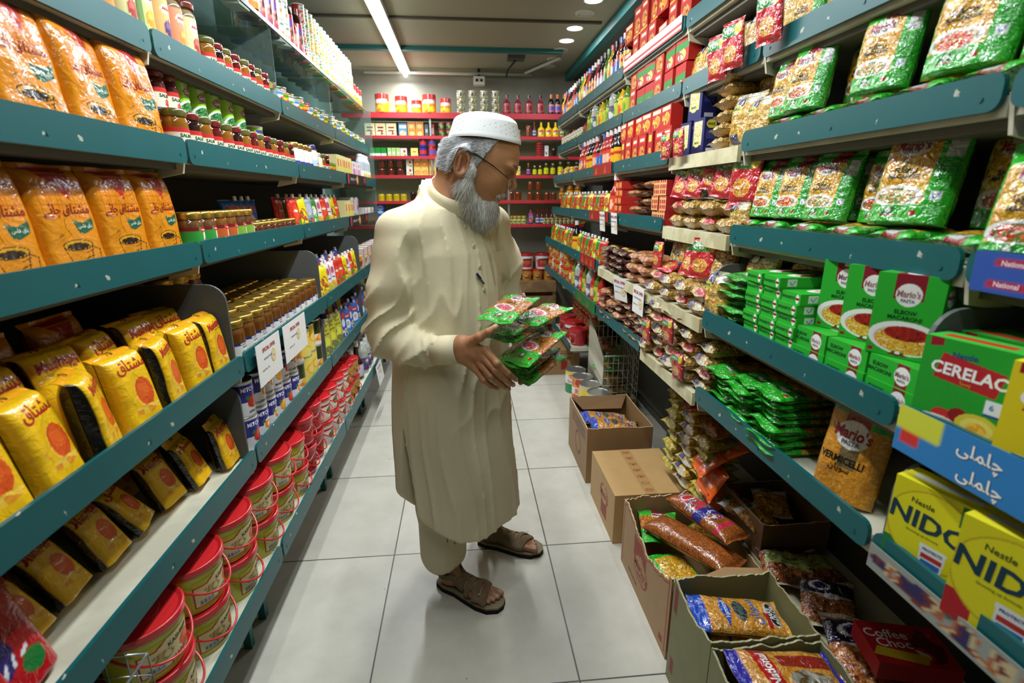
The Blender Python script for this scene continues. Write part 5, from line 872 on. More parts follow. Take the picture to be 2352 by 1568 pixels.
# bucket shelf
row('L', 'LB', ['bk'], .945, .176, 5, inset=.100, layers=2, lh=.127, desc='yellow mango pickle bucket with red lid', jy=14)
row('L', 'LB', ['bks'], 1.80, .152, 1, inset=.085, layers=2, lh=.113, desc='smaller yellow bucket with red lid')
row('L', 'LB', ['bkr'], 1.945, .14, 2, inset=.09, layers=2, lh=.126, desc='dark red pickle bucket with red lid')
row('L', 'LB', ['bkw'], 2.215, .132, 4, inset=.080, layers=2, lh=.116, desc='white pickle bucket with red lid')
row('L', 'LB', ['bkj'], 2.735, .112, 2, inset=.07, layers=2, lh=.106, desc='small mixed pickle bucket')
row('L', 'LB', ['wat'], 2.965, .1, 1, inset=.09, desc='clear vinegar bottle with white cap and pale label')
row('L', 'LB', ['vin'], 3.09, .1, 1, inset=.075, desc='tall dark vinegar bottle with grey label')
row('L', 'LB', ['wat2'], 3.21, .095, 3, inset=.07, desc='clear bottle with purple label')
row('L', 'LB', ['wat', 'vin'], 3.52, .10, 7, inset=.08, desc=['clear vinegar bottle in the far bay', 'dark vinegar bottle in the far bay'])
# a cream oval canister between the buckets
g = G(); lathe(g, [(.050, 0), (.055, .01), (.055, .13), (.052, .14)], 28, [('b', .5, .4, .12, .3, ['6a3a2a', 'c8a080', 'd8d0b8'], 60), ('r', .40, .68, .60, .84, 'a85a4a')], lin('d8d2bc'), 14)
g2 = G(); lathe(g2, [(.056, .136), (.057, .15), (.05, .156)], 28, [], lin('e4dfd0'), 4)
reg('canis', 'canister', 'canister', g.mesh('canister', 'gloss'), [('lid', g2.mesh('lid', 'gloss'))])
place('canis', -.660, 1.62+.26, .305+.0, 'L', desc='cream canister with white lid standing among the pickle buckets') if False else None
# price signs on the rail
def sign(x, y, z, side, w=.125, h=.10, label='', lines=1, tilt=0, yaw=0):
    g = G()
    patch(g, lambda u, v: np.c_[(u-.5)*w, u*0, (v-1)*h], 3, 3, w, h, [('t', 'SPECIAL OFFER', .5, .80, .0120, 'a8302c', 0, 0, .92), ('t', 'MITCHELLS FOR APPLE JUICE', .48, .58, .0052, '2a5a9a', 0, 0, .9), ('t', 'Retail Price  125', .30, .34, .0058, '3a3a3a')], lin('e6e6e2'))
    for r0, c in ((.020, 'd8b43a'), (.0165, 'e6e0c8'), (.013, 'd8b43a'), (.011, 'e6e0c8')):
        a = np.linspace(0, 2*math.pi, 25)[:24]; g.add(np.c_[.030+r0*np.cos(a), np.full(24, -.0006-.0002*(.02-r0)*100), -.062+r0*np.sin(a)], [tuple(range(24))], lin(c))
    P, F = textgeo('125'); g.add(np.c_[.030+P[:, 0]*.008, np.full(len(P), -.0012), -.062+P[:, 1]*.008], F, lin('b07a1a'))
    boxg(g, -w/2, .0004, -h, w/2, .0012, 0, lin('d8d8d4'))
    m = Matrix.Translation((x, y, z)) @ Matrix.Rotation(ROT[side]+R(yaw), 4, 'Z') @ Matrix.Rotation(R(tilt), 4, 'X')
    o = link('price_sign', g.mesh('price_sign', 'card', False), None, m); tag(o, label, 'price sign', 'special offer price signs'); return o
sign(-.63+.014, 1.60, .965, 'L', w=.20, h=.13, label='white special offer sign under the marmalade jars, first from the yellow tea')
sign(-.63+.014, 1.86, .965, 'L', w=.25, h=.13, label='white special offer sign under the marmalade jars, beside the fruit drink cans')
sign(-.60+.012, 3.30, .33, 'L', w=.2, h=.13, label='white price sign hanging on the bucket shelf behind the man', tilt=-8)
for x, z, nm in ((-.69, 1.53, 'upper'), (-.695, 1.275, 'lower')):
    g = G(); patch(g, lambda u, v: np.c_[(u-.5)*.62, u*0, (v-1)*.062], 60, 10, .62, .062, [('r', .03, .1, .10, .9, 'b03a4a'), ('r', .88, .3, .95, .8, 'b0303a'), ('e', .5, .5, .05, .4, 'c8a05a'), ('b', .29, .5, .17, .16, ['c8c8c8', '1c1a1c', 'a8a8a8', '1c1a1c'], 160)], lin('1c1a1c'))
    boxg(g, -.31, .0006, -.062, .31, .002, 0, lin('222222'))
    o = link('promotion_strip', g.mesh('promotion_strip', 'card', False), None, Matrix.Translation((x+.004, 3.62, z-.002)) @ Matrix.Rotation(R(90), 4, 'Z')); tag(o, f'black promotion strip on the {nm} pouch and packet box rail', 'promotion strip')
# wire basket edge at the foot of the bucket shelf
bk = tag(empty('wire_basket', (-.715, .63, .287)), 'chrome wire basket standing before the first red lidded bucket', 'wire basket')
def wirepanel(w, h, n, m_, r=.0014, rim=.0028, name='wire_panel', col='a8aca8'):
    g = G()
    for i in range(n+1): x = w*i/n; tubeg(g, [(x, 0, 0), (x, 0, h)], r, 5, lin(col))
    for j in range(m_+1): z = h*j/m_; tubeg(g, [(0, r, z), (w, r, z)], rim if j == m_ else r, 5, lin(col))
    return g.mesh(name, 'metal')
for mt in (Matrix.Translation((-.10, .20, .02)), Matrix.Translation((-.10, -.12, .02)), Matrix.Translation((.10, -.12, .02)) @ Matrix.Rotation(R(90), 4, 'Z'), Matrix.Translation((-.10, -.12, .02)) @ Matrix.Rotation(R(90), 4, 'Z')):
    w_ = .20 if abs(mt[0][0]-1) < .1 else .32
    link('wire_panel', wirepanel(w_, .25, 5 if w_ < .3 else 9, 5), bk, mt)
# ---------------------------------------------------------------- pasta side
def lie(lvl, keys, ys, layers=1, th=.05, x=.02, sc=.8, desc='', jit=.006, yaw=0, w2='', top=1, jy=6, z0=0, rows=1, rg=.15):
    """bags lying on their backs in stacks, lower edge to the aisle"""
    xs, zs = levelxz('R', lvl)
    if isinstance(keys, str): keys = [keys]
    if isinstance(desc, str): desc = [desc]*len(keys)
    for r_ in range(rows):
        for l in range(layers):
            for i, y in enumerate(ys):
                k = (i+l) % len(keys)
                wh = (w2+' ' if w2 else '') + (('bottom ' if l == 0 else LAY[l]) if layers > 1 else '') + LVL[lvl]
                place(keys[k], xs+x+r_*rg+J(jit*2), y+J(jit), zs-.0305+z0+th/2+l*th, 'R', yaw+J(jy), rx=-90, sc=sc, desc=desc[k], where=wh)
# topmost
row('R', 'R0', ['rb', 'rb', 'rb2', 'rb'], 1.95, .105, 7, inset=.014, rows=2, rg=.08, layers=2, lh=.1155, desc=['tall red spice box', 'red spice box', 'low red spice box', 'red box with orange dish picture'], jy=3)
row('R', 'R0', ['soy', 'soy', 'sq_r', 'sq_d', 'sy_y', 'sq_g', 'sq_d', 'sq_d', 'ket'], 2.66, .072, 23, inset=.045, desc=['dark sauce bottle with yellow label', 'dark sauce bottle with gold label', 'orange red bottle with blue cap', 'dark bottle with blue label', 'yellow squash bottle', 'green squash bottle', 'black bottle with blue label', 'dark bottle with white patch', 'red ketchup bottle with pale cap'], jy=30)
row('R', 'R0', ['ket', 'soy'], 2.68, .075, 21, inset=.12, desc=['red bottle in the back row', 'dark bottle in the back row'])
# second
for i, y in enumerate((.80, .93, 1.06, 1.19, 1.32)): place(('pa', 'pc', 'pb2', 'pd', 'pa')[i], .775+.06, y, 1.744, 'R', yaw=J(12), rx=-8, sc=.8, desc='green pasta bag high above the lying bags', where=LVL['R1'])
for i, y in enumerate((1.44, 1.53, 1.62, 1.71, 1.80, 1.87)): place(('mac', 'nd', 'nd', 'mac', 'nd', 'mac')[i], .775+.055, y, 1.744, 'R', yaw=10+J(10), rx=-14, sc=.86, desc=('bag of noodles with navy and pale label', 'bag of noodles with navy label', 'bag of noodles with navy label', 'bag of elbow pasta with navy flash', 'bag of noodles with navy label', 'bag of elbow pasta with navy flash')[i], where='standing '+LVL['R1'])
lie('R1', 'ndp', (1.48, 1.62, 1.76), layers=4, th=.05, x=.16, sc=.9, desc='bag of pale noodles', w2='at the back,')
for y, z in ((1.50, 1.742), (1.585, 1.730), (1.33, 1.76)): place('mag', .775-.024, y, z-.02, 'R', yaw=8, rx=4, sc=.95, desc='red noodle packet taped to a bag', where='hanging over the second pasta-side rail')
row('R', 'R1', ['rbg', 'rbg', 'rb'], 1.96, .108, 6, inset=.014, rows=2, rg=.07, layers=2, lh=.10, desc=['red and green recipe box', 'green striped recipe box', 'red recipe box'], jy=4)
row('R', 'R1', ['sq_g', 'sy_y', 'sq_g', 'wat2', 'sq_g'], 2.66, .074, 11, inset=.045, desc=['green juice bottle', 'yellow juice bottle', 'bright green juice bottle', 'pale juice bottle', 'deep green juice bottle'], jy=20)
row('R', 'R1', ['rosy'], 3.52, .1, 1, inset=.055, desc='pink syrup bottle with round body')
row('R', 'R1', ['oj_g', 'oj_r'], 3.60, .072, 10, inset=.045, desc=['small green juice can', 'small red juice can'])
# third
for i, y in enumerate((.76, .885, 1.01, 1.135, 1.26)):
    place('pl', .745+.016, y+.005, 1.519+.0165, 'R', yaw=90+J(4), rx=-90, sc=.82, desc='green pasta bag lying along the rail', where=LVL['R2']) if False else place('pl', .745+.018, y, 1.519+.036, 'R', yaw=J(5), rx=-90, sc=.9, desc='green pasta bag lying flat under the standing bags', where=LVL['R2'])
for k, y, ya, dx, s_, rx, d in (('pb2', 1.305, 4, .05, .74, -6, 'green pasta bag showing rings, farthest standing'), ('pa', 1.215, 14, .045, .82, -9, 'green pasta bag with white panel, leaning back'), ('pb2', 1.135, 8, .13, .8, -5, 'green pasta bag half hidden behind its neighbours'), ('pc', 1.00, 16, .05, .86, -10, 'tall green pasta bag with white plate, standing alone'), ('pb2', .845, 14, .07, 1.0, -12, 'large green pasta bag reaching the shelf above'), ('pd', .70, 10, .09, 1.0, -10, 'green pasta bag at the camera end')):
    place(k, .745+dx, y, 1.572, 'R', yaw=ya, rx=rx, sc=s_, desc=d, where=LVL['R2'])
place('pl', .745+.0, .60, 1.519+.04, 'R', yaw=6, rx=-90, sc=.9, desc='green pasta bag lying over the near rail gap')
lie('R2', 'ndp', (1.585,), layers=6, th=.037, x=.012, sc=.72, desc='pale noodle bag beside the blue boxes', jy=8)
lie('R2', 'ndp', (1.585,), layers=5, th=.037, x=.15, sc=.72, desc='pale noodle bag in the rear stack')
place('mac', .745+.05, 1.475, 1.519, 'R', yaw=14, rx=-6, sc=.82, desc='bag of elbow pasta with diagonal navy flash beside the noodle stack'); place('mac', .745+.045, 1.395, 1.519, 'R', yaw=10, rx=-6, sc=.7, desc='smaller bag of elbow pasta beside the green bags'); place('ndp', .745+.12, 1.48, 1.60, 'R', yaw=8, rx=-8, sc=.9, desc='bag of noodles standing tall behind the elbow pasta')
for y, z, d in ((1.85, 1.52, 'navy box with pasta window, lower and farther'), (1.745, 1.52, 'navy box with pasta window, lower and nearer')): place('navy', .745+.035, y, z, 'R', yaw=6, sc=.82, desc=d)
place('navy', .745+.04, 1.80, 1.52+.112, 'R', yaw=8, sc=.92, desc='navy box with pasta window standing on two others')
for y, d in ((1.87, 'farther'), (1.76, 'nearer')): place('mag', .745-.022, y, 1.512, 'R', yaw=4, rx=2, sc=.72, desc=f'small red noodle packet under the navy boxes, {d}')
row('R', 'R2', ['rb', 'rb', 'rbt', 'rb'], 1.96, .092, 7, inset=.014, rows=2, rg=.06, layers=1, desc=['red spice box', 'red spice box with dish picture', 'slim red spice box', 'red spice box by the blue boxes'], jy=3)
row('R', 'R2', ['rb2', 'rb'], 1.97, .102, 6, inset=.10, layers=2, lh=.0, dz=.116, desc=['red box stacked on the spice boxes', 'tall red box stacked on the spice boxes']) if False else row('R', 'R2', ['rb2'], 2.0, .104, 6, inset=.018, dz=.1165, desc='low red box stacked on the spice boxes', jy=3)
row('R', 'R2', ['soy', 'soy', 'ket', 'ket', 'sq_r', 'sq_d', 'ket'], 2.66, .074, 12, inset=.045, desc=['black sauce bottle', 'black sauce bottle with yellow label', 'red sauce bottle', 'pale capped red bottle', 'orange bottle with blue cap', 'dark bottle with round blue label', 'red chilli bottle'], jy=30)
row('R', 'R2', ['rj', 'spc', 'yj'], 3.58, .075, 9, inset=.04, desc=['small red jar', 'small spice bottle', 'small yellow jar'])
# fourth
for i, y in enumerate((.75, .875, 1.0, 1.125, 1.25, 1.36)): place('pl', .74+.018, y, 1.279+.034, 'R', yaw=J(5), rx=-90, sc=.80, desc='green pasta bag lying flat at the rail', where=LVL['R3'])
for k, y, ya, dx, s_, rx, d in (('pa', 1.315, 10, .05, .8, -10, 'green pasta bag standing farthest'), ('pb2', 1.215, 12, .055, .82, -12, 'green pasta bag with bent top'), ('pc', 1.095, 14, .055, .84, -12, 'green pasta bag with creased shiny front'), ('pd', .985, 10, .10, .8, -8, 'green pasta bag tucked behind a bigger one'), ('pc', .885, 14, .06, 1.04, -13, 'largest green pasta bag with cheese topped plate'), ('pb2', 1.15, 8, .15, .9, -6, 'green pasta bag in shade of the back row'), ('pa', .78, 8, .16, 1.0, -6, 'dark green pasta bag deep on the shelf')):
    place(k, .74+dx, y, 1.328, 'R', yaw=ya, rx=rx, sc=s_, desc=d, where=LVL['R3'])
place('pd', .74+.035, .640, 1.281, 'R', yaw=16, rx=-14, sc=.98, desc='penne pasta bag standing beside the blue milk pudding box')
place('kheer', .74+.035, .515, 1.281, 'R', yaw=14, rx=-4, sc=.9, desc='blue pudding box with yellow bowl picture'); place('kheer', .80, .40, 1.281, 'R', yaw=4, sc=.9, desc='blue pudding box nearest the camera')
lie('R3', ['ndp', 'ndr', 'ndp'], (1.46, 1.585, 1.71, 1.835), layers=2, th=.046, x=.005, sc=.82, desc=['lying bag of noodles', 'lying bag of noodles with red label', 'lying noodle bag in clear wrap'], jy=4)
for k, y, ya, dx, d in (('nd', 1.80, 12, .07, 'noodle bag standing on lying bags, farthest'), ('mac', 1.69, 16, .08, 'elbow pasta bag standing on lying bags'), ('nd', 1.60, 14, .10, 'noodle bag standing on lying bags, middle'), ('ndp', 1.47, 14, .09, 'tall clear noodle bag standing on lying bags')):
    place(k, .74+dx, y, 1.281+.094, 'R', yaw=ya, rx=-14, sc=.72, desc=d, where=LVL['R3'])
for y, dx, z, s_, d in ((1.835, .035, 1.376, .88, 'red noodle packet leaning, farthest of four'), (1.735, .04, 1.378, .88, 'red noodle packet leaning beside its twin'), (1.64, .05, 1.40, .8, 'red noodle packet raised above the others'), (1.535, .04, 1.376, .95, 'red noodle packet leaning, nearest of four')): place('mag', .74+dx-.01, y, z, 'R', yaw=18, rx=-12, ry=6, sc=s_, desc=d, where='on '+LVL['R3'].replace('on ', ''))
place('mag', .74+.03, 1.405, 1.36, 'R', yaw=14, rx=-6, sc=1.15, desc='large red noodle packet beside the standing green bags'); place('mac', .74+.03, 1.40, 1.276, 'R', yaw=8, sc=.55, desc='short bag of elbow pasta under the large red packet')
row('R', 'R3', ['rkn'], 2.50, .06, 2, inset=.014, layers=5, lh=.0355, desc='small red stock cube box', jy=2)
row('R', 'R3', ['rpat'], 1.95, .074, 2, inset=.014, layers=3, lh=.0555, desc='red box with gold pattern', jy=2)
lie('R3', ['rusk', 'dat'], (2.17, 2.31), layers=5, th=.034, x=.01, sc=.72, desc=['brown snack packet', 'dark snack packet'])
row('R', 'R3', ['pf_g', 'pf_r', 'pf_y', 'pf_o'], 2.66, .085, 18, inset=.045, rx=-6, yaw=16, desc=['green sauce pouch', 'red sauce pouch', 'yellow sauce pouch', 'orange sauce pouch'])
row('R', 'R3', ['pf_r', 'pf_o'], 2.7, .09, 16, inset=.125, rx=-6, desc=['red sauce pouch in the back row', 'orange sauce pouch in the back row'])
place('ket', .74+.03, 2.62, 1.281, 'R', sc=1.05, desc='tall red ketchup bottle with yellow label above the price signs')
# macaroni box shelf
for i, y in enumerate((.745, .851, .957)):
    for l in range(2): place('elbow_flat', .685+.018+l*.004, y+l*.004, 1.039+l*.0405, 'R', yaw=J(1), sc=.80, desc=('lower' if l == 0 else 'upper')+' flat green macaroni box', where='stacked at the rail under the tall boxes')
for k, x, y, ya, d in (('elbow', .725, .765, 24, 'tall green macaroni box nearest the grey panel'), ('elbow', .745, .862, 22, 'tall green macaroni box in the middle of three'), ('elbow', .755, .945, 20, 'tall green macaroni box beside the spaghetti boxes')):
    place(k, x, y, 1.1205, 'R', yaw=ya, sc=.80, desc=d)
for i, (x, y) in enumerate(((.84, .77), (.86, .88), (.87, 1.10), (.88, 1.22))): place('elbow', x, y, 1.12 if i < 2 else 1.039, 'R', yaw=6, sc=.8, desc='green macaroni box in the shade behind the others', where=LVL['R4'])
for c, y in enumerate((1.038, 1.108, 1.178)):
    for l in range((6, 7, 7)[c]): place('spag', .685+.016+.004*(l % 2), y+J(.002), 1.039+l*.0243, 'R', yaw=J(2), sc=1, desc='thin green spaghetti box, layer '+ORD[l], where='in the three spaghetti box columns')
lie('R4', 'grp', (1.285,), layers=7, th=.021, x=.012, sc=.9, desc='flat noodle packet with green bands', jy=3)
place('mac', .685+.035, 1.372, 1.039, 'R', yaw=6, sc=.84, desc='upright bag of elbow pasta beside the green banded packets')
for k, x, y, ya, d in (('nd', .80, 1.32, 12, 'noodle bag with round pale label behind the green banded packets'), ('ndr', .86, 1.22, 8, 'noodle bag with red label behind the spaghetti boxes')): place(k, x, y, 1.10, 'R', yaw=ya, rx=-8, sc=.85, desc=d)
lie('R4', ['nd', 'ndr', 'nd'], (1.46, 1.585, 1.71, 1.835), layers=2, th=.042, x=-.002, sc=.80, desc=['lying navy labelled noodle bag', 'lying red labelled noodle bag', 'lying noodle bag with navy square'], jy=8)
for k, x, y, ya, s_, d in (('nd', .77, 1.50, 20, .9, 'tall noodle bag leaning over the pile'), ('nd', .78, 1.62, 18, .8, 'noodle bag leaning in the pile, nearer the middle'), ('mac', .78, 1.74, 14, .8, 'elbow pasta bag leaning in the pile'), ('nd', .79, 1.85, 12, .78, 'noodle bag leaning farthest in the pile')): place(k, x, y, 1.125, 'R', yaw=ya, rx=-16, sc=s_, desc=d, where=LVL['R4'])
for x, y, z, ya, rx, s_, d in ((.735, 1.545, 1.135, 26, -10, 1.0, 'red and green noodle packet propped on the pile'), (.74, 1.66, 1.13, 8, -20, .95, 'red noodle packet lying back on the pile'), (.715, 1.86, 1.125, 2, -4, .8, 'red noodle packet upright beside the bread bags'), (.715, 1.80, 1.125, 20, -70, .9, 'red noodle packet sliding off the pile')): place('mag', x, y, z, 'R', yaw=ya, rx=rx, sc=s_, desc=d)
lie('R4', ['dat'], (2.25, 2.37, 2.49), layers=4, th=.028, x=.0, sc=.85, desc='dark brown date packet')
lie('R4', ['rusk'], (1.965, 2.09), layers=3, th=.042, x=.0, sc=.85, desc='brown rusk packet')
row('R', 'R4', ['pf_r', 'pf_g', 'pf_y', 'pf_r', 'pf_g'], 2.66, .082, 20, inset=.045, rx=-6, yaw=14, desc=['red pouch with pale cap', 'green striped pouch', 'yellow pouch', 'red and orange pouch', 'green pouch'])
place('soy', .685+.04, 3.3, 1.039, 'R', sc=1.0, desc='single dark bottle with pink cap among the pouches')
# green packet shelf
for y, n, x in ((1.045, 8, .0), (1.175, 7, .005), (1.30, 6, .012)): lie('R5', 'vms', (y,), layers=n, th=.0185, x=x, sc=.90, desc='flat green vermicelli packet', w2='in the %s green pile,' % ('first' if y < 1.1 else 'middle' if y < 1.2 else 'farthest'), jy=7)
place('vbig', .685+.05, .835, .807, 'R', yaw=18, rx=-10, sc=.84, desc='large vermicelli bag with round white logo leaning on the rail')
place('vms', .82, .93, .819, 'R', yaw=40, rx=-90, sc=.8, desc='single green packet lying behind the large vermicelli bag')
lie('R5', ['nd', 'ndr', 'nd', 'nd'], (1.405,), layers=4, th=.04, x=.01, sc=.78, desc=['noodle bag beside the green piles', 'red labelled noodle bag beside the green piles', 'navy labelled noodle bag beside the green piles', 'clear noodle bag beside the green piles'])
lie('R5', ['nd', 'nd', 'ndr'], (1.515, 1.635, 1.755, 1.875), layers=5, th=.044, x=-.005, sc=.82, desc=['noodle bag with navy square', 'noodle bag with navy corner', 'noodle bag with red strip'], jy=9)
for y, z, k in ((1.60, .95, 'mag'), (1.80, .90, 'mag'), (1.50, .86, 'mag')): place(k, .685-.012, y, z-.04, 'R', yaw=6, rx=3, sc=.7, desc='small red noodle packet stuck on the noodle wall', where=LVL['R5'])
lie('R5', ['dat', 'rusk'], (1.985, 2.11, 2.24, 2.37, 2.50), layers=4, th=.034, x=.0, sc=.82, desc=['dark snack packet in the cake pile', 'brown rusk packet in the cake pile'])
row('R', 'R5', ['ket', 'sq_g', 'ket', 'wat2'], 2.66, .076, 11, inset=.05, desc=['red bottle with green cap', 'green bottle', 'red chilli bottle', 'clear bottle with purple label'], jy=30, full=True)
row('R', 'R5', ['bkj', 'bkj', 'mayo_w'], 3.55, .11, 7, inset=.06, layers=2, lh=.107, desc=['small pickle bucket', 'small pickle bucket with label', 'white lidded tub'])
row('R', 'RF', ['bkr', 'bkt', 'bkj'], 3.70, .15, 4, inset=.09, layers=1, desc=['red pickle bucket', 'white bucket with red lid', 'small red lidded bucket'])
row('R', 'RF', ['bkj'], 3.68, .108, 6, inset=.20, layers=3, lh=.1065, desc='small red lidded bucket in the back row')
# baby cereal and milk powder, nearest
place('cer_g', .685+.012, .615, 1.039, 'R', yaw=14, sc=.80, desc='green baby cereal box with fruit picture'); place('cer_y', .685+.010, .487, 1.039, 'R', yaw=14, sc=.80, desc='yellow baby cereal box beside the green one')
for i, y in enumerate((.63, .50)):
    for j in range(2): place('cer_g', .685+.075+j*.055, y, 1.039, 'R', yaw=6, sc=.8, desc='green baby cereal box with red stripe on top', where='behind the front boxes')
place('nido3', .685+.016, .615, .807, 'R', yaw=16, sc=.80, desc='yellow milk powder box with green corner'); place('nido1', .685+.006, .487, .807, 'R', yaw=16, sc=.86, desc='yellow milk powder box with red corner')
for i, y in enumerate((.64, .51)): place('nido3', .685+.085, y, .807, 'R', yaw=10, sc=.8, desc='yellow milk powder box with silver stripe on top', where='in the second row')
def strip(name, lab, x, y0, y1, z, h, col, ops, mat='card', cat='promotion strip'):
    L_ = y1-y0; g = G(); patch(g, lambda u, v: np.c_[(u-.5)*L_, u*0, (v-1)*h], int(L_*150)+2, 12, L_, h, ops, lin(col)); boxg(g, -L_/2, .0006, -h, L_/2, .0022, 0, lin(col))
    return tag(link(name, g.mesh(name, mat, False), None, Matrix.Translation((x, (y0+y1)/2, z)) @ Matrix.Rotation(R(-90), 4, 'Z')), lab, cat)
U2 = '\uFBFD\uFEE0\uFEE4\uFE8E\uFB7C'
strip('promotion_strip', 'blue promotion strip with white Urdu writing under the cereal boxes', .685-.006, .32, .69, 1.070, .075, '2b78b4', [('r', 0, .5, .2, 1, 'c8cc3a'), ('r', .02, .25, .12, .5, 'c8302a'), ('r', 0, .48, 1, .52, 'd8c898'), ('t', U2, .36, .72, .018, 'f0e8d8'), ('t', U2, .38, .25, .018, 'f0e8d8'), ('t', '\uFE96\uFBFF\uFEB3', .60, .68, .016, 'e0704a'), ('t', '\uFE96\uFBFF\uFEB3', .62, .22, .016, 'e0704a'), ('r', .8, 0, 1, 1, '17408a')])
strip('promotion_strip', 'worn paper strip with food pictures under the milk powder boxes', .685-.006, .25, .69, .815, .045, '8a8f86', [('b', .5, .5, .5, .4, ['8a8f86', 'a05a3a', 'b8a880', '6a2a24', '2a2450'], 40)])
strip('promotion_strip', 'red promotion strip with orange arch pattern beside the brown snack packets', .685-.006, 2.64, 2.98, 1.074, .058, '9a241c', [('p', [(.1, .1), (.17, .8), (.24, .1)], 'c8602a'), ('p', [(.4, .1), (.47, .8), (.54, .1)], 'c8502a'), ('p', [(.7, .1), (.77, .8), (.84, .1)], 'c8602a')])
strip('promotion_strip', 'red promotion strip under the tall sauce bottles', .745-.006, 2.62, 2.98, 1.554, .058, '9a241c', [('p', [(.1, .1), (.17, .8), (.24, .1)], 'c8602a'), ('p', [(.6, .1), (.67, .8), (.74, .1)], 'c8502a')])
strip('promotion_strip', 'red promotion strip behind two white price signs', .74-.006, 2.62, 3.02, 1.312, .052, '9a241c', [('p', [(.1, .1), (.17, .8), (.24, .1)], 'c8602a'), ('p', [(.6, .1), (.67, .8), (.74, .1)], 'c8502a')])
strip('promotion_strip', 'green promotion strip with red curls above the wire bin', .685-.006, 2.60, 3.08, .842, .062, '1f6a30', [('l', .2, .8, .22, .3, .006, 'b83a1c'), ('l', .22, .3, .3, .3, .006, 'b83a1c'), ('l', .3, .3, .3, .6, .006, 'b83a1c'), ('l', .6, .8, .62, .3, .006, 'b83a1c'), ('l', .62, .3, .7, .3, .006, 'b83a1c'), ('l', .7, .3, .7, .6, .006, 'b83a1c')])
strip('promotion_strip', 'white and red paper edge under the stacked spice boxes', .77-.006, 1.92, 2.58, 1.985, .05, 'd8dad8', [('r', 0, .35, 1, .5, 'b83a34'), ('r', 0, 0, 1, .12, 'b83a34')])
strip('blue_sachet_carton', 'two tier blue sachet carton hung on the rail by the pudding boxes', .74-.02, .555, .665, 1.31, .055, '2a4f9f', [('r', 0, .46, 1, .53, 'c8b890'), ('r', .25, .66, .75, .86, 'a8243a'), ('t', 'National', .5, .76, .007, 'e8c8d0'), ('r', .20, .14, .72, .34, 'a8243a'), ('t', 'National', .46, .24, .007, 'e8c8d0')], cat='carton')
sign(.74-.012, 2.72, 1.31, 'R', w=.10, h=.10, label='white special offer sign below the sauce pouches, farther one', tilt=4)
sign(.74-.012, 2.50, 1.31, 'R', w=.10, h=.10, label='white special offer sign below the stock cube boxes', tilt=4)
sign(.685-.012, 2.18, 1.045, 'R', w=.12, h=.105, label='white special offer sign on the cream edge under the dark packets', tilt=8, yaw=10)
sign(.685-.012, 1.92, 1.045, 'R', w=.125, h=.105, label='white special offer sign on the cream edge beside the noodle bags')
sign(.74-.03, .49, 1.285, 'R', w=.14, h=.13, label='white price sign in a clear holder hanging nearest the camera', tilt=6)
# pile on the low board
def heap(keys, x, ys, n, th, z0=.276, sc=.85, desc='', wh='', yaw=0):
    for l in range(n):
        for i, y in enumerate(ys): place(keys[(l+i) % len(keys)], x+J(.008), y+J(.01), z0+th/2+l*th, 'R', yaw+J(7), rx=-90, sc=sc, desc=desc if isinstance(desc, str) else desc[(l+i) % len(keys)], where=ORD[l]+' layer up '+wh)
heap(['olv_b'], .82, (1.87,), 9, .045, desc='olive macaroni bag', wh='in the pile at the far carton')
heap(['mac'], .82, (1.74,), 8, .045, desc='elbow macaroni bag', wh='in the low pile')
heap(['olv_b'], .83, (1.615,), 6, .045, desc='greenish macaroni bag', wh='in the pile by the orange packets')
place('yel_b', .82, 1.88, .700, 'R', yaw=4, rx=-82, sc=.9, desc='bright yellow macaroni bag on top of the olive pile')
for x, y, z, ya, d in ((.81, 1.78, .648, 10, 'red noodle packet on the macaroni pile, farther'), (.80, 1.70, .645, -12, 'red noodle packet on the macaroni pile, nearer')): place('mag', x, y, z, 'R', yaw=ya, rx=-84, sc=1.05, desc=d)
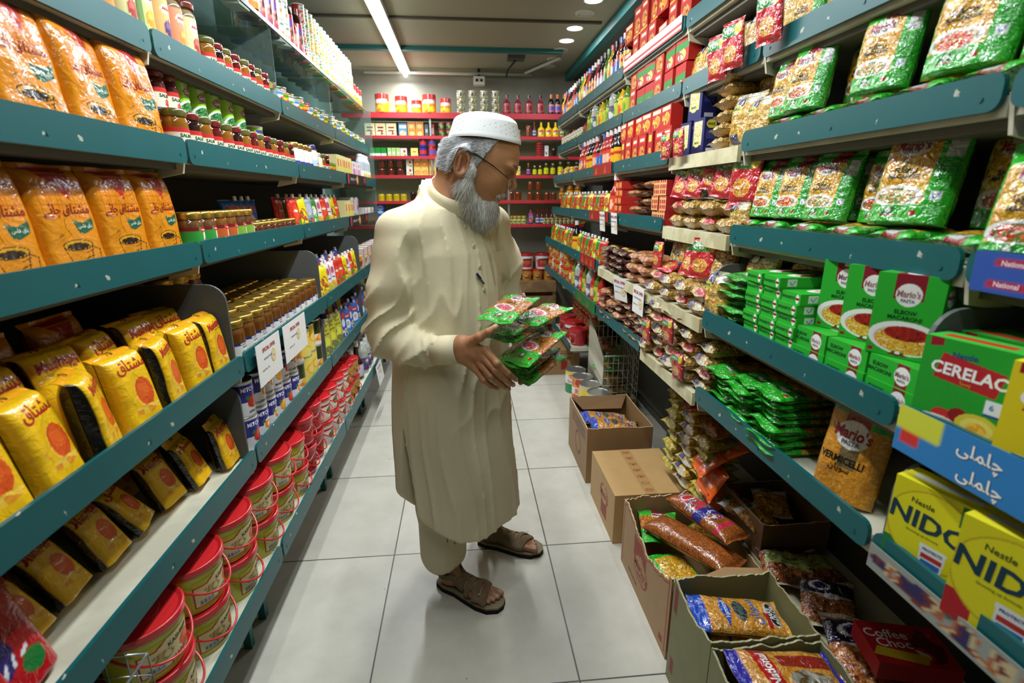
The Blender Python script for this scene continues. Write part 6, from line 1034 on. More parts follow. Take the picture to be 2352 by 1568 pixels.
# ---------------------------------------------------------------- the man
def nets(f, lo, hi, h):
    """surface of the region f < 0 on a grid of step h"""
    lo = np.array(lo, float); n = np.ceil((np.array(hi)-lo)/h).astype(int)+1
    X, Y, Z = np.meshgrid(*[lo[i]+h*np.arange(n[i]) for i in range(3)], indexing='ij')
    D = f(X, Y, Z); s = D < 0
    cs = np.zeros(tuple(n-1)+(3,)); cnt = np.zeros(tuple(n-1))
    offs = [(a, b, c) for a in (0, 1) for b in (0, 1) for c in (0, 1)]
    sl = lambda A, o: A[o[0]:n[0]-1+o[0], o[1]:n[1]-1+o[1], o[2]:n[2]-1+o[2]]
    for i, a in enumerate(offs):
        for b in offs[i+1:]:
            if sum(abs(p-q) for p, q in zip(a, b)) != 1: continue
            da, db = sl(D, a), sl(D, b); m = (da < 0) != (db < 0); t = np.where(m, da/(da-db+1e-12), 0)
            for k in range(3): cs[..., k] += np.where(m, a[k]+t*(b[k]-a[k]), 0)
            cnt += m
    act = cnt > 0; idx = -np.ones(tuple(n-1), int); idx[act] = np.arange(act.sum())
    ijk = np.argwhere(act); V = lo+h*(ijk+cs[act]/cnt[act][:, None]); F = []
    for ax in range(3):
        o = [0, 0, 0]; o[ax] = 1; u, v = [k for k in range(3) if k != ax]
        A = s[:n[0]-o[0], :n[1]-o[1], :n[2]-o[2]]; B = s[o[0]:, o[1]:, o[2]:]
        e = np.argwhere(A != B); ok = (e[:, u] > 0) & (e[:, v] > 0) & (e[:, u] < n[u]-1) & (e[:, v] < n[v]-1); e = e[ok]
        fl = A[e[:, 0], e[:, 1], e[:, 2]]
        q = []
        for du, dv in ((0, 0), (-1, 0), (-1, -1), (0, -1)):
            c = e.copy(); c[:, u] += du; c[:, v] += dv; q.append(idx[c[:, 0], c[:, 1], c[:, 2]])
        q = np.array(q).T; g_ = (q >= 0).all(1); q, fl = q[g_], fl[g_]
        if ax == 1: fl = ~fl
        q[~fl] = q[~fl][:, ::-1]; F.append(q)
    F = np.concatenate(F); return V, F
def ell(X, Y, Z, c, r):
    q = np.sqrt(((X-c[0])/r[0])**2+((Y-c[1])/r[1])**2+((Z-c[2])/r[2])**2); return (q-1)*min(r)
def cap(X, Y, Z, a, b, ra, rb):
    a, b = np.array(a, float), np.array(b, float); d = b-a; t = np.clip(((X-a[0])*d[0]+(Y-a[1])*d[1]+(Z-a[2])*d[2])/(d@d), 0, 1)
    return np.sqrt((X-a[0]-t*d[0])**2+(Y-a[1]-t*d[1])**2+(Z-a[2]-t*d[2])**2)-(ra+(rb-ra)*t)
def su(a, b, k):
    h = np.clip(.5+.5*(b-a)/k, 0, 1); return b*(1-h)+a*h-k*h*(1-h)
def sub(a, b, k): return -su(-a, b, k)
def chain(X, Y, Z, pts, rr, k=.006):
    d = None
    for i in range(len(pts)-1):
        c = cap(X, Y, Z, pts[i], pts[i+1], rr[i], rr[i+1]); d = c if d is None else su(d, c, k)
    return d
SKIN, SKIN_D, PALM = lin('b37f58'), lin('7c5238'), lin('b98a64')
man = tag(empty('person', (-.05, 1.64, 0)), 'man in cream tunic and white cap holding green vermicelli packets', 'person')
MW = Matrix.Translation((.05, -1.64, 0))
def mpart(name, V, F, Cc, mat, parent=None):
    g = G(); g.add(V, [tuple(int(i) for i in f) for f in F], Cc); o = link(name, g.mesh(name, mat), parent or man, MW if parent is None else None); return o
# ---- head, in a frame with the face towards +x and the crown up; then bowed
HP = Matrix.Translation((.022, 1.640, 1.478)) @ Matrix.Rotation(R(-8), 4, 'Z') @ Matrix.Rotation(R(27), 4, 'Y')
HPi = np.array(HP.inverted()); HPm = np.array(HP)
def toloc(X, Y, Z, A=HPi): return [A[i, 0]*X+A[i, 1]*Y+A[i, 2]*Z+A[i, 3] for i in range(3)]
def headf(x, y, z):
    ay = np.abs(y)
    d = ell(x, y, z, (.026, 0, .055), (.107, .079, .098))
    d = su(d, ell(x, y, z, (.060, 0, -.005), (.070, .062, .098)), .03)
    d = su(d, ell(x, y, z, (.100, 0, -.080), (.026, .030, .024)), .025)
    d = su(d, ell(x, ay, z, (.088, .040, -.004), (.032, .022, .028)), .018)
    d = su(d, ell(x, ay, z, (.119, .024, .052), (.015, .028, .010)), .012)
    d = sub(d, ell(x, ay, z, (.134, .034, .029), (.020, .019, .014)), .010)
    d = su(d, ell(x, ay, z, (.112, .031, .029), (.0115, .0145, .0105)), .003)
    d = sub(d, cap(x, ay, z, (.124, .020, .0245), (.117, .044, .0255), .0012, .0012), .002)
    d = su(d, cap(x, y, z, (.124, 0, .042), (.146, 0, .006), .0085, .0135), .010)
    d = su(d, ell(x, ay, z, (.140, .0125, .000), (.011, .007, .008)), .005)
    d = sub(d, ell(x, ay, z, (.144, .006, -.008), (.005, .0035, .005)), .002)
    d = su(d, ell(x, y, z, (.124, 0, -.041), (.011, .024, .0065)), .006)
    d = su(d, ell(x, y, z, (.121, 0, -.054), (.010, .021, .0065)), .006)
    d = sub(d, cap(x, ay, z, (.134, 0, -.0475), (.118, .024, -.046), .0012, .001), .003)
    d = su(d, cap(x, y, z, (-.020, 0, .0), (-.016, .0, -.15), .057, .062), .04)      # neck
    # ear
    for s in (1, -1):
        ex, ey, ez = -.008, -s*.080, -.004
        xe, ye, ze = x-ex, (y-ey)*s, z-ez       # ye < 0 outwards
        xr = xe*.97+ze*.22; zr = -xe*.22+ze*.97; yo = ye - xr*.35
        e = np.sqrt((np.sqrt((xr/.019)**2+(zr/.033)**2)-1)**2*.019**2*1.3+(yo+.012)**2)-.0042       # helix
        plate = ell(xr, yo, zr, (.002, -.004, .0), (.019, .0075, .031))
        plate = sub(plate, ell(xr, yo, zr, (.004, -.012, .002), (.011, .009, .019)), .004)
        lobe = ell(xr, yo, zr, (.006, -.008, -.031), (.009, .005, .010)); tr = ell(xr, yo, zr, (.018, -.006, -.002), (.006, .006, .008))
        anti = cap(xr, yo, zr, (-.006, -.011, .018), (-.005, -.011, -.018), .0035, .004)
        ear = su(su(su(e, plate, .005), lobe, .006), su(tr, anti, .003), .004)
        d = su(d, ear, .006)
    return d
V, F = nets(lambda X, Y, Z: headf(*toloc(X, Y, Z)), (-.16, 1.50, 1.30), (.24, 1.78, 1.66), .0026)
lx, ly, lz = toloc(V[:, 0], V[:, 1], V[:, 2])
cc = np.tile(SKIN, (len(V), 1)); cc *= (.92+.16*noise(V[:, 0]*40, V[:, 1]*40, V[:, 2]*40, 2))[:, None]
def mixc(m, col): 
    global cc
    m = np.clip(m, 0, 1)[:, None]; cc = cc*(1-m)+lin(col)*m
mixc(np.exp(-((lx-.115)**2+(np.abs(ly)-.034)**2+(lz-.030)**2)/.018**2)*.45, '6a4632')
mixc((np.exp(-((lx-.124)**2+ly**2*.3+(lz+.047)**2)/.009**2))*.7, '7a4a40')
mixc(np.exp(-((lx-.146)**2+ly**2+(lz-.004)**2)/.018**2)*.45, 'a86a55')
mixc(((np.abs(ly) > .078) & (np.abs(lz) < .05) & (lx < .03))*.25, 'a0604a')
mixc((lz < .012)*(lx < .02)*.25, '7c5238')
eyeb = (((lx-.128)/.02)**2+((np.abs(ly)-.028)/.022)**2+((lz-.058)/.0055)**2) < 1
mixc(eyeb*(noise(V[:, 0]*500, V[:, 1]*500, V[:, 2]*500, 8) > .15)*.9, '3a3430')
HV, HF, HC = V, F, cc
# ---- right hand round the packets
wr = (-.045, 1.425, .967)
def handf(X, Y, Z, H_):
    d = None
    for pts, rr in H_['f']: 
        c = chain(X, Y, Z, pts, rr, .004)
        for p, r_ in zip(pts[1:-1], rr[1:-1]): c = su(c, np.sqrt((X-p[0])**2+(Y-p[1])**2+(Z-p[2])**2)-r_*1.06, .003)
        d = c if d is None else np.minimum(d, c)
    p = None
    for pts, rr in H_['p']: c = chain(X, Y, Z, pts, rr, .012); p = c if p is None else su(p, c, .014)
    return su(d, p, .007)
RH = dict(f=[([(.008, 1.395, .990), (.036, 1.372, 1.012), (.060, 1.366, 1.027), (.083, 1.378, 1.039)], [.016, .0135, .0105, .0085]),
             ([(.052, 1.378, .972), (.083, 1.350, .940), (.113, 1.361, .906), (.139, 1.386, .878)], [.0125, .0105, .0090, .0075]),
             ([(.046, 1.376, .952), (.078, 1.352, .920), (.106, 1.366, .887), (.131, 1.392, .860)], [.0122, .0104, .0090, .0075]),
             ([(.036, 1.380, .932), (.066, 1.360, .900), (.094, 1.374, .869), (.119, 1.402, .843)], [.0118, .0098, .0085, .0072]),
             ([(.024, 1.388, .914), (.046, 1.374, .884), (.067, 1.388, .861), (.086, 1.410, .843)], [.0108, .0088, .0076, .0065])],
          p=[([wr, (-.012, 1.405, .975), (.048, 1.382, .972)], [.026, .021, .0135]), ([wr, (-.012, 1.403, .960), (.040, 1.380, .950)], [.026, .021, .0135]), ([wr, (-.014, 1.406, .948), (.022, 1.390, .916)], [.026, .020, .0125]),
             ([wr, (-.010, 1.408, .985), (.010, 1.396, .990)], [.024, .022, .0165]), ([(-.10, 1.455, .955), wr], [.030, .026])])
V, F = nets(lambda X, Y, Z: handf(X, Y, Z, RH), (-.12, 1.31, .80), (.17, 1.50, 1.07), .0021)
V[:, 1] -= .0012*np.sin(V[:, 0]*300+V[:, 2]*120)*0
cc = np.tile(SKIN*.92, (len(V), 1)); cc *= (.86+.28*noise(V[:, 0]*70, V[:, 1]*70, V[:, 2]*70, 3))[:, None]
for pts, rr in RH['f']:
    for p, r_ in zip(pts[1:-1], rr[1:-1]): mixc(np.exp(-((V-np.array(p))**2).sum(1)/(r_*1.1)**2)*(np.sin(V[:, 0]*900+V[:, 2]*500) > .4)*.35, '5e3c28')
    t, q = np.array(pts[-1]), np.array(pts[-2]); ax = (t-q)/np.linalg.norm(t-q); dn = np.array([.1, -.95, .3]); dn -= ax*(dn@ax); dn /= np.linalg.norm(dn); rel = V-(t-ax*.002)
    nail = (np.abs(rel@ax) < .006) & (rel@dn > rr[-1]*.62); mixc(nail*.75, 'd0a890')
RV, RF_, RC = V, F, cc
# left hand under the packets, mostly behind them
lw = (.205, 1.63, .905)
LH = dict(f=[([(.185, 1.575, .905), (.165, 1.548, .925), (.150, 1.530, .940)], [.014, .011, .009])] +
            [([(.185+.004*i, 1.565-.016*i, .880-.003*i), (.165+.004*i, 1.545-.018*i, .858-.003*i), (.150+.004*i, 1.530-.020*i, .843-.002*i)], [.012, .010, .0085]) for i in range(4)],
          p=[([lw, (.192, 1.585, .890)], [.026, .022]), ([lw, (.205, 1.530, .872)], [.026, .016]), ([(.23, 1.70, .93), lw], [.030, .026])])
V, F = nets(lambda X, Y, Z: handf(X, Y, Z, LH), (.10, 1.44, .81), (.28, 1.74, .98), .003)
LV, LF, LC = V, F, np.tile(SKIN*.9, (len(V), 1))
# ---- feet
def footframe(hx, hy, tx, ty, z=.022): 
    a = math.atan2(ty-hy, tx-hx); return Matrix.Translation((hx, hy, z)) @ Matrix.Rotation(a, 4, 'Z')
def footf(x, y, z, s, lean):
    d = ell(x, y, z, (.035, 0, .030), (.036, .030, .032))
    d = su(d, cap(x, y, z, (.05, 0, .035), (.17, .004*s, .020), .030, .024), .02)
    d = su(d, ell(x, y, z, (.165, 0, .016), (.048, .045, .019)), .015)
    d = su(d, cap(x, y, z, (.045, 0, .05), (.045+lean[0], lean[1], .22), .031, .040), .03)
    d = su(d, ell(x, np.abs(y), z, (.040, .030, .070), (.012, .010, .012)), .01)
    for i, (yy, ln, r_) in enumerate(((.030, .250, .0125), (.010, .246, .0088), (-.008, .238, .0082), (-.024, .228, .0078), (-.038, .214, .0078))):
        d = su(d, cap(x, y, z, (.185, yy*s*.95, .014), (ln-r_, yy*s, .0085+.002*(i == 0)), r_, r_*.95), .004)
    return np.maximum(d, -z)
FT = [(footframe(-.118, 1.612, .066, 1.487), 1, (-.006, .010)), (footframe(.036, 1.836, .288, 1.738), -1, (-.01, .02))]
BV, BF, BC = [HV, RV, LV], [HF, RF_, LF], [HC, RC, LC]; parts = []
for fm, s, lean in FT:
    A = np.array(fm.inverted()); Bm = np.array(fm)
    V, F = nets(lambda x, y, z: footf(x, y, z, s, lean), (-.02, -.07, -.004), (.27, .07, .22), .003)
    cc = np.tile(SKIN*.62, (len(V), 1)); cc *= (.85+.3*noise(V[:, 0]*60, V[:, 1]*60, V[:, 2]*60, 4))[:, None]
    for yy, ln in ((.030, .250), (.010, .246), (-.008, .238), (-.024, .228), (-.038, .214)): mixc(np.exp(-(((V[:, 0]-ln+.012)/.009)**2+((V[:, 1]-yy*s)/.0065)**2+((V[:, 2]-.020)/.01)**2))*1.0, 'b08a78')
    BV.append(V@Bm[:3, :3].T+Bm[:3, 3]); BF.append(F); BC.append(cc)
    # sandal: sole, insole, straps
    oy = np.array([(-.012, .0), (-.006, .022), (.03, .034), (.08, .034), (.13, .043), (.18, .050), (.225, .047), (.258, .026), (.266, 0)])
    oy = np.r_[oy, oy[::-1][1:-1]*[1, -1]]
    n = len(oy); g = G()
    for z0, z1, sc_, col in ((-.0215, -.006, 1.04, '1a1714'), (-.006, .0005, 1.0, '7f735a')):
        P = oy*[1, sc_]
        zt = lambda z: [z]*n
        g.add(np.r_[np.c_[P, zt(z0)], np.c_[P, zt(z1)]], [tuple(range(n)), tuple(range(2*n-1, n-1, -1))]+[(i+n, (i+1) % n+n, (i+1) % n, i) for i in range(n)], lin(col))
    sole = g.mesh('sole', 'matte')
    for p_ in sole.polygons: p_.use_smooth = False
    bands = [(.195, 18, .011), (.168, 8, .011), (.140, -4, .010), (.110, -14, .013), (.118, 58, .008)]
    def strapf(x, y, z):
        f0 = footf(x, y, z, s, lean); shell = np.maximum(f0-.0042, -(f0-.0005)); m = None
        for cx, an, wd in bands:
            dd = np.abs((x-cx)*math.cos(R(an))+(y*s)*math.sin(R(an)))-wd; m = dd if m is None else np.minimum(m, dd)
        up = np.maximum(m, z-.085); heel = np.maximum(np.abs(z-.048-(x*.12))-.011, x-.075)
        side = np.maximum(np.abs((x-.075)-(.06-z)*.6)-.010, z-.062)
        return np.maximum(shell, np.minimum(np.minimum(up, heel), side))
    V, F = nets(strapf, (-.02, -.07, -.004), (.27, .07, .10), .0022)
    c_ = np.tile(lin('6b5c45'), (len(V), 1))*(.85+.3*noise(V[:, 0]*90, V[:, 1]*90, V[:, 2]*90, 6))[:, None]
    sd = link('sandal', sole, man, MW @ fm); g = G(); g.add(V, [tuple(int(i) for i in f) for f in F], c_); link('strap', g.mesh('strap', 'matte'), sd)
    g = G(); lathe(g, [(.004, 0), (.004, .0015), (.002, .003)], 12, [], lin('b8b0a0'), 3); bm = g.mesh('rivet', 'metal'); link('rivet', bm, sd, Matrix.Translation((.19, -.036*s, .038)) @ Matrix.Rotation(R(35*s), 4, 'X'))
# hidden trunk joins the bared parts into one figure
def trunk(X, Y, Z):
    d = chain(X, Y, Z, [(-.05, 1.66, 1.34), (-.05, 1.67, 1.15), (-.05, 1.67, .90), (-.05, 1.67, .78)], [.085, .12, .11, .12], .05)
    d = su(d, chain(X, Y, Z, [(-.18, 1.57, 1.27), (-.228, 1.515, .985), (-.09, 1.45, .958)], [.03, .028, .026], .03), .03)
    d = su(d, chain(X, Y, Z, [(.09, 1.78, 1.27), (.15, 1.785, 1.02), (.205, 1.66, .912)], [.03, .028, .024], .03), .03)
    d = su(d, chain(X, Y, Z, [(-.11, 1.62, .75), (-.10, 1.61, .42), (-.09, 1.60, .22)], [.075, .052, .045], .03), .03)
    d = su(d, chain(X, Y, Z, [(.02, 1.74, .75), (.05, 1.79, .42), (.075, 1.84, .22)], [.075, .052, .045], .03), .03)
    return su(d, cap(X, Y, Z, (-.055, 1.65, 1.36), (-.03, 1.645, 1.42), .062, .058), .03)
V, F = nets(trunk, (-.34, 1.35, .14), (.31, 1.92, 1.44), .012)
BV.append(V); BF.append(F); BC.append(np.tile(SKIN*.8, (len(V), 1)))
g = G()
for V, F, c_ in zip(BV, BF, BC): g.add(V, [tuple(int(i) for i in f) for f in F], c_)
link('body', g.mesh('body', 'skin'), man, MW)
# ---- tunic
PHI = R(42); FD = np.array([math.sin(PHI), -math.cos(PHI)]); RD = np.array([-math.cos(PHI), -math.sin(PHI)])     # facing, and his right
#      z     cx     cy    half-width half-depth
TS = np.array([(.16, -.030, 1.64, .225, .185), (.24, -.034, 1.64, .224, .184), (.45, -.040, 1.645, .222, .182), (.65, -.050, 1.65, .220, .172), (.82, -.052, 1.655, .214, .166), (.95, -.050, 1.66, .205, .160), (1.10, -.050, 1.665, .196, .146), (1.22, -.052, 1.67, .190, .128), (1.30, -.056, 1.67, .165, .105), (1.38, -.052, 1.66, .078, .072)])
CLO = lin('d2c8a6')
def rid(t): return (1-np.abs(np.sin(np.pi*t)))**2.2
def tors(X, Y, Z):
    cx, cy, a, b = [np.interp(Z, TS[:, 0], TS[:, k]) for k in (1, 2, 3, 4)]
    u = (X-cx)*RD[0]+(Y-cy)*RD[1]; v = (X-cx)*FD[0]+(Y-cy)*FD[1]; th = np.arctan2(v, u)
    low = np.clip((1.0-Z)/.8, 0, 1)
    fold = low*(.012*np.sin(th*5+1.2+noise(th*1.5, Z*2, 0, 11)*3)+.011*(rid(th*3.2+.3*Z+1.2*noise(th*2, Z*3, 1, 12))-.4))
    up = np.clip((Z-.95)/.3, 0, 1)
    fold = fold + up*(.008*(rid(th*3.0+Z*2.2+1.4*noise(th*2, Z*4, 2, 13))-.4))+.009*(rid(th*1.6-Z*3.5+1.5*noise(th*3, Z*5, 3, 17))-.4)*np.exp(-((Z-.92)/.22)**2)+.005*(noise(X*9, Y*9, Z*6, 14)-.5)*2
    q = np.sqrt((u/a)**2+(v/b)**2); d = (q-1)*np.minimum(a, b)*.95 - fold
    return d, u, v, th
def slv(X, Y, Z, pts, rr, el, sg=1):
    d = chain(X, Y, Z, pts, rr, .03); e = np.array(el); r_ = np.sqrt((X-e[0])**2+(Y-e[1])**2+(Z-e[2])**2); w_ = np.exp(-(r_/.13)**2)
    s_ = (X-e[0])*.75+(Z-e[2])*-.65
    return d - w_*(.026*(rid(s_*13+1.3*noise(X*9, Y*9, Z*9, 21))-.35)) - .008*np.exp(-((X+.115)/.035)**2)*(rid(X*38+Z*6+1.5*noise(X*14, Y*14, Z*14, 37))-.3) - .012*(rid((X*.5+Y*.5-Z*.35)*9+1.2*noise(X*6, Y*6, Z*4, 29))-.35) - .005*np.sin((X*.9+Y*.5)*46+Z*9+3*noise(X*8, Y*8, Z*5, 22))-.004*(noise(X*22, Y*22, Z*14, 23)-.5)
NC = np.array([-.036, 1.645, 1.376]); TL = R(33); NE = np.array([FD[0]*math.cos(TL), FD[1]*math.cos(TL), -math.sin(TL)]); NN = np.array([FD[0]*math.sin(TL), FD[1]*math.sin(TL), math.cos(TL)])
def tunic(X, Y, Z):
    d, u, v, th = tors(X, Y, Z)
    d = su(d, chain(X, Y, Z, [(-.190, 1.56, 1.288), (-.055, 1.66, 1.332), (.095, 1.785, 1.295)], [.066, .064, .066], .03), .045)
    R1 = slv(X, Y, Z, [(-.190, 1.56, 1.285), (-.225, 1.515, 1.13), (-.232, 1.500, .990), (-.15, 1.462, .952), (-.055, 1.432, .960)], [.062, .062, .062, .052, .037], (-.245, 1.48, .975))
    L1 = slv(X, Y, Z, [(.095, 1.785, 1.285), (.135, 1.79, 1.15), (.150, 1.785, 1.02), (.200, 1.68, .925), (.206, 1.645, .910)], [.068, .066, .062, .046, .040], (.15, 1.78, 1.01))
    d = su(d, R1, .012); d = su(d, L1, .014)
    # hem: front and back panels of different length, slits at both sides
    hem = .285 + .085*np.clip(np.abs(u)/.21, 0, 1.1)**4 + .05*(v < 0)
    d = np.maximum(d, hem-Z)
    sl_ = np.abs(v-.005)-np.clip((.70-Z)*.10, -.01, .042); d = np.where((np.abs(u) > .10) & (Z < .74), np.maximum(d, -np.maximum(sl_, .135-np.abs(u))), d)
    inn = (np.sqrt((u/.19)**2+(v/.15)**2)-1)*.15; d = np.where(Z < .34, np.maximum(d, -np.maximum(inn, Z-.30)), d)
    d = np.maximum(d, (X-NC[0])*NN[0]+(Y-NC[1])*NN[1]+(Z-NC[2])*NN[2]-.006)
    # neck opening
    d = np.maximum(d, -cap(X, Y, Z, (-.055, 1.655, 1.33), (-.020, 1.640, 1.46), .062, .074))
    d = np.maximum(d, -cap(X, Y, Z, (.004, 1.572, 1.345), (.026, 1.520, 1.265), .0065, .003))
    # buttoned front edge
    pl = np.abs(u+.012-.02*np.sin(Z*9))-.017; d = np.where((v > 0) & (Z > .98), d-.0022*np.clip(1-np.maximum(pl, 0)/.0025, 0, 1), d)
    return d
V, F = nets(tunic, (-.37, 1.36, .22), (.30, 1.92, 1.45), .0056)
cc = np.tile(CLO, (len(V), 1))*(.97+.06*noise(V[:, 0]*300, V[:, 1]*300, V[:, 2]*300, 5))[:, None]
tun = mpart('tunic', V, F, cc, 'cloth')
# cuffs
def band(c0, c1, r0, r1, n=40, th=.0022, col=CLO*1.04, wob=.001):
    c0, c1 = np.array(c0), np.array(c1); ax = c1-c0; ax /= np.linalg.norm(ax); s_ = np.cross(ax, [0, 1, .2]); s_ /= np.linalg.norm(s_); q = np.cross(ax, s_); g = G(); a = np.linspace(0, 2*np.pi, n+1)[:n]
    rings = []
    for c, r_ in ((c0, r0), (c0*.5+c1*.5, (r0+r1)/2+wob), (c1, r1), (c1, r1-th), (c0, r0-th)): rings.append(c+r_*(np.cos(a)[:, None]*s_+np.sin(a)[:, None]*q))
    g.add(np.concatenate(rings), gridf(n, 5, True)+[((i+1) % n, i, 4*n+i, 4*n+(i+1) % n) for i in range(n)], col); return g
link('cuff', band((-.090, 1.443, .955), (-.022, 1.416, .965), .0425, .0415).mesh('cuff', 'cloth'), tun)
link('cuff', band((.203, 1.665, .918), (.205, 1.628, .903), .041, .040).mesh('cuff', 'cloth'), tun)
# stand collar: follows the neck, lower at the throat, open at the front
g = G(); n = 60; rows = []; R3 = np.array([RD[0], RD[1], 0])
for hh, ro in ((-.10, .0835), (.0, .083), (.5, .079), (1, .0745), (1, .0715), (0, .079)):
    for i in range(n):
        a = R(5)+2*math.pi*(1-.028)*i/(n-1); rows.append(NC+ro*(math.cos(a)*NE*1.04+math.sin(a)*R3*.96)+NN*(.037*hh-.006*(hh < 0)+.004*math.cos(2*a)*hh))
g.add(np.array(rows), gridf(n, 6)+[(i+1, i, 5*n+i, 5*n+i+1) for i in range(n-1)], CLO*1.03); link('collar', g.mesh('collar', 'cloth'), tun)
def surfpt(x, z, y0=1.30):
    """front of the tunic on the line of sight-independent vertical plane x, z"""
    ys = np.linspace(y0, 1.75, 900); d = tunic(np.full(900, x), ys, np.full(900, z)); i = np.argmax(d < 0); return np.array([x, ys[i], z])
for x, z in ((.006, 1.300), (.030, 1.242), (.046, 1.180), (.058, 1.110)):
    p = surfpt(x, z); g = G(); lathe(g, [(.0068, 0), (.0068, .0020), (.0052, .0028)], 18, [], lin('dcd6bd'), 4, captc='b8b090'); lathe(g, [(.0008, .0024), (.0008, .0034)], 6, [], lin('8a8468'), 3)
    link('button', g.mesh('button', 'gloss'), tun, Matrix.Translation(tuple(p+np.array([.001, -.0015, 0]))) @ Matrix.Rotation(R(38), 4, 'Z') @ Matrix.Rotation(R(86), 4, 'X'))
# chest pocket and pen
P = [surfpt(.078+.030*i+.006*j, 1.215-.034*j) for j in range(4) for i in range(3)]
g = G(); g.add(np.array(P)+[.0018, -.0022, 0], gridf(3, 4), CLO*.98); link('pocket', g.mesh('pocket', 'cloth'), tun)
p0, p1 = surfpt(.034, 1.162), surfpt(.056, 1.128)
g = G(); dd = np.array([.003, -.006, 0]); tubeg(g, [p0+dd, p0*.5+p1*.5+dd], .0042, 10, lin('16204f')); tubeg(g, [p0*.5+p1*.5+dd, p1+dd], .003, 10, lin('3a5a68')); tubeg(g, [p0+dd*1.9, p0*.6+p1*.4+dd*1.7], .0012, 6, lin('16204f'))
link('pen', g.mesh('pen', 'gloss'), tun)
# ---- trousers
def trou(X, Y, Z):
    d = chain(X, Y, Z, [(-.105, 1.63, .60), (-.105, 1.615, .34), (-.107, 1.60, .15)], [.10, .088, .083], .03)
    d = su(d, chain(X, Y, Z, [(.01, 1.74, .60), (.045, 1.80, .36), (.062, 1.835, .145)], [.10, .085, .078], .03), .02)
    th = np.arctan2(Y-1.60, X+.105); d = d-.003*np.sin(th*3+Z*5)
    ix = np.where(X+.8*(Y-1.6) < .09, np.hypot(X+.105, Y-1.60), np.hypot(X-.062, Y-1.835))
    return np.maximum(np.maximum(d, (.052-.25*np.clip(X+.12, -.1, .1)*0)+.25*np.clip(X+.105, -.1, .25)-Z), -np.maximum(ix-.070, Z-.35))
V, F = nets(trou, (-.24, 1.46, .02), (.18, 1.96, .62), .006)
mpart('trousers', V, F, np.tile(CLO*.93, (len(V), 1)), 'cloth')
# ---- cap
cx, cy, cz = .071, 1.632, 1.545
g = G(); nth, nz = 150, 44; T_ = np.linspace(0, 1, nz); rows = []; cols = []
prof = [(0, 1.0, 0), (.08, 1.0, .006), (.62, .86, .054), (.74, .80, .062), (.84, .66, .070), (.92, .42, .076), (1, .0, .079)]
for t in T_:
    k = np.interp(t, [p[0] for p in prof], [p[1] for p in prof]); zz = np.interp(t, [p[0] for p in prof], [p[2] for p in prof])
    a = np.arange(nth)/nth*2*np.pi; rx, ry = .108*k, .089*k
    rip = .0011*np.sin(a*3+1)*(t < .7)
    rows.append(np.c_[rx*np.cos(a)+rip, ry*np.sin(a), np.full(nth, zz)+.005*np.cos(a)*0-.004*np.cos(a*2+.6)*(1-t)+.012*np.exp(-((t-1)/.3)**2)*0])
    c = np.tile(lin('dfe2e0'), (nth, 1))*(.97+.03*np.sin(a*60+t*60))[:, None]
    if .18 < t < .56:
        dot = (np.abs(np.mod(a*9/np.pi+ (0 if int(t*44) % 2 else .5), 1)-.5) < .07) & (np.abs(np.mod(a*3/np.pi, 2)-1 - np.abs(t-.37)*3) < .55) & (int(t*44) % 3 == 0); c[dot] = lin('8a8f8f')
        c = c*(.94+.06*np.sign(np.sin(a*70+t*80)))[:, None]
    if .10 < t < .13 or .60 < t < .63: c = c*.88
    cols.append(c)
g.add(np.concatenate(rows), gridf(nth, nz, True), np.concatenate(cols))
g.add([(.106*math.cos(a), .087*math.sin(a), .001) for a in np.linspace(0, 2*math.pi, 41)[:40]], [tuple(range(39, -1, -1))], lin('2a2a26'))
mc = Matrix.Translation((cx, cy, cz)) @ Matrix.Rotation(R(-6), 4, 'Z') @ Matrix.Rotation(R(4), 4, 'Y')
link('cap', g.mesh('cap', 'cloth'), man, MW @ mc)
# ---- beard and hair: many tapering strands over a soft core
rg = np.random.default_rng(5)
def strands(name, roots, dirs, lens, cols, w0=.0007, curl=.25, core=None):
    n = len(roots); seg = 4; V = []; F = []; C_ = []
    side = np.cross(dirs, rg.normal(size=(n, 3))); side /= np.linalg.norm(side, axis=1, keepdims=True); p = roots.copy(); d = dirs.copy(); bend = rg.normal(size=(n, 3))*curl
    for k in range(seg+1):
        wk = w0*(1-.8*k/seg); q = np.cross(d, side); q /= np.linalg.norm(q, axis=1, keepdims=True)+1e-9
        for j in range(3): an = 2*np.pi*j/3; V.append(p+wk*(math.cos(an)*side+math.sin(an)*q)); C_.append(cols)
        d = d+bend/seg*.5+np.array([0, 0, -.10])/seg; d /= np.linalg.norm(d, axis=1, keepdims=True); p = p+d*(lens[:, None]/seg)
    V = np.array(V).transpose(1, 0, 2).reshape(-1, 3); C_ = np.array(C_).transpose(1, 0, 2).reshape(-1, 3); m = (seg+1)*3
    for k in range(seg):
        for j in range(3): F.append(np.c_[np.arange(n)*m+k*3+j, np.arange(n)*m+k*3+(j+1) % 3, np.arange(n)*m+(k+1)*3+(j+1) % 3, np.arange(n)*m+(k+1)*3+j])
    F = np.concatenate(F); g = G(); g.v.append(V); g.c.append(C_); g.f = [tuple(f) for f in F.tolist()]; g.n = len(V)
    if core is not None: g.add(core[0], [tuple(int(i) for i in f) for f in core[1]], core[2])
    link(name, g.mesh(name, 'hair'), man, MW)
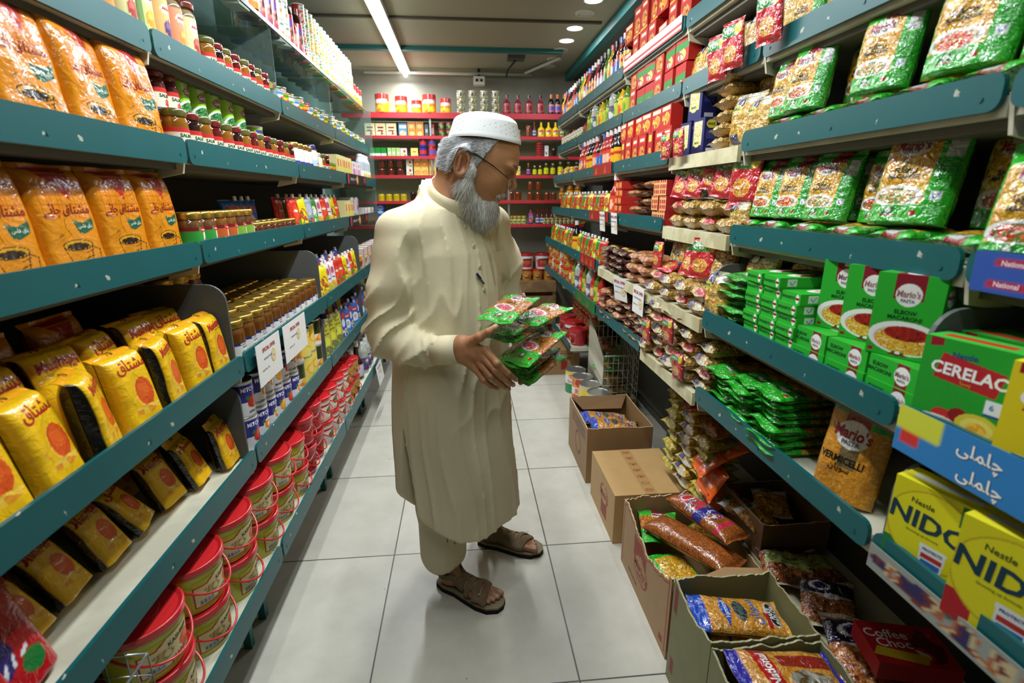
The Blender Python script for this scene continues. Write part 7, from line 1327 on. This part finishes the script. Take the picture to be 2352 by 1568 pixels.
def beardf(x, y, z):
    d = chain(x, y, z, [(.070, 0, -.058), (.098, 0, -.084), (.102, 0, -.112), (.098, 0, -.140)], [.040, .036, .032, .016], .02)
    for s in (1, -1):
        d = su(d, chain(x, y, z, [(.016, s*.071, .030), (.020, s*.070, -.010), (.024, s*.062, -.056), (.052, s*.044, -.090), (.088, s*.018, -.118)], [.008, .015, .022, .028, .030], .015), .02)
    mo = np.minimum(cap(x, y, z, (.133, 0, -.029), (.120, .026, -.040), .0055, .006), cap(x, y, z, (.133, 0, -.029), (.120, -.026, -.040), .0055, .006))
    d = su(d, mo, .004)
    d = np.maximum(d, -ell(x, y, z, (.136, 0, -.046), (.020, .020, .009)))
    return d+.003*(noise(x*160, y*160, z*60, 31)-.4)
V, F = nets(lambda X, Y, Z: beardf(*toloc(X, Y, Z)), (-.06, 1.52, 1.27), (.22, 1.75, 1.55), .003)
lx, ly, lz = toloc(V[:, 0], V[:, 1], V[:, 2])
def beardcol(lx, lz, n):
    t = np.clip((lx-.045)/.08+.35*np.clip((-lz-.02)/.1, -1, .6)*0, 0, 1); dark = np.exp(-(((lx-.080)/.030)**2+((lz+.045)/.028)**2)); g_ = np.array(lin('c6c4ba')); w_ = np.array(lin('f0eee4')); k_ = np.array(lin('55524e'))
    r_ = rg.random(n); base = g_*(1-r_[:, None])+w_*r_[:, None]; dk_ = np.clip(dark*.6+(rg.random(n) < .12)*.5, 0, 1)[:, None]; return base*(1-dk_)+k_*dk_
core = (V, F, beardcol(lx, lz, len(V))*.88)
m = headf(lx, ly, lz) > -.001; idx = rg.choice(np.where(m)[0], 8000); roots = V[idx]; L3 = np.c_[lx[idx], ly[idx], lz[idx]]
out = (roots-(HPm[:3, :3]@np.array([.03, 0, -.02])+HPm[:3, 3])); out /= np.linalg.norm(out, axis=1, keepdims=True)
down = HPm[:3, :3]@np.array([.10, 0, -1.0]); dirs = out*.45+down*.9+rg.normal(size=roots.shape)*.22; dirs /= np.linalg.norm(dirs, axis=1, keepdims=True)
lens = np.where(L3[:, 2] > -.03, .012, .026)*(.6+.8*rg.random(len(roots))); lens = np.where((L3[:, 0] > .118) & (L3[:, 2] > -.045), .007, lens)
strands('beard', roots, dirs, lens, beardcol(L3[:, 0], L3[:, 2], len(roots)), core=core, w0=.0005)
def hairf(x, y, z):
    d = headf(x, y, z)-.006
    keep = np.maximum(np.maximum(x-.040-.25*(z-.03), -(z+.035-.25*x)), z-.105)
    keep = np.maximum(keep, -(np.maximum(np.abs(x+.006)-.024, np.maximum(z-.034, -z-.06))))
    keep = np.where(x < -.035, np.maximum(-(z+.042), z-.105), keep)
    wz = HPm[2, 0]*x+HPm[2, 1]*y+HPm[2, 2]*z+HPm[2, 3]; wx = HPm[0, 0]*x+HPm[0, 1]*y+HPm[0, 2]*z+HPm[0, 3]
    keep = np.maximum(keep, wz-1.548+.07*(wx-.07))
    return np.maximum(d, keep)+.001*(noise(x*200, y*200, z*80, 33)-.4)
V, F = nets(lambda X, Y, Z: hairf(*toloc(X, Y, Z)), (-.13, 1.53, 1.38), (.14, 1.75, 1.60), .003)
lx, ly, lz = toloc(V[:, 0], V[:, 1], V[:, 2])
def hcol(n): r_ = rg.random(n)[:, None]; return lin('7d8084')*(1-r_)+lin('d6d8d8')*r_
ok = np.where(headf(lx, ly, lz) > .004)[0]; idx = rg.choice(ok, 7500); roots = V[idx]; L3 = np.c_[lx[idx], ly[idx], lz[idx]]
out = roots-(HPm[:3, :3]@np.array([.02, 0, .03])+HPm[:3, 3]); out /= np.linalg.norm(out, axis=1, keepdims=True)
dirs = out*.16+HPm[:3, :3]@np.array([-.75, 0, -.60])+rg.normal(size=roots.shape)*.07; dirs /= np.linalg.norm(dirs, axis=1, keepdims=True)
strands('hair', roots, dirs, np.where(L3[:, 0] > .02, .006, .013)*(.5+.8*rg.random(len(roots))), hcol(len(roots)), curl=.05, w0=.00042, core=(V, F, hcol(len(V))*.85))
# ---- glasses
gl = link('glasses', None, man, MW @ HP) if False else None
g = G()
for s in (-1, 1): tubeg(g, [(-.018, s*.087, .022), (-.004, s*.088, .036), (.020, s*.086, .036), (.075, s*.078, .030), (.132, s*.066, .018)], [.0016, .0020, .0020, .0017, .0013], 8, lin('14161a'))
go = link('glasses', g.mesh('glasses', 'gloss'), man, MW @ HP)
g = G()
for s in (-1, 1):
    pts = [(.134+.010*math.cos(R(a))*0+.012*(1-abs(math.cos(R(a)))), s*(.034+.027*math.cos(R(a))), .006+.0165*math.sin(R(a))) for a in range(0, 360, 20)]
    tubeg(g, pts, .0010, 6, lin('8a8c8c'), closed=True)
    tubeg(g, [(.132, s*.066, .018), (.137, s*.061, .012)], .0016, 6, lin('b8b8b4'))
tubeg(g, [(.147, .010, .008), (.152, 0, .012), (.147, -.010, .008)], .0012, 6, lin('b8b8b4'))
link('lens_rim', g.mesh('lens_rim', 'metal'), go)
lensm = bpy.data.materials.new('lens_glass'); lensm.use_nodes = True; _b = lensm.node_tree.nodes['Principled BSDF']; _b.inputs['Transmission Weight'].default_value = 1; _b.inputs['Roughness'].default_value = .02; _b.inputs['IOR'].default_value = 1.1; _b.inputs['Base Color'].default_value = (.9, .95, .93, 1)
for s in (-1, 1):
    g = G(); pts = [(.134+.012*(1-abs(math.cos(R(a)))), s*(.034+.026*math.cos(R(a))), .006+.0155*math.sin(R(a))) for a in range(0, 360, 20)]
    g.add(pts+[(x+.001, y, z) for x, y, z in pts], [tuple(range(18)), tuple(range(35, 17, -1))]+[(i+18, (i+1) % 18+18, (i+1) % 18, i) for i in range(18)], (1, 1, 1)); link('lens', g.mesh('lens', lensm, False), go)
# ---- the packets he holds
def held(x, y, z, yaw, rx, ry, sc, d):
    m = Matrix.Translation((x, y, z)) @ Matrix.Rotation(R(yaw), 4, 'Z') @ Matrix.Rotation(R(rx), 4, 'X') @ Matrix.Rotation(R(ry), 4, 'Y') @ Matrix.Scale(sc, 4)
    o = link('vermicelli_packet', PR['vm'][2], None, m); tag(o, d, 'vermicelli packet', 'vermicelli packets in the man\'s hands')
held(.075, 1.385, 1.050, -40, -72, 0, .80, 'topmost green vermicelli packet under the man\'s thumb')
held(.165, 1.440, 1.030, -52, -78, 2, .78, 'green packet sticking out behind the topmost one')
held(.085, 1.405, 1.012, -44, -82, 0, .80, 'second green packet under the man\'s thumb')
held(.090, 1.410, .990, -42, -84, 0, .80, 'third green packet in the upper half of the held stack')
held(.135, 1.385, .925, -64, -62, -6, .84, 'green packet facing outward in the middle of the held stack')
held(.115, 1.405, .915, -54, -72, -4, .84, 'green packet just under the outward facing one')
held(.130, 1.420, .890, -50, -72, 0, .80, 'green packet resting on the fingers, second from the bottom')
held(.150, 1.425, .862, -58, -62, 8, .76, 'lowest green packet lying on the man\'s fingers')
# ---------------------------------------------------------------- cartons on the floor
KR, KRD, KRL = lin('a5835a'), lin('8a6a46'), lin('c4ab84')
def open_carton(x0, x1, y0, y1, z0, h, label, col='a5835a', left=(), near=(), torn=.010, yaw=0, seed=1, tear_l=0, kind='cardboard_carton'):
    r = tag(empty(kind, ((x0+x1)/2, (y0+y1)/2, z0)), label, 'carton'); r.rotation_euler[2] = R(yaw)
    w, d, t = (x1-x0)/2, (y1-y0)/2, .005; c = lin(col); g = G()
    def wall(p0, p1, nin, ops, sd):
        L_ = math.hypot(p1[0]-p0[0], p1[1]-p0[1]); n = max(24, int(L_*140))
        def top(u): return h - torn*noise(u*9+sd, seed*3.1, 0, 41)*(1 if torn else 0) - (tear_l*np.clip(np.sin(u*np.pi)*1.5-.5, 0, 1) if sd == 0 else 0) - .35*torn*noise(u*60, sd, 0, 42)
        f = lambda off, inv: (lambda u, v: np.c_[p0[0]+(p1[0]-p0[0])*(1-u if inv else u)+nin[0]*off, p0[1]+(p1[1]-p0[1])*(1-u if inv else u)+nin[1]*off, v*top(1-u if inv else u)])
        has = any(o[0] != 't' for o in ops)
        patch(g, f(0, False), n, int(h*150) if has else 3, L_, h, list(ops)+[('n', 30, .10)], c, off=.0004)
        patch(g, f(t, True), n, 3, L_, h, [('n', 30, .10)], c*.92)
        u = np.linspace(0, 1, n); A = np.c_[p0[0]+(p1[0]-p0[0])*u, p0[1]+(p1[1]-p0[1])*u, top(u)]; B = A+[nin[0]*t, nin[1]*t, 0]
        g.add(np.r_[A, B], [(i, i+1, i+1+n, i+n) for i in range(n-1)], KRL if col != '7a7850' else lin('a3a07c'))
    wall((-w, -d), (w, -d), (0, 1), near, 2); wall((w, -d), (w, d), (-1, 0), (), 5); wall((w, d), (-w, d), (0, -1), (), 7); wall((-w, d), (-w, -d), (1, 0), left, 0)
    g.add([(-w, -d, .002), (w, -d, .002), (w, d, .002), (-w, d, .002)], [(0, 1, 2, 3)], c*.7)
    link('carton_body', g.mesh('carton_body', 'card', False), r)
    return r
def flap(r, P, col='a5835a', name='flap'):
    g = G(); P = np.array(P, float); n = len(P); nn = np.cross(P[1]-P[0], P[2]-P[0]); nn /= np.linalg.norm(nn)
    g.add(np.r_[P, P+nn*.004], [tuple(range(n-1, -1, -1)), tuple(range(n, 2*n))]+[(i, (i+1) % n, (i+1) % n+n, i+n) for i in range(n)], lin(col)); link(name, g.mesh(name, 'card', False), r)
RED = '8f2a22'
frame = [('r', .03, .94, .97, .955, RED), ('r', .03, .05, .97, .062, RED), ('r', .03, .05, .038, .955, RED), ('r', .962, .05, .97, .955, RED)]
A_ = open_carton(.575, .905, 2.24, 2.67, 0, .30, 'open brown carton of vermicelli packets, farthest in the floor row', col='93724c', torn=.006, near=[('t', 'PRODUCT OF PAKISTAN', .55, .30, .016, '4a2a20', 180), ('t', '\uFE96\uFEE7\uFE8E\uFBFF\uFEB4\uFB90\uFE8E\uFB58', .5, .45, .014, '4a2a20', 180)], left=[('e', .55, .45, .16, .22, '6a3a2a'), ('e', .55, .45, .12, .17, '93724c'), ('g', .2, .70, .9, .9, .012, .004, '5a4030')])
flap(A_, [(-.16, .205, .298), (.16, .205, .298), (.12, .16, .235), (-.10, .165, .235)], '8a6a46'); flap(A_, [(-.155, -.02, .235), (.155, -.02, .235), (.155, .02, .20), (-.155, .02, .20)], '8a6a46')
for k, x, y, z, ya, d in (('verB', .87, 2.36, .235, 84, 'vermicelli packet with blue end, upper in the farthest carton'), ('verB', .86, 2.50, .215, 88, 'vermicelli packet with blue end, lower in the farthest carton'), ('verB', .86, 2.33, .190, 86, 'vermicelli packet under the blue ended one')):
    place(k, x, y, z, 'B', yaw=ya, rx=-84, sc=1.0, desc=d)
# closed carton
def closed_carton(x0, x1, y0, y1, z0, h, label, top=(), left=(), near=(), col='b5925f', tape=True):
    r = tag(empty('cardboard_carton', ((x0+x1)/2, (y0+y1)/2, z0)), label, 'carton'); g = G(); w, d = (x1-x0)/2, (y1-y0)/2; c = lin(col); nz = [('n', 30, .08)]
    P = lambda f, W, H, ops: patch(g, f, int(W*140), int(H*140), W, H, list(ops)+nz, c, off=.0004)
    P(lambda u, v: np.c_[(u*2-1)*w, u*0-d, v*h], 2*w, h, near); P(lambda u, v: np.c_[u*0-w, (1-2*u)*d, v*h], 2*d, h, left)
    P(lambda u, v: np.c_[u*0+w, (2*u-1)*d, v*h], 2*d, h, []); P(lambda u, v: np.c_[(1-2*u)*w, u*0+d, v*h], 2*w, h, []); P(lambda u, v: np.c_[(2*u-1)*w, (2*v-1)*d, u*0+h], 2*w, 2*d, top)
    g.add([(-w, -d, 0), (w, -d, 0), (w, d, 0), (-w, d, 0)], [(3, 2, 1, 0)], c); link('carton_body', g.mesh('carton_body', 'card', False), r)
    if tape:
        g = G(); cx_ = -.01
        patch(g, lambda u, v: np.c_[cx_+(u-.5)*.052, (2*v-1)*d*1.002, u*0+h+.0008], 24, 150, .052, 2*d, sum([[('e', .5, .08+.14*i, .32, .030, '8f3a30'), ('e', .5, .08+.14*i, .24, .022, 'b89a6a'), ('r', .34, .075+.14*i, .66, .088+.14*i, 'a02a26'), ('r', .40, .062+.14*i, .60, .073+.14*i, '4a5a3a')] for i in range(7)], []), lin('b08c58')); link('tape', g.mesh('tape', 'gloss'), r)
    return r
marios = [('e', .47, .55, .15, .20, RED), ('e', .47, .55, .125, .165, 'a5835a'), ('t', "Mario's", .47, .55, .036, RED, 0, .05, .8)]
closed_carton(.578, .905, 1.77, 2.15, 0, .225, 'closed brown carton with patterned tape along its lid', left=frame+[('r', .50, .15, .72, .72, RED), ('e', .60, .60, .16, .20, RED), ('e', .60, .60, .135, .17, 'b5925f'), ('t', "Mario's", .60, .60, .030, RED, 0, .05, .8)], near=[('r', .9, .1, .97, .9, '9a7c50')])
C_ = open_carton(.585, .893, 1.215, 1.675, 0, .30, 'open brown carton with torn rim holding long vermicelli rolls', torn=.035, tear_l=.045, seed=4, left=frame+[('r', .30, .56, .56, .93, RED), ('e', .46, .52, .15, .22, RED), ('e', .46, .52, .13, .19, 'a5835a'), ('t', "Mario's", .46, .53, .038, RED, 0, .05, .8), ('t', 'PASTA', .46, .40, .014, RED), ('r', .86, .10, .93, .20, RED), ('t', 'MACARONI', .3, .16, .012, '6a4a30')], near=[('r', .02, .1, .03, .9, RED)])
flap(C_, [(-.150, -.228, .268), (.150, -.228, .282), (.150, -.20, .285), (.03, -.185, .286), (-.06, -.205, .272)], 'a5835a', 'torn_flap')
place('verL', .820, 1.275, .268, 'B', yaw=30, rx=-93, sc=.93, desc='long brown vermicelli roll in clear wrap lying in the torn carton'); place('verP', .850, 1.33, .326, 'B', yaw=20, rx=-90, sc=.95, desc='brown vermicelli roll with blue and pink print in the torn carton')
place('pl', .675, 1.275, .190, 'B', yaw=4, rx=-92, desc='yellow pasta bag under the long vermicelli roll', sc=1.1); place('vm', .66, 1.47, .222, 'B', yaw=-14, rx=-90, desc='green vermicelli packet at the far end of the torn carton', sc=.95); place('pl', .76, 1.50, .185, 'B', yaw=-60, rx=-90, desc='green pasta bag at the bottom of the torn carton')
OL = '7a7850'
D_ = open_carton(.568, .850, .945, 1.165, 0, .355, 'olive carton of blue banded vermicelli, beside the torn brown carton', col=OL, torn=.016, tear_l=.02, seed=7, left=[('r', .05, .72, .14, .97, '7a2a24'), ('r', .10, .12, .2, .28, '7a2a24')])
E_ = open_carton(.566, .848, .615, .938, 0, .345, 'olive carton with red labelled vermicelli, nearest the camera', col=OL, torn=.014, tear_l=.015, seed=9, left=[('t', 'VERMICELLI', .45, .60, .020, '3a3a2a', 90), ('t', 'NET WEIGHT', .60, .58, .016, '3a3a2a', 90), ('e', .85, .3, .08, .10, '7a2a24')])
place('verB', .825, 1.045, .290, 'B', yaw=82, rx=-86, sc=.98, desc='blue banded vermicelli packet on top in the olive carton'); place('verB', .835, 1.06, .235, 'B', yaw=86, rx=-88, sc=.98, desc='vermicelli packet underneath in the olive carton')
place('verN', .835, .845, .318, 'B', yaw=86, rx=-86, sc=1.0, desc='vermicelli packet with red diagonal label and navy ends'); place('verN', .835, .80, .250, 'B', yaw=88, rx=-88, sc=1.0, desc='red labelled vermicelli packet lying underneath')
# on the low board
F_ = open_carton(.905, 1.13, 1.30, 1.55, .276, .125, 'brown carton of snack bags on the low board under the green packets', col='7c6044', torn=.006, seed=12, left=[('r', .3, .3, .36, .7, RED)], near=[('t', 'Salman Confectionery', .55, .3, .012, '6a2a22')])
for x, y, z, ya, d in ((.955, 1.335, .345, 14, 'snack bag with green label, nearer in the low carton'), (1.0, 1.39, .36, -20, 'snack bag with white and green label tilted in the low carton'), (.965, 1.43, .335, 40, 'snack bag lying deep in the low carton')): place('org', x, y, z, 'B', yaw=ya, rx=-76, sc=.82, desc=d)
for x, y, z, ya, rx, d in ((.815, 1.60, .430, 50, -50, 'orange crumb packet on top, farther aisle side'), (.89, 1.60, .480, 40, -58, 'orange crumb packet on top beside the green piles'), (.825, 1.55, .360, 56, -30, 'orange crumb packet slipping down in front'), (.85, 1.57, .300, 60, -50, 'orange crumb packet lowest of the group')): place('brd_b', x, y, z, 'R', yaw=ya-60, rx=rx, sc=.92, desc=d)
place('snk', .84, 1.60, .575, 'R', yaw=10, rx=-84, sc=.9, desc='brown snack bag lying over the greenish macaroni pile')
for k, x, y, z, ya, s_, d in (('chk2', .925, 1.15, .296, -20, .95, 'roasted gram bag with pale green label'), ('chk', .93, 1.0, .292, -30, .80, 'dark purple topped gram bag, middle of three'), ('chk', .90, .79, .300, -24, 1.0, 'large purple topped gram bag nearest the camera'), ('chk2', 1.03, 1.14, .292, 10, .9, 'gram bag in the dark behind the pale green labelled one')): place(k, x, y, z, 'B', yaw=ya, rx=-86, sc=s_, desc=d)
g = G()
def RB_(): return boxmesh('biscuit_box', .17, .12, .045, [], 'a8141c', topops=[('b', .75, .5, .2, .4, ['5a1a14', 'a8141c', 'd8c8a0'], 30), ('p', [(.0, .2), (.6, .05), (.7, .25), (.1, .4)], 'c8a81c'), ('t', 'Coffee', .3, .72, .024, 'e8e0d8'), ('t', 'Choc', .34, .50, .024, 'e8e0d8')], res=70)
reg('bis', 'biscuit_box', 'box', RB_()); place('bis', .975, .80, .345, 'B', yaw=-14, desc='bright red biscuit box lying on the large gram bag')
# large cans beside the bin
for i, (k, d) in enumerate((('big4y', 'large yellow fruit can, nearest of four'), ('big4y', 'large yellow fruit can with plain top, second of four'), ('big4r', 'large can with red lettering, third of four'), ('big4', 'large green and white fruit can, farthest of four'))):
    place(k, .845-.017*i, 3.045+.155*i, 0, 'B', yaw=-28, sc=.96, desc=d)
# wire bin
bn = tag(empty('wire_bin', (1.02, 3.36, 0)), 'wire mesh bin of noodle bags beside the large cans', 'bin')
def sloped(w_, h0, h1, n, r=.0022, col='d6d2bc'):
    g = G()
    for i in range(n+1): u = i/n; tubeg(g, [(w_*u, 0, .06), (w_*u, 0, h0+(h1-h0)*u)], r, 5, lin(col))
    for j in range(7): v = j/6; tubeg(g, [(0, .002, .06+(h0-.06)*v), (w_, .002, .06+(h1-.06)*v)], .005 if j == 6 else r, 5, lin(col))
    return g.mesh('wire_panel', 'gloss')
link('wire_panel', sloped(.24, .37, .37, 7), bn, Matrix.Translation((-.12, -.20, 0))); link('wire_panel', sloped(.24, .56, .56, 7), bn, Matrix.Translation((-.12, .20, 0)))
link('wire_panel', sloped(.40, .37, .56, 36, .0026), bn, Matrix.Translation((-.12, -.20, 0)) @ Matrix.Rotation(R(90), 4, 'Z')); link('wire_panel', sloped(.40, .37, .56, 10), bn, Matrix.Translation((.12, -.20, 0)) @ Matrix.Rotation(R(90), 4, 'Z'))
link('base_tray', bbox_mesh('base_tray', -.12, -.20, .05, .12, .20, .06, creamm), bn)
for sx in (-.115, .115):
    for sy in (-.195, .195): link('leg', bbox_mesh('leg', sx-.004, sy-.004, 0, sx+.004, sy+.004, .05, creamm), bn)
for k, x, y, z, ya, rx, d in (('ndp', 1.02, 3.20, .10, -10, -80, 'pale noodle bag low in the wire bin'), ('ndp', 1.01, 3.21, .16, 20, -76, 'pale noodle bag on another in the wire bin'), ('grp', 1.02, 3.34, .28, -20, -70, 'green banded packet in the wire bin'), ('mac', 1.04, 3.36, .20, 30, -60, 'elbow pasta bag in the wire bin'), ('rusk', .98, 3.36, .34, 12, -50, 'rusk packet on top in the wire bin'), ('grp', 1.03, 3.30, .22, 50, -85, 'green packet lying across the wire bin')): place(k, x, y, z, 'B', yaw=ya, rx=rx, sc=.85, desc=d)
closed_carton(.52, .905, 3.87, 4.25, 0, .205, 'brown carton with red logo on the floor by the back shelves', near=[('r', .02, .84, .98, .87, '8f3a2a'), ('r', .02, .08, .98, .10, '8f3a2a'), ('r', .60, .20, .74, .58, RED), ('b', .62, .68, .2, .1, ['8a6a44', '5f4a30'], 60)], col='9a7850', tape=False)
finish_labels()
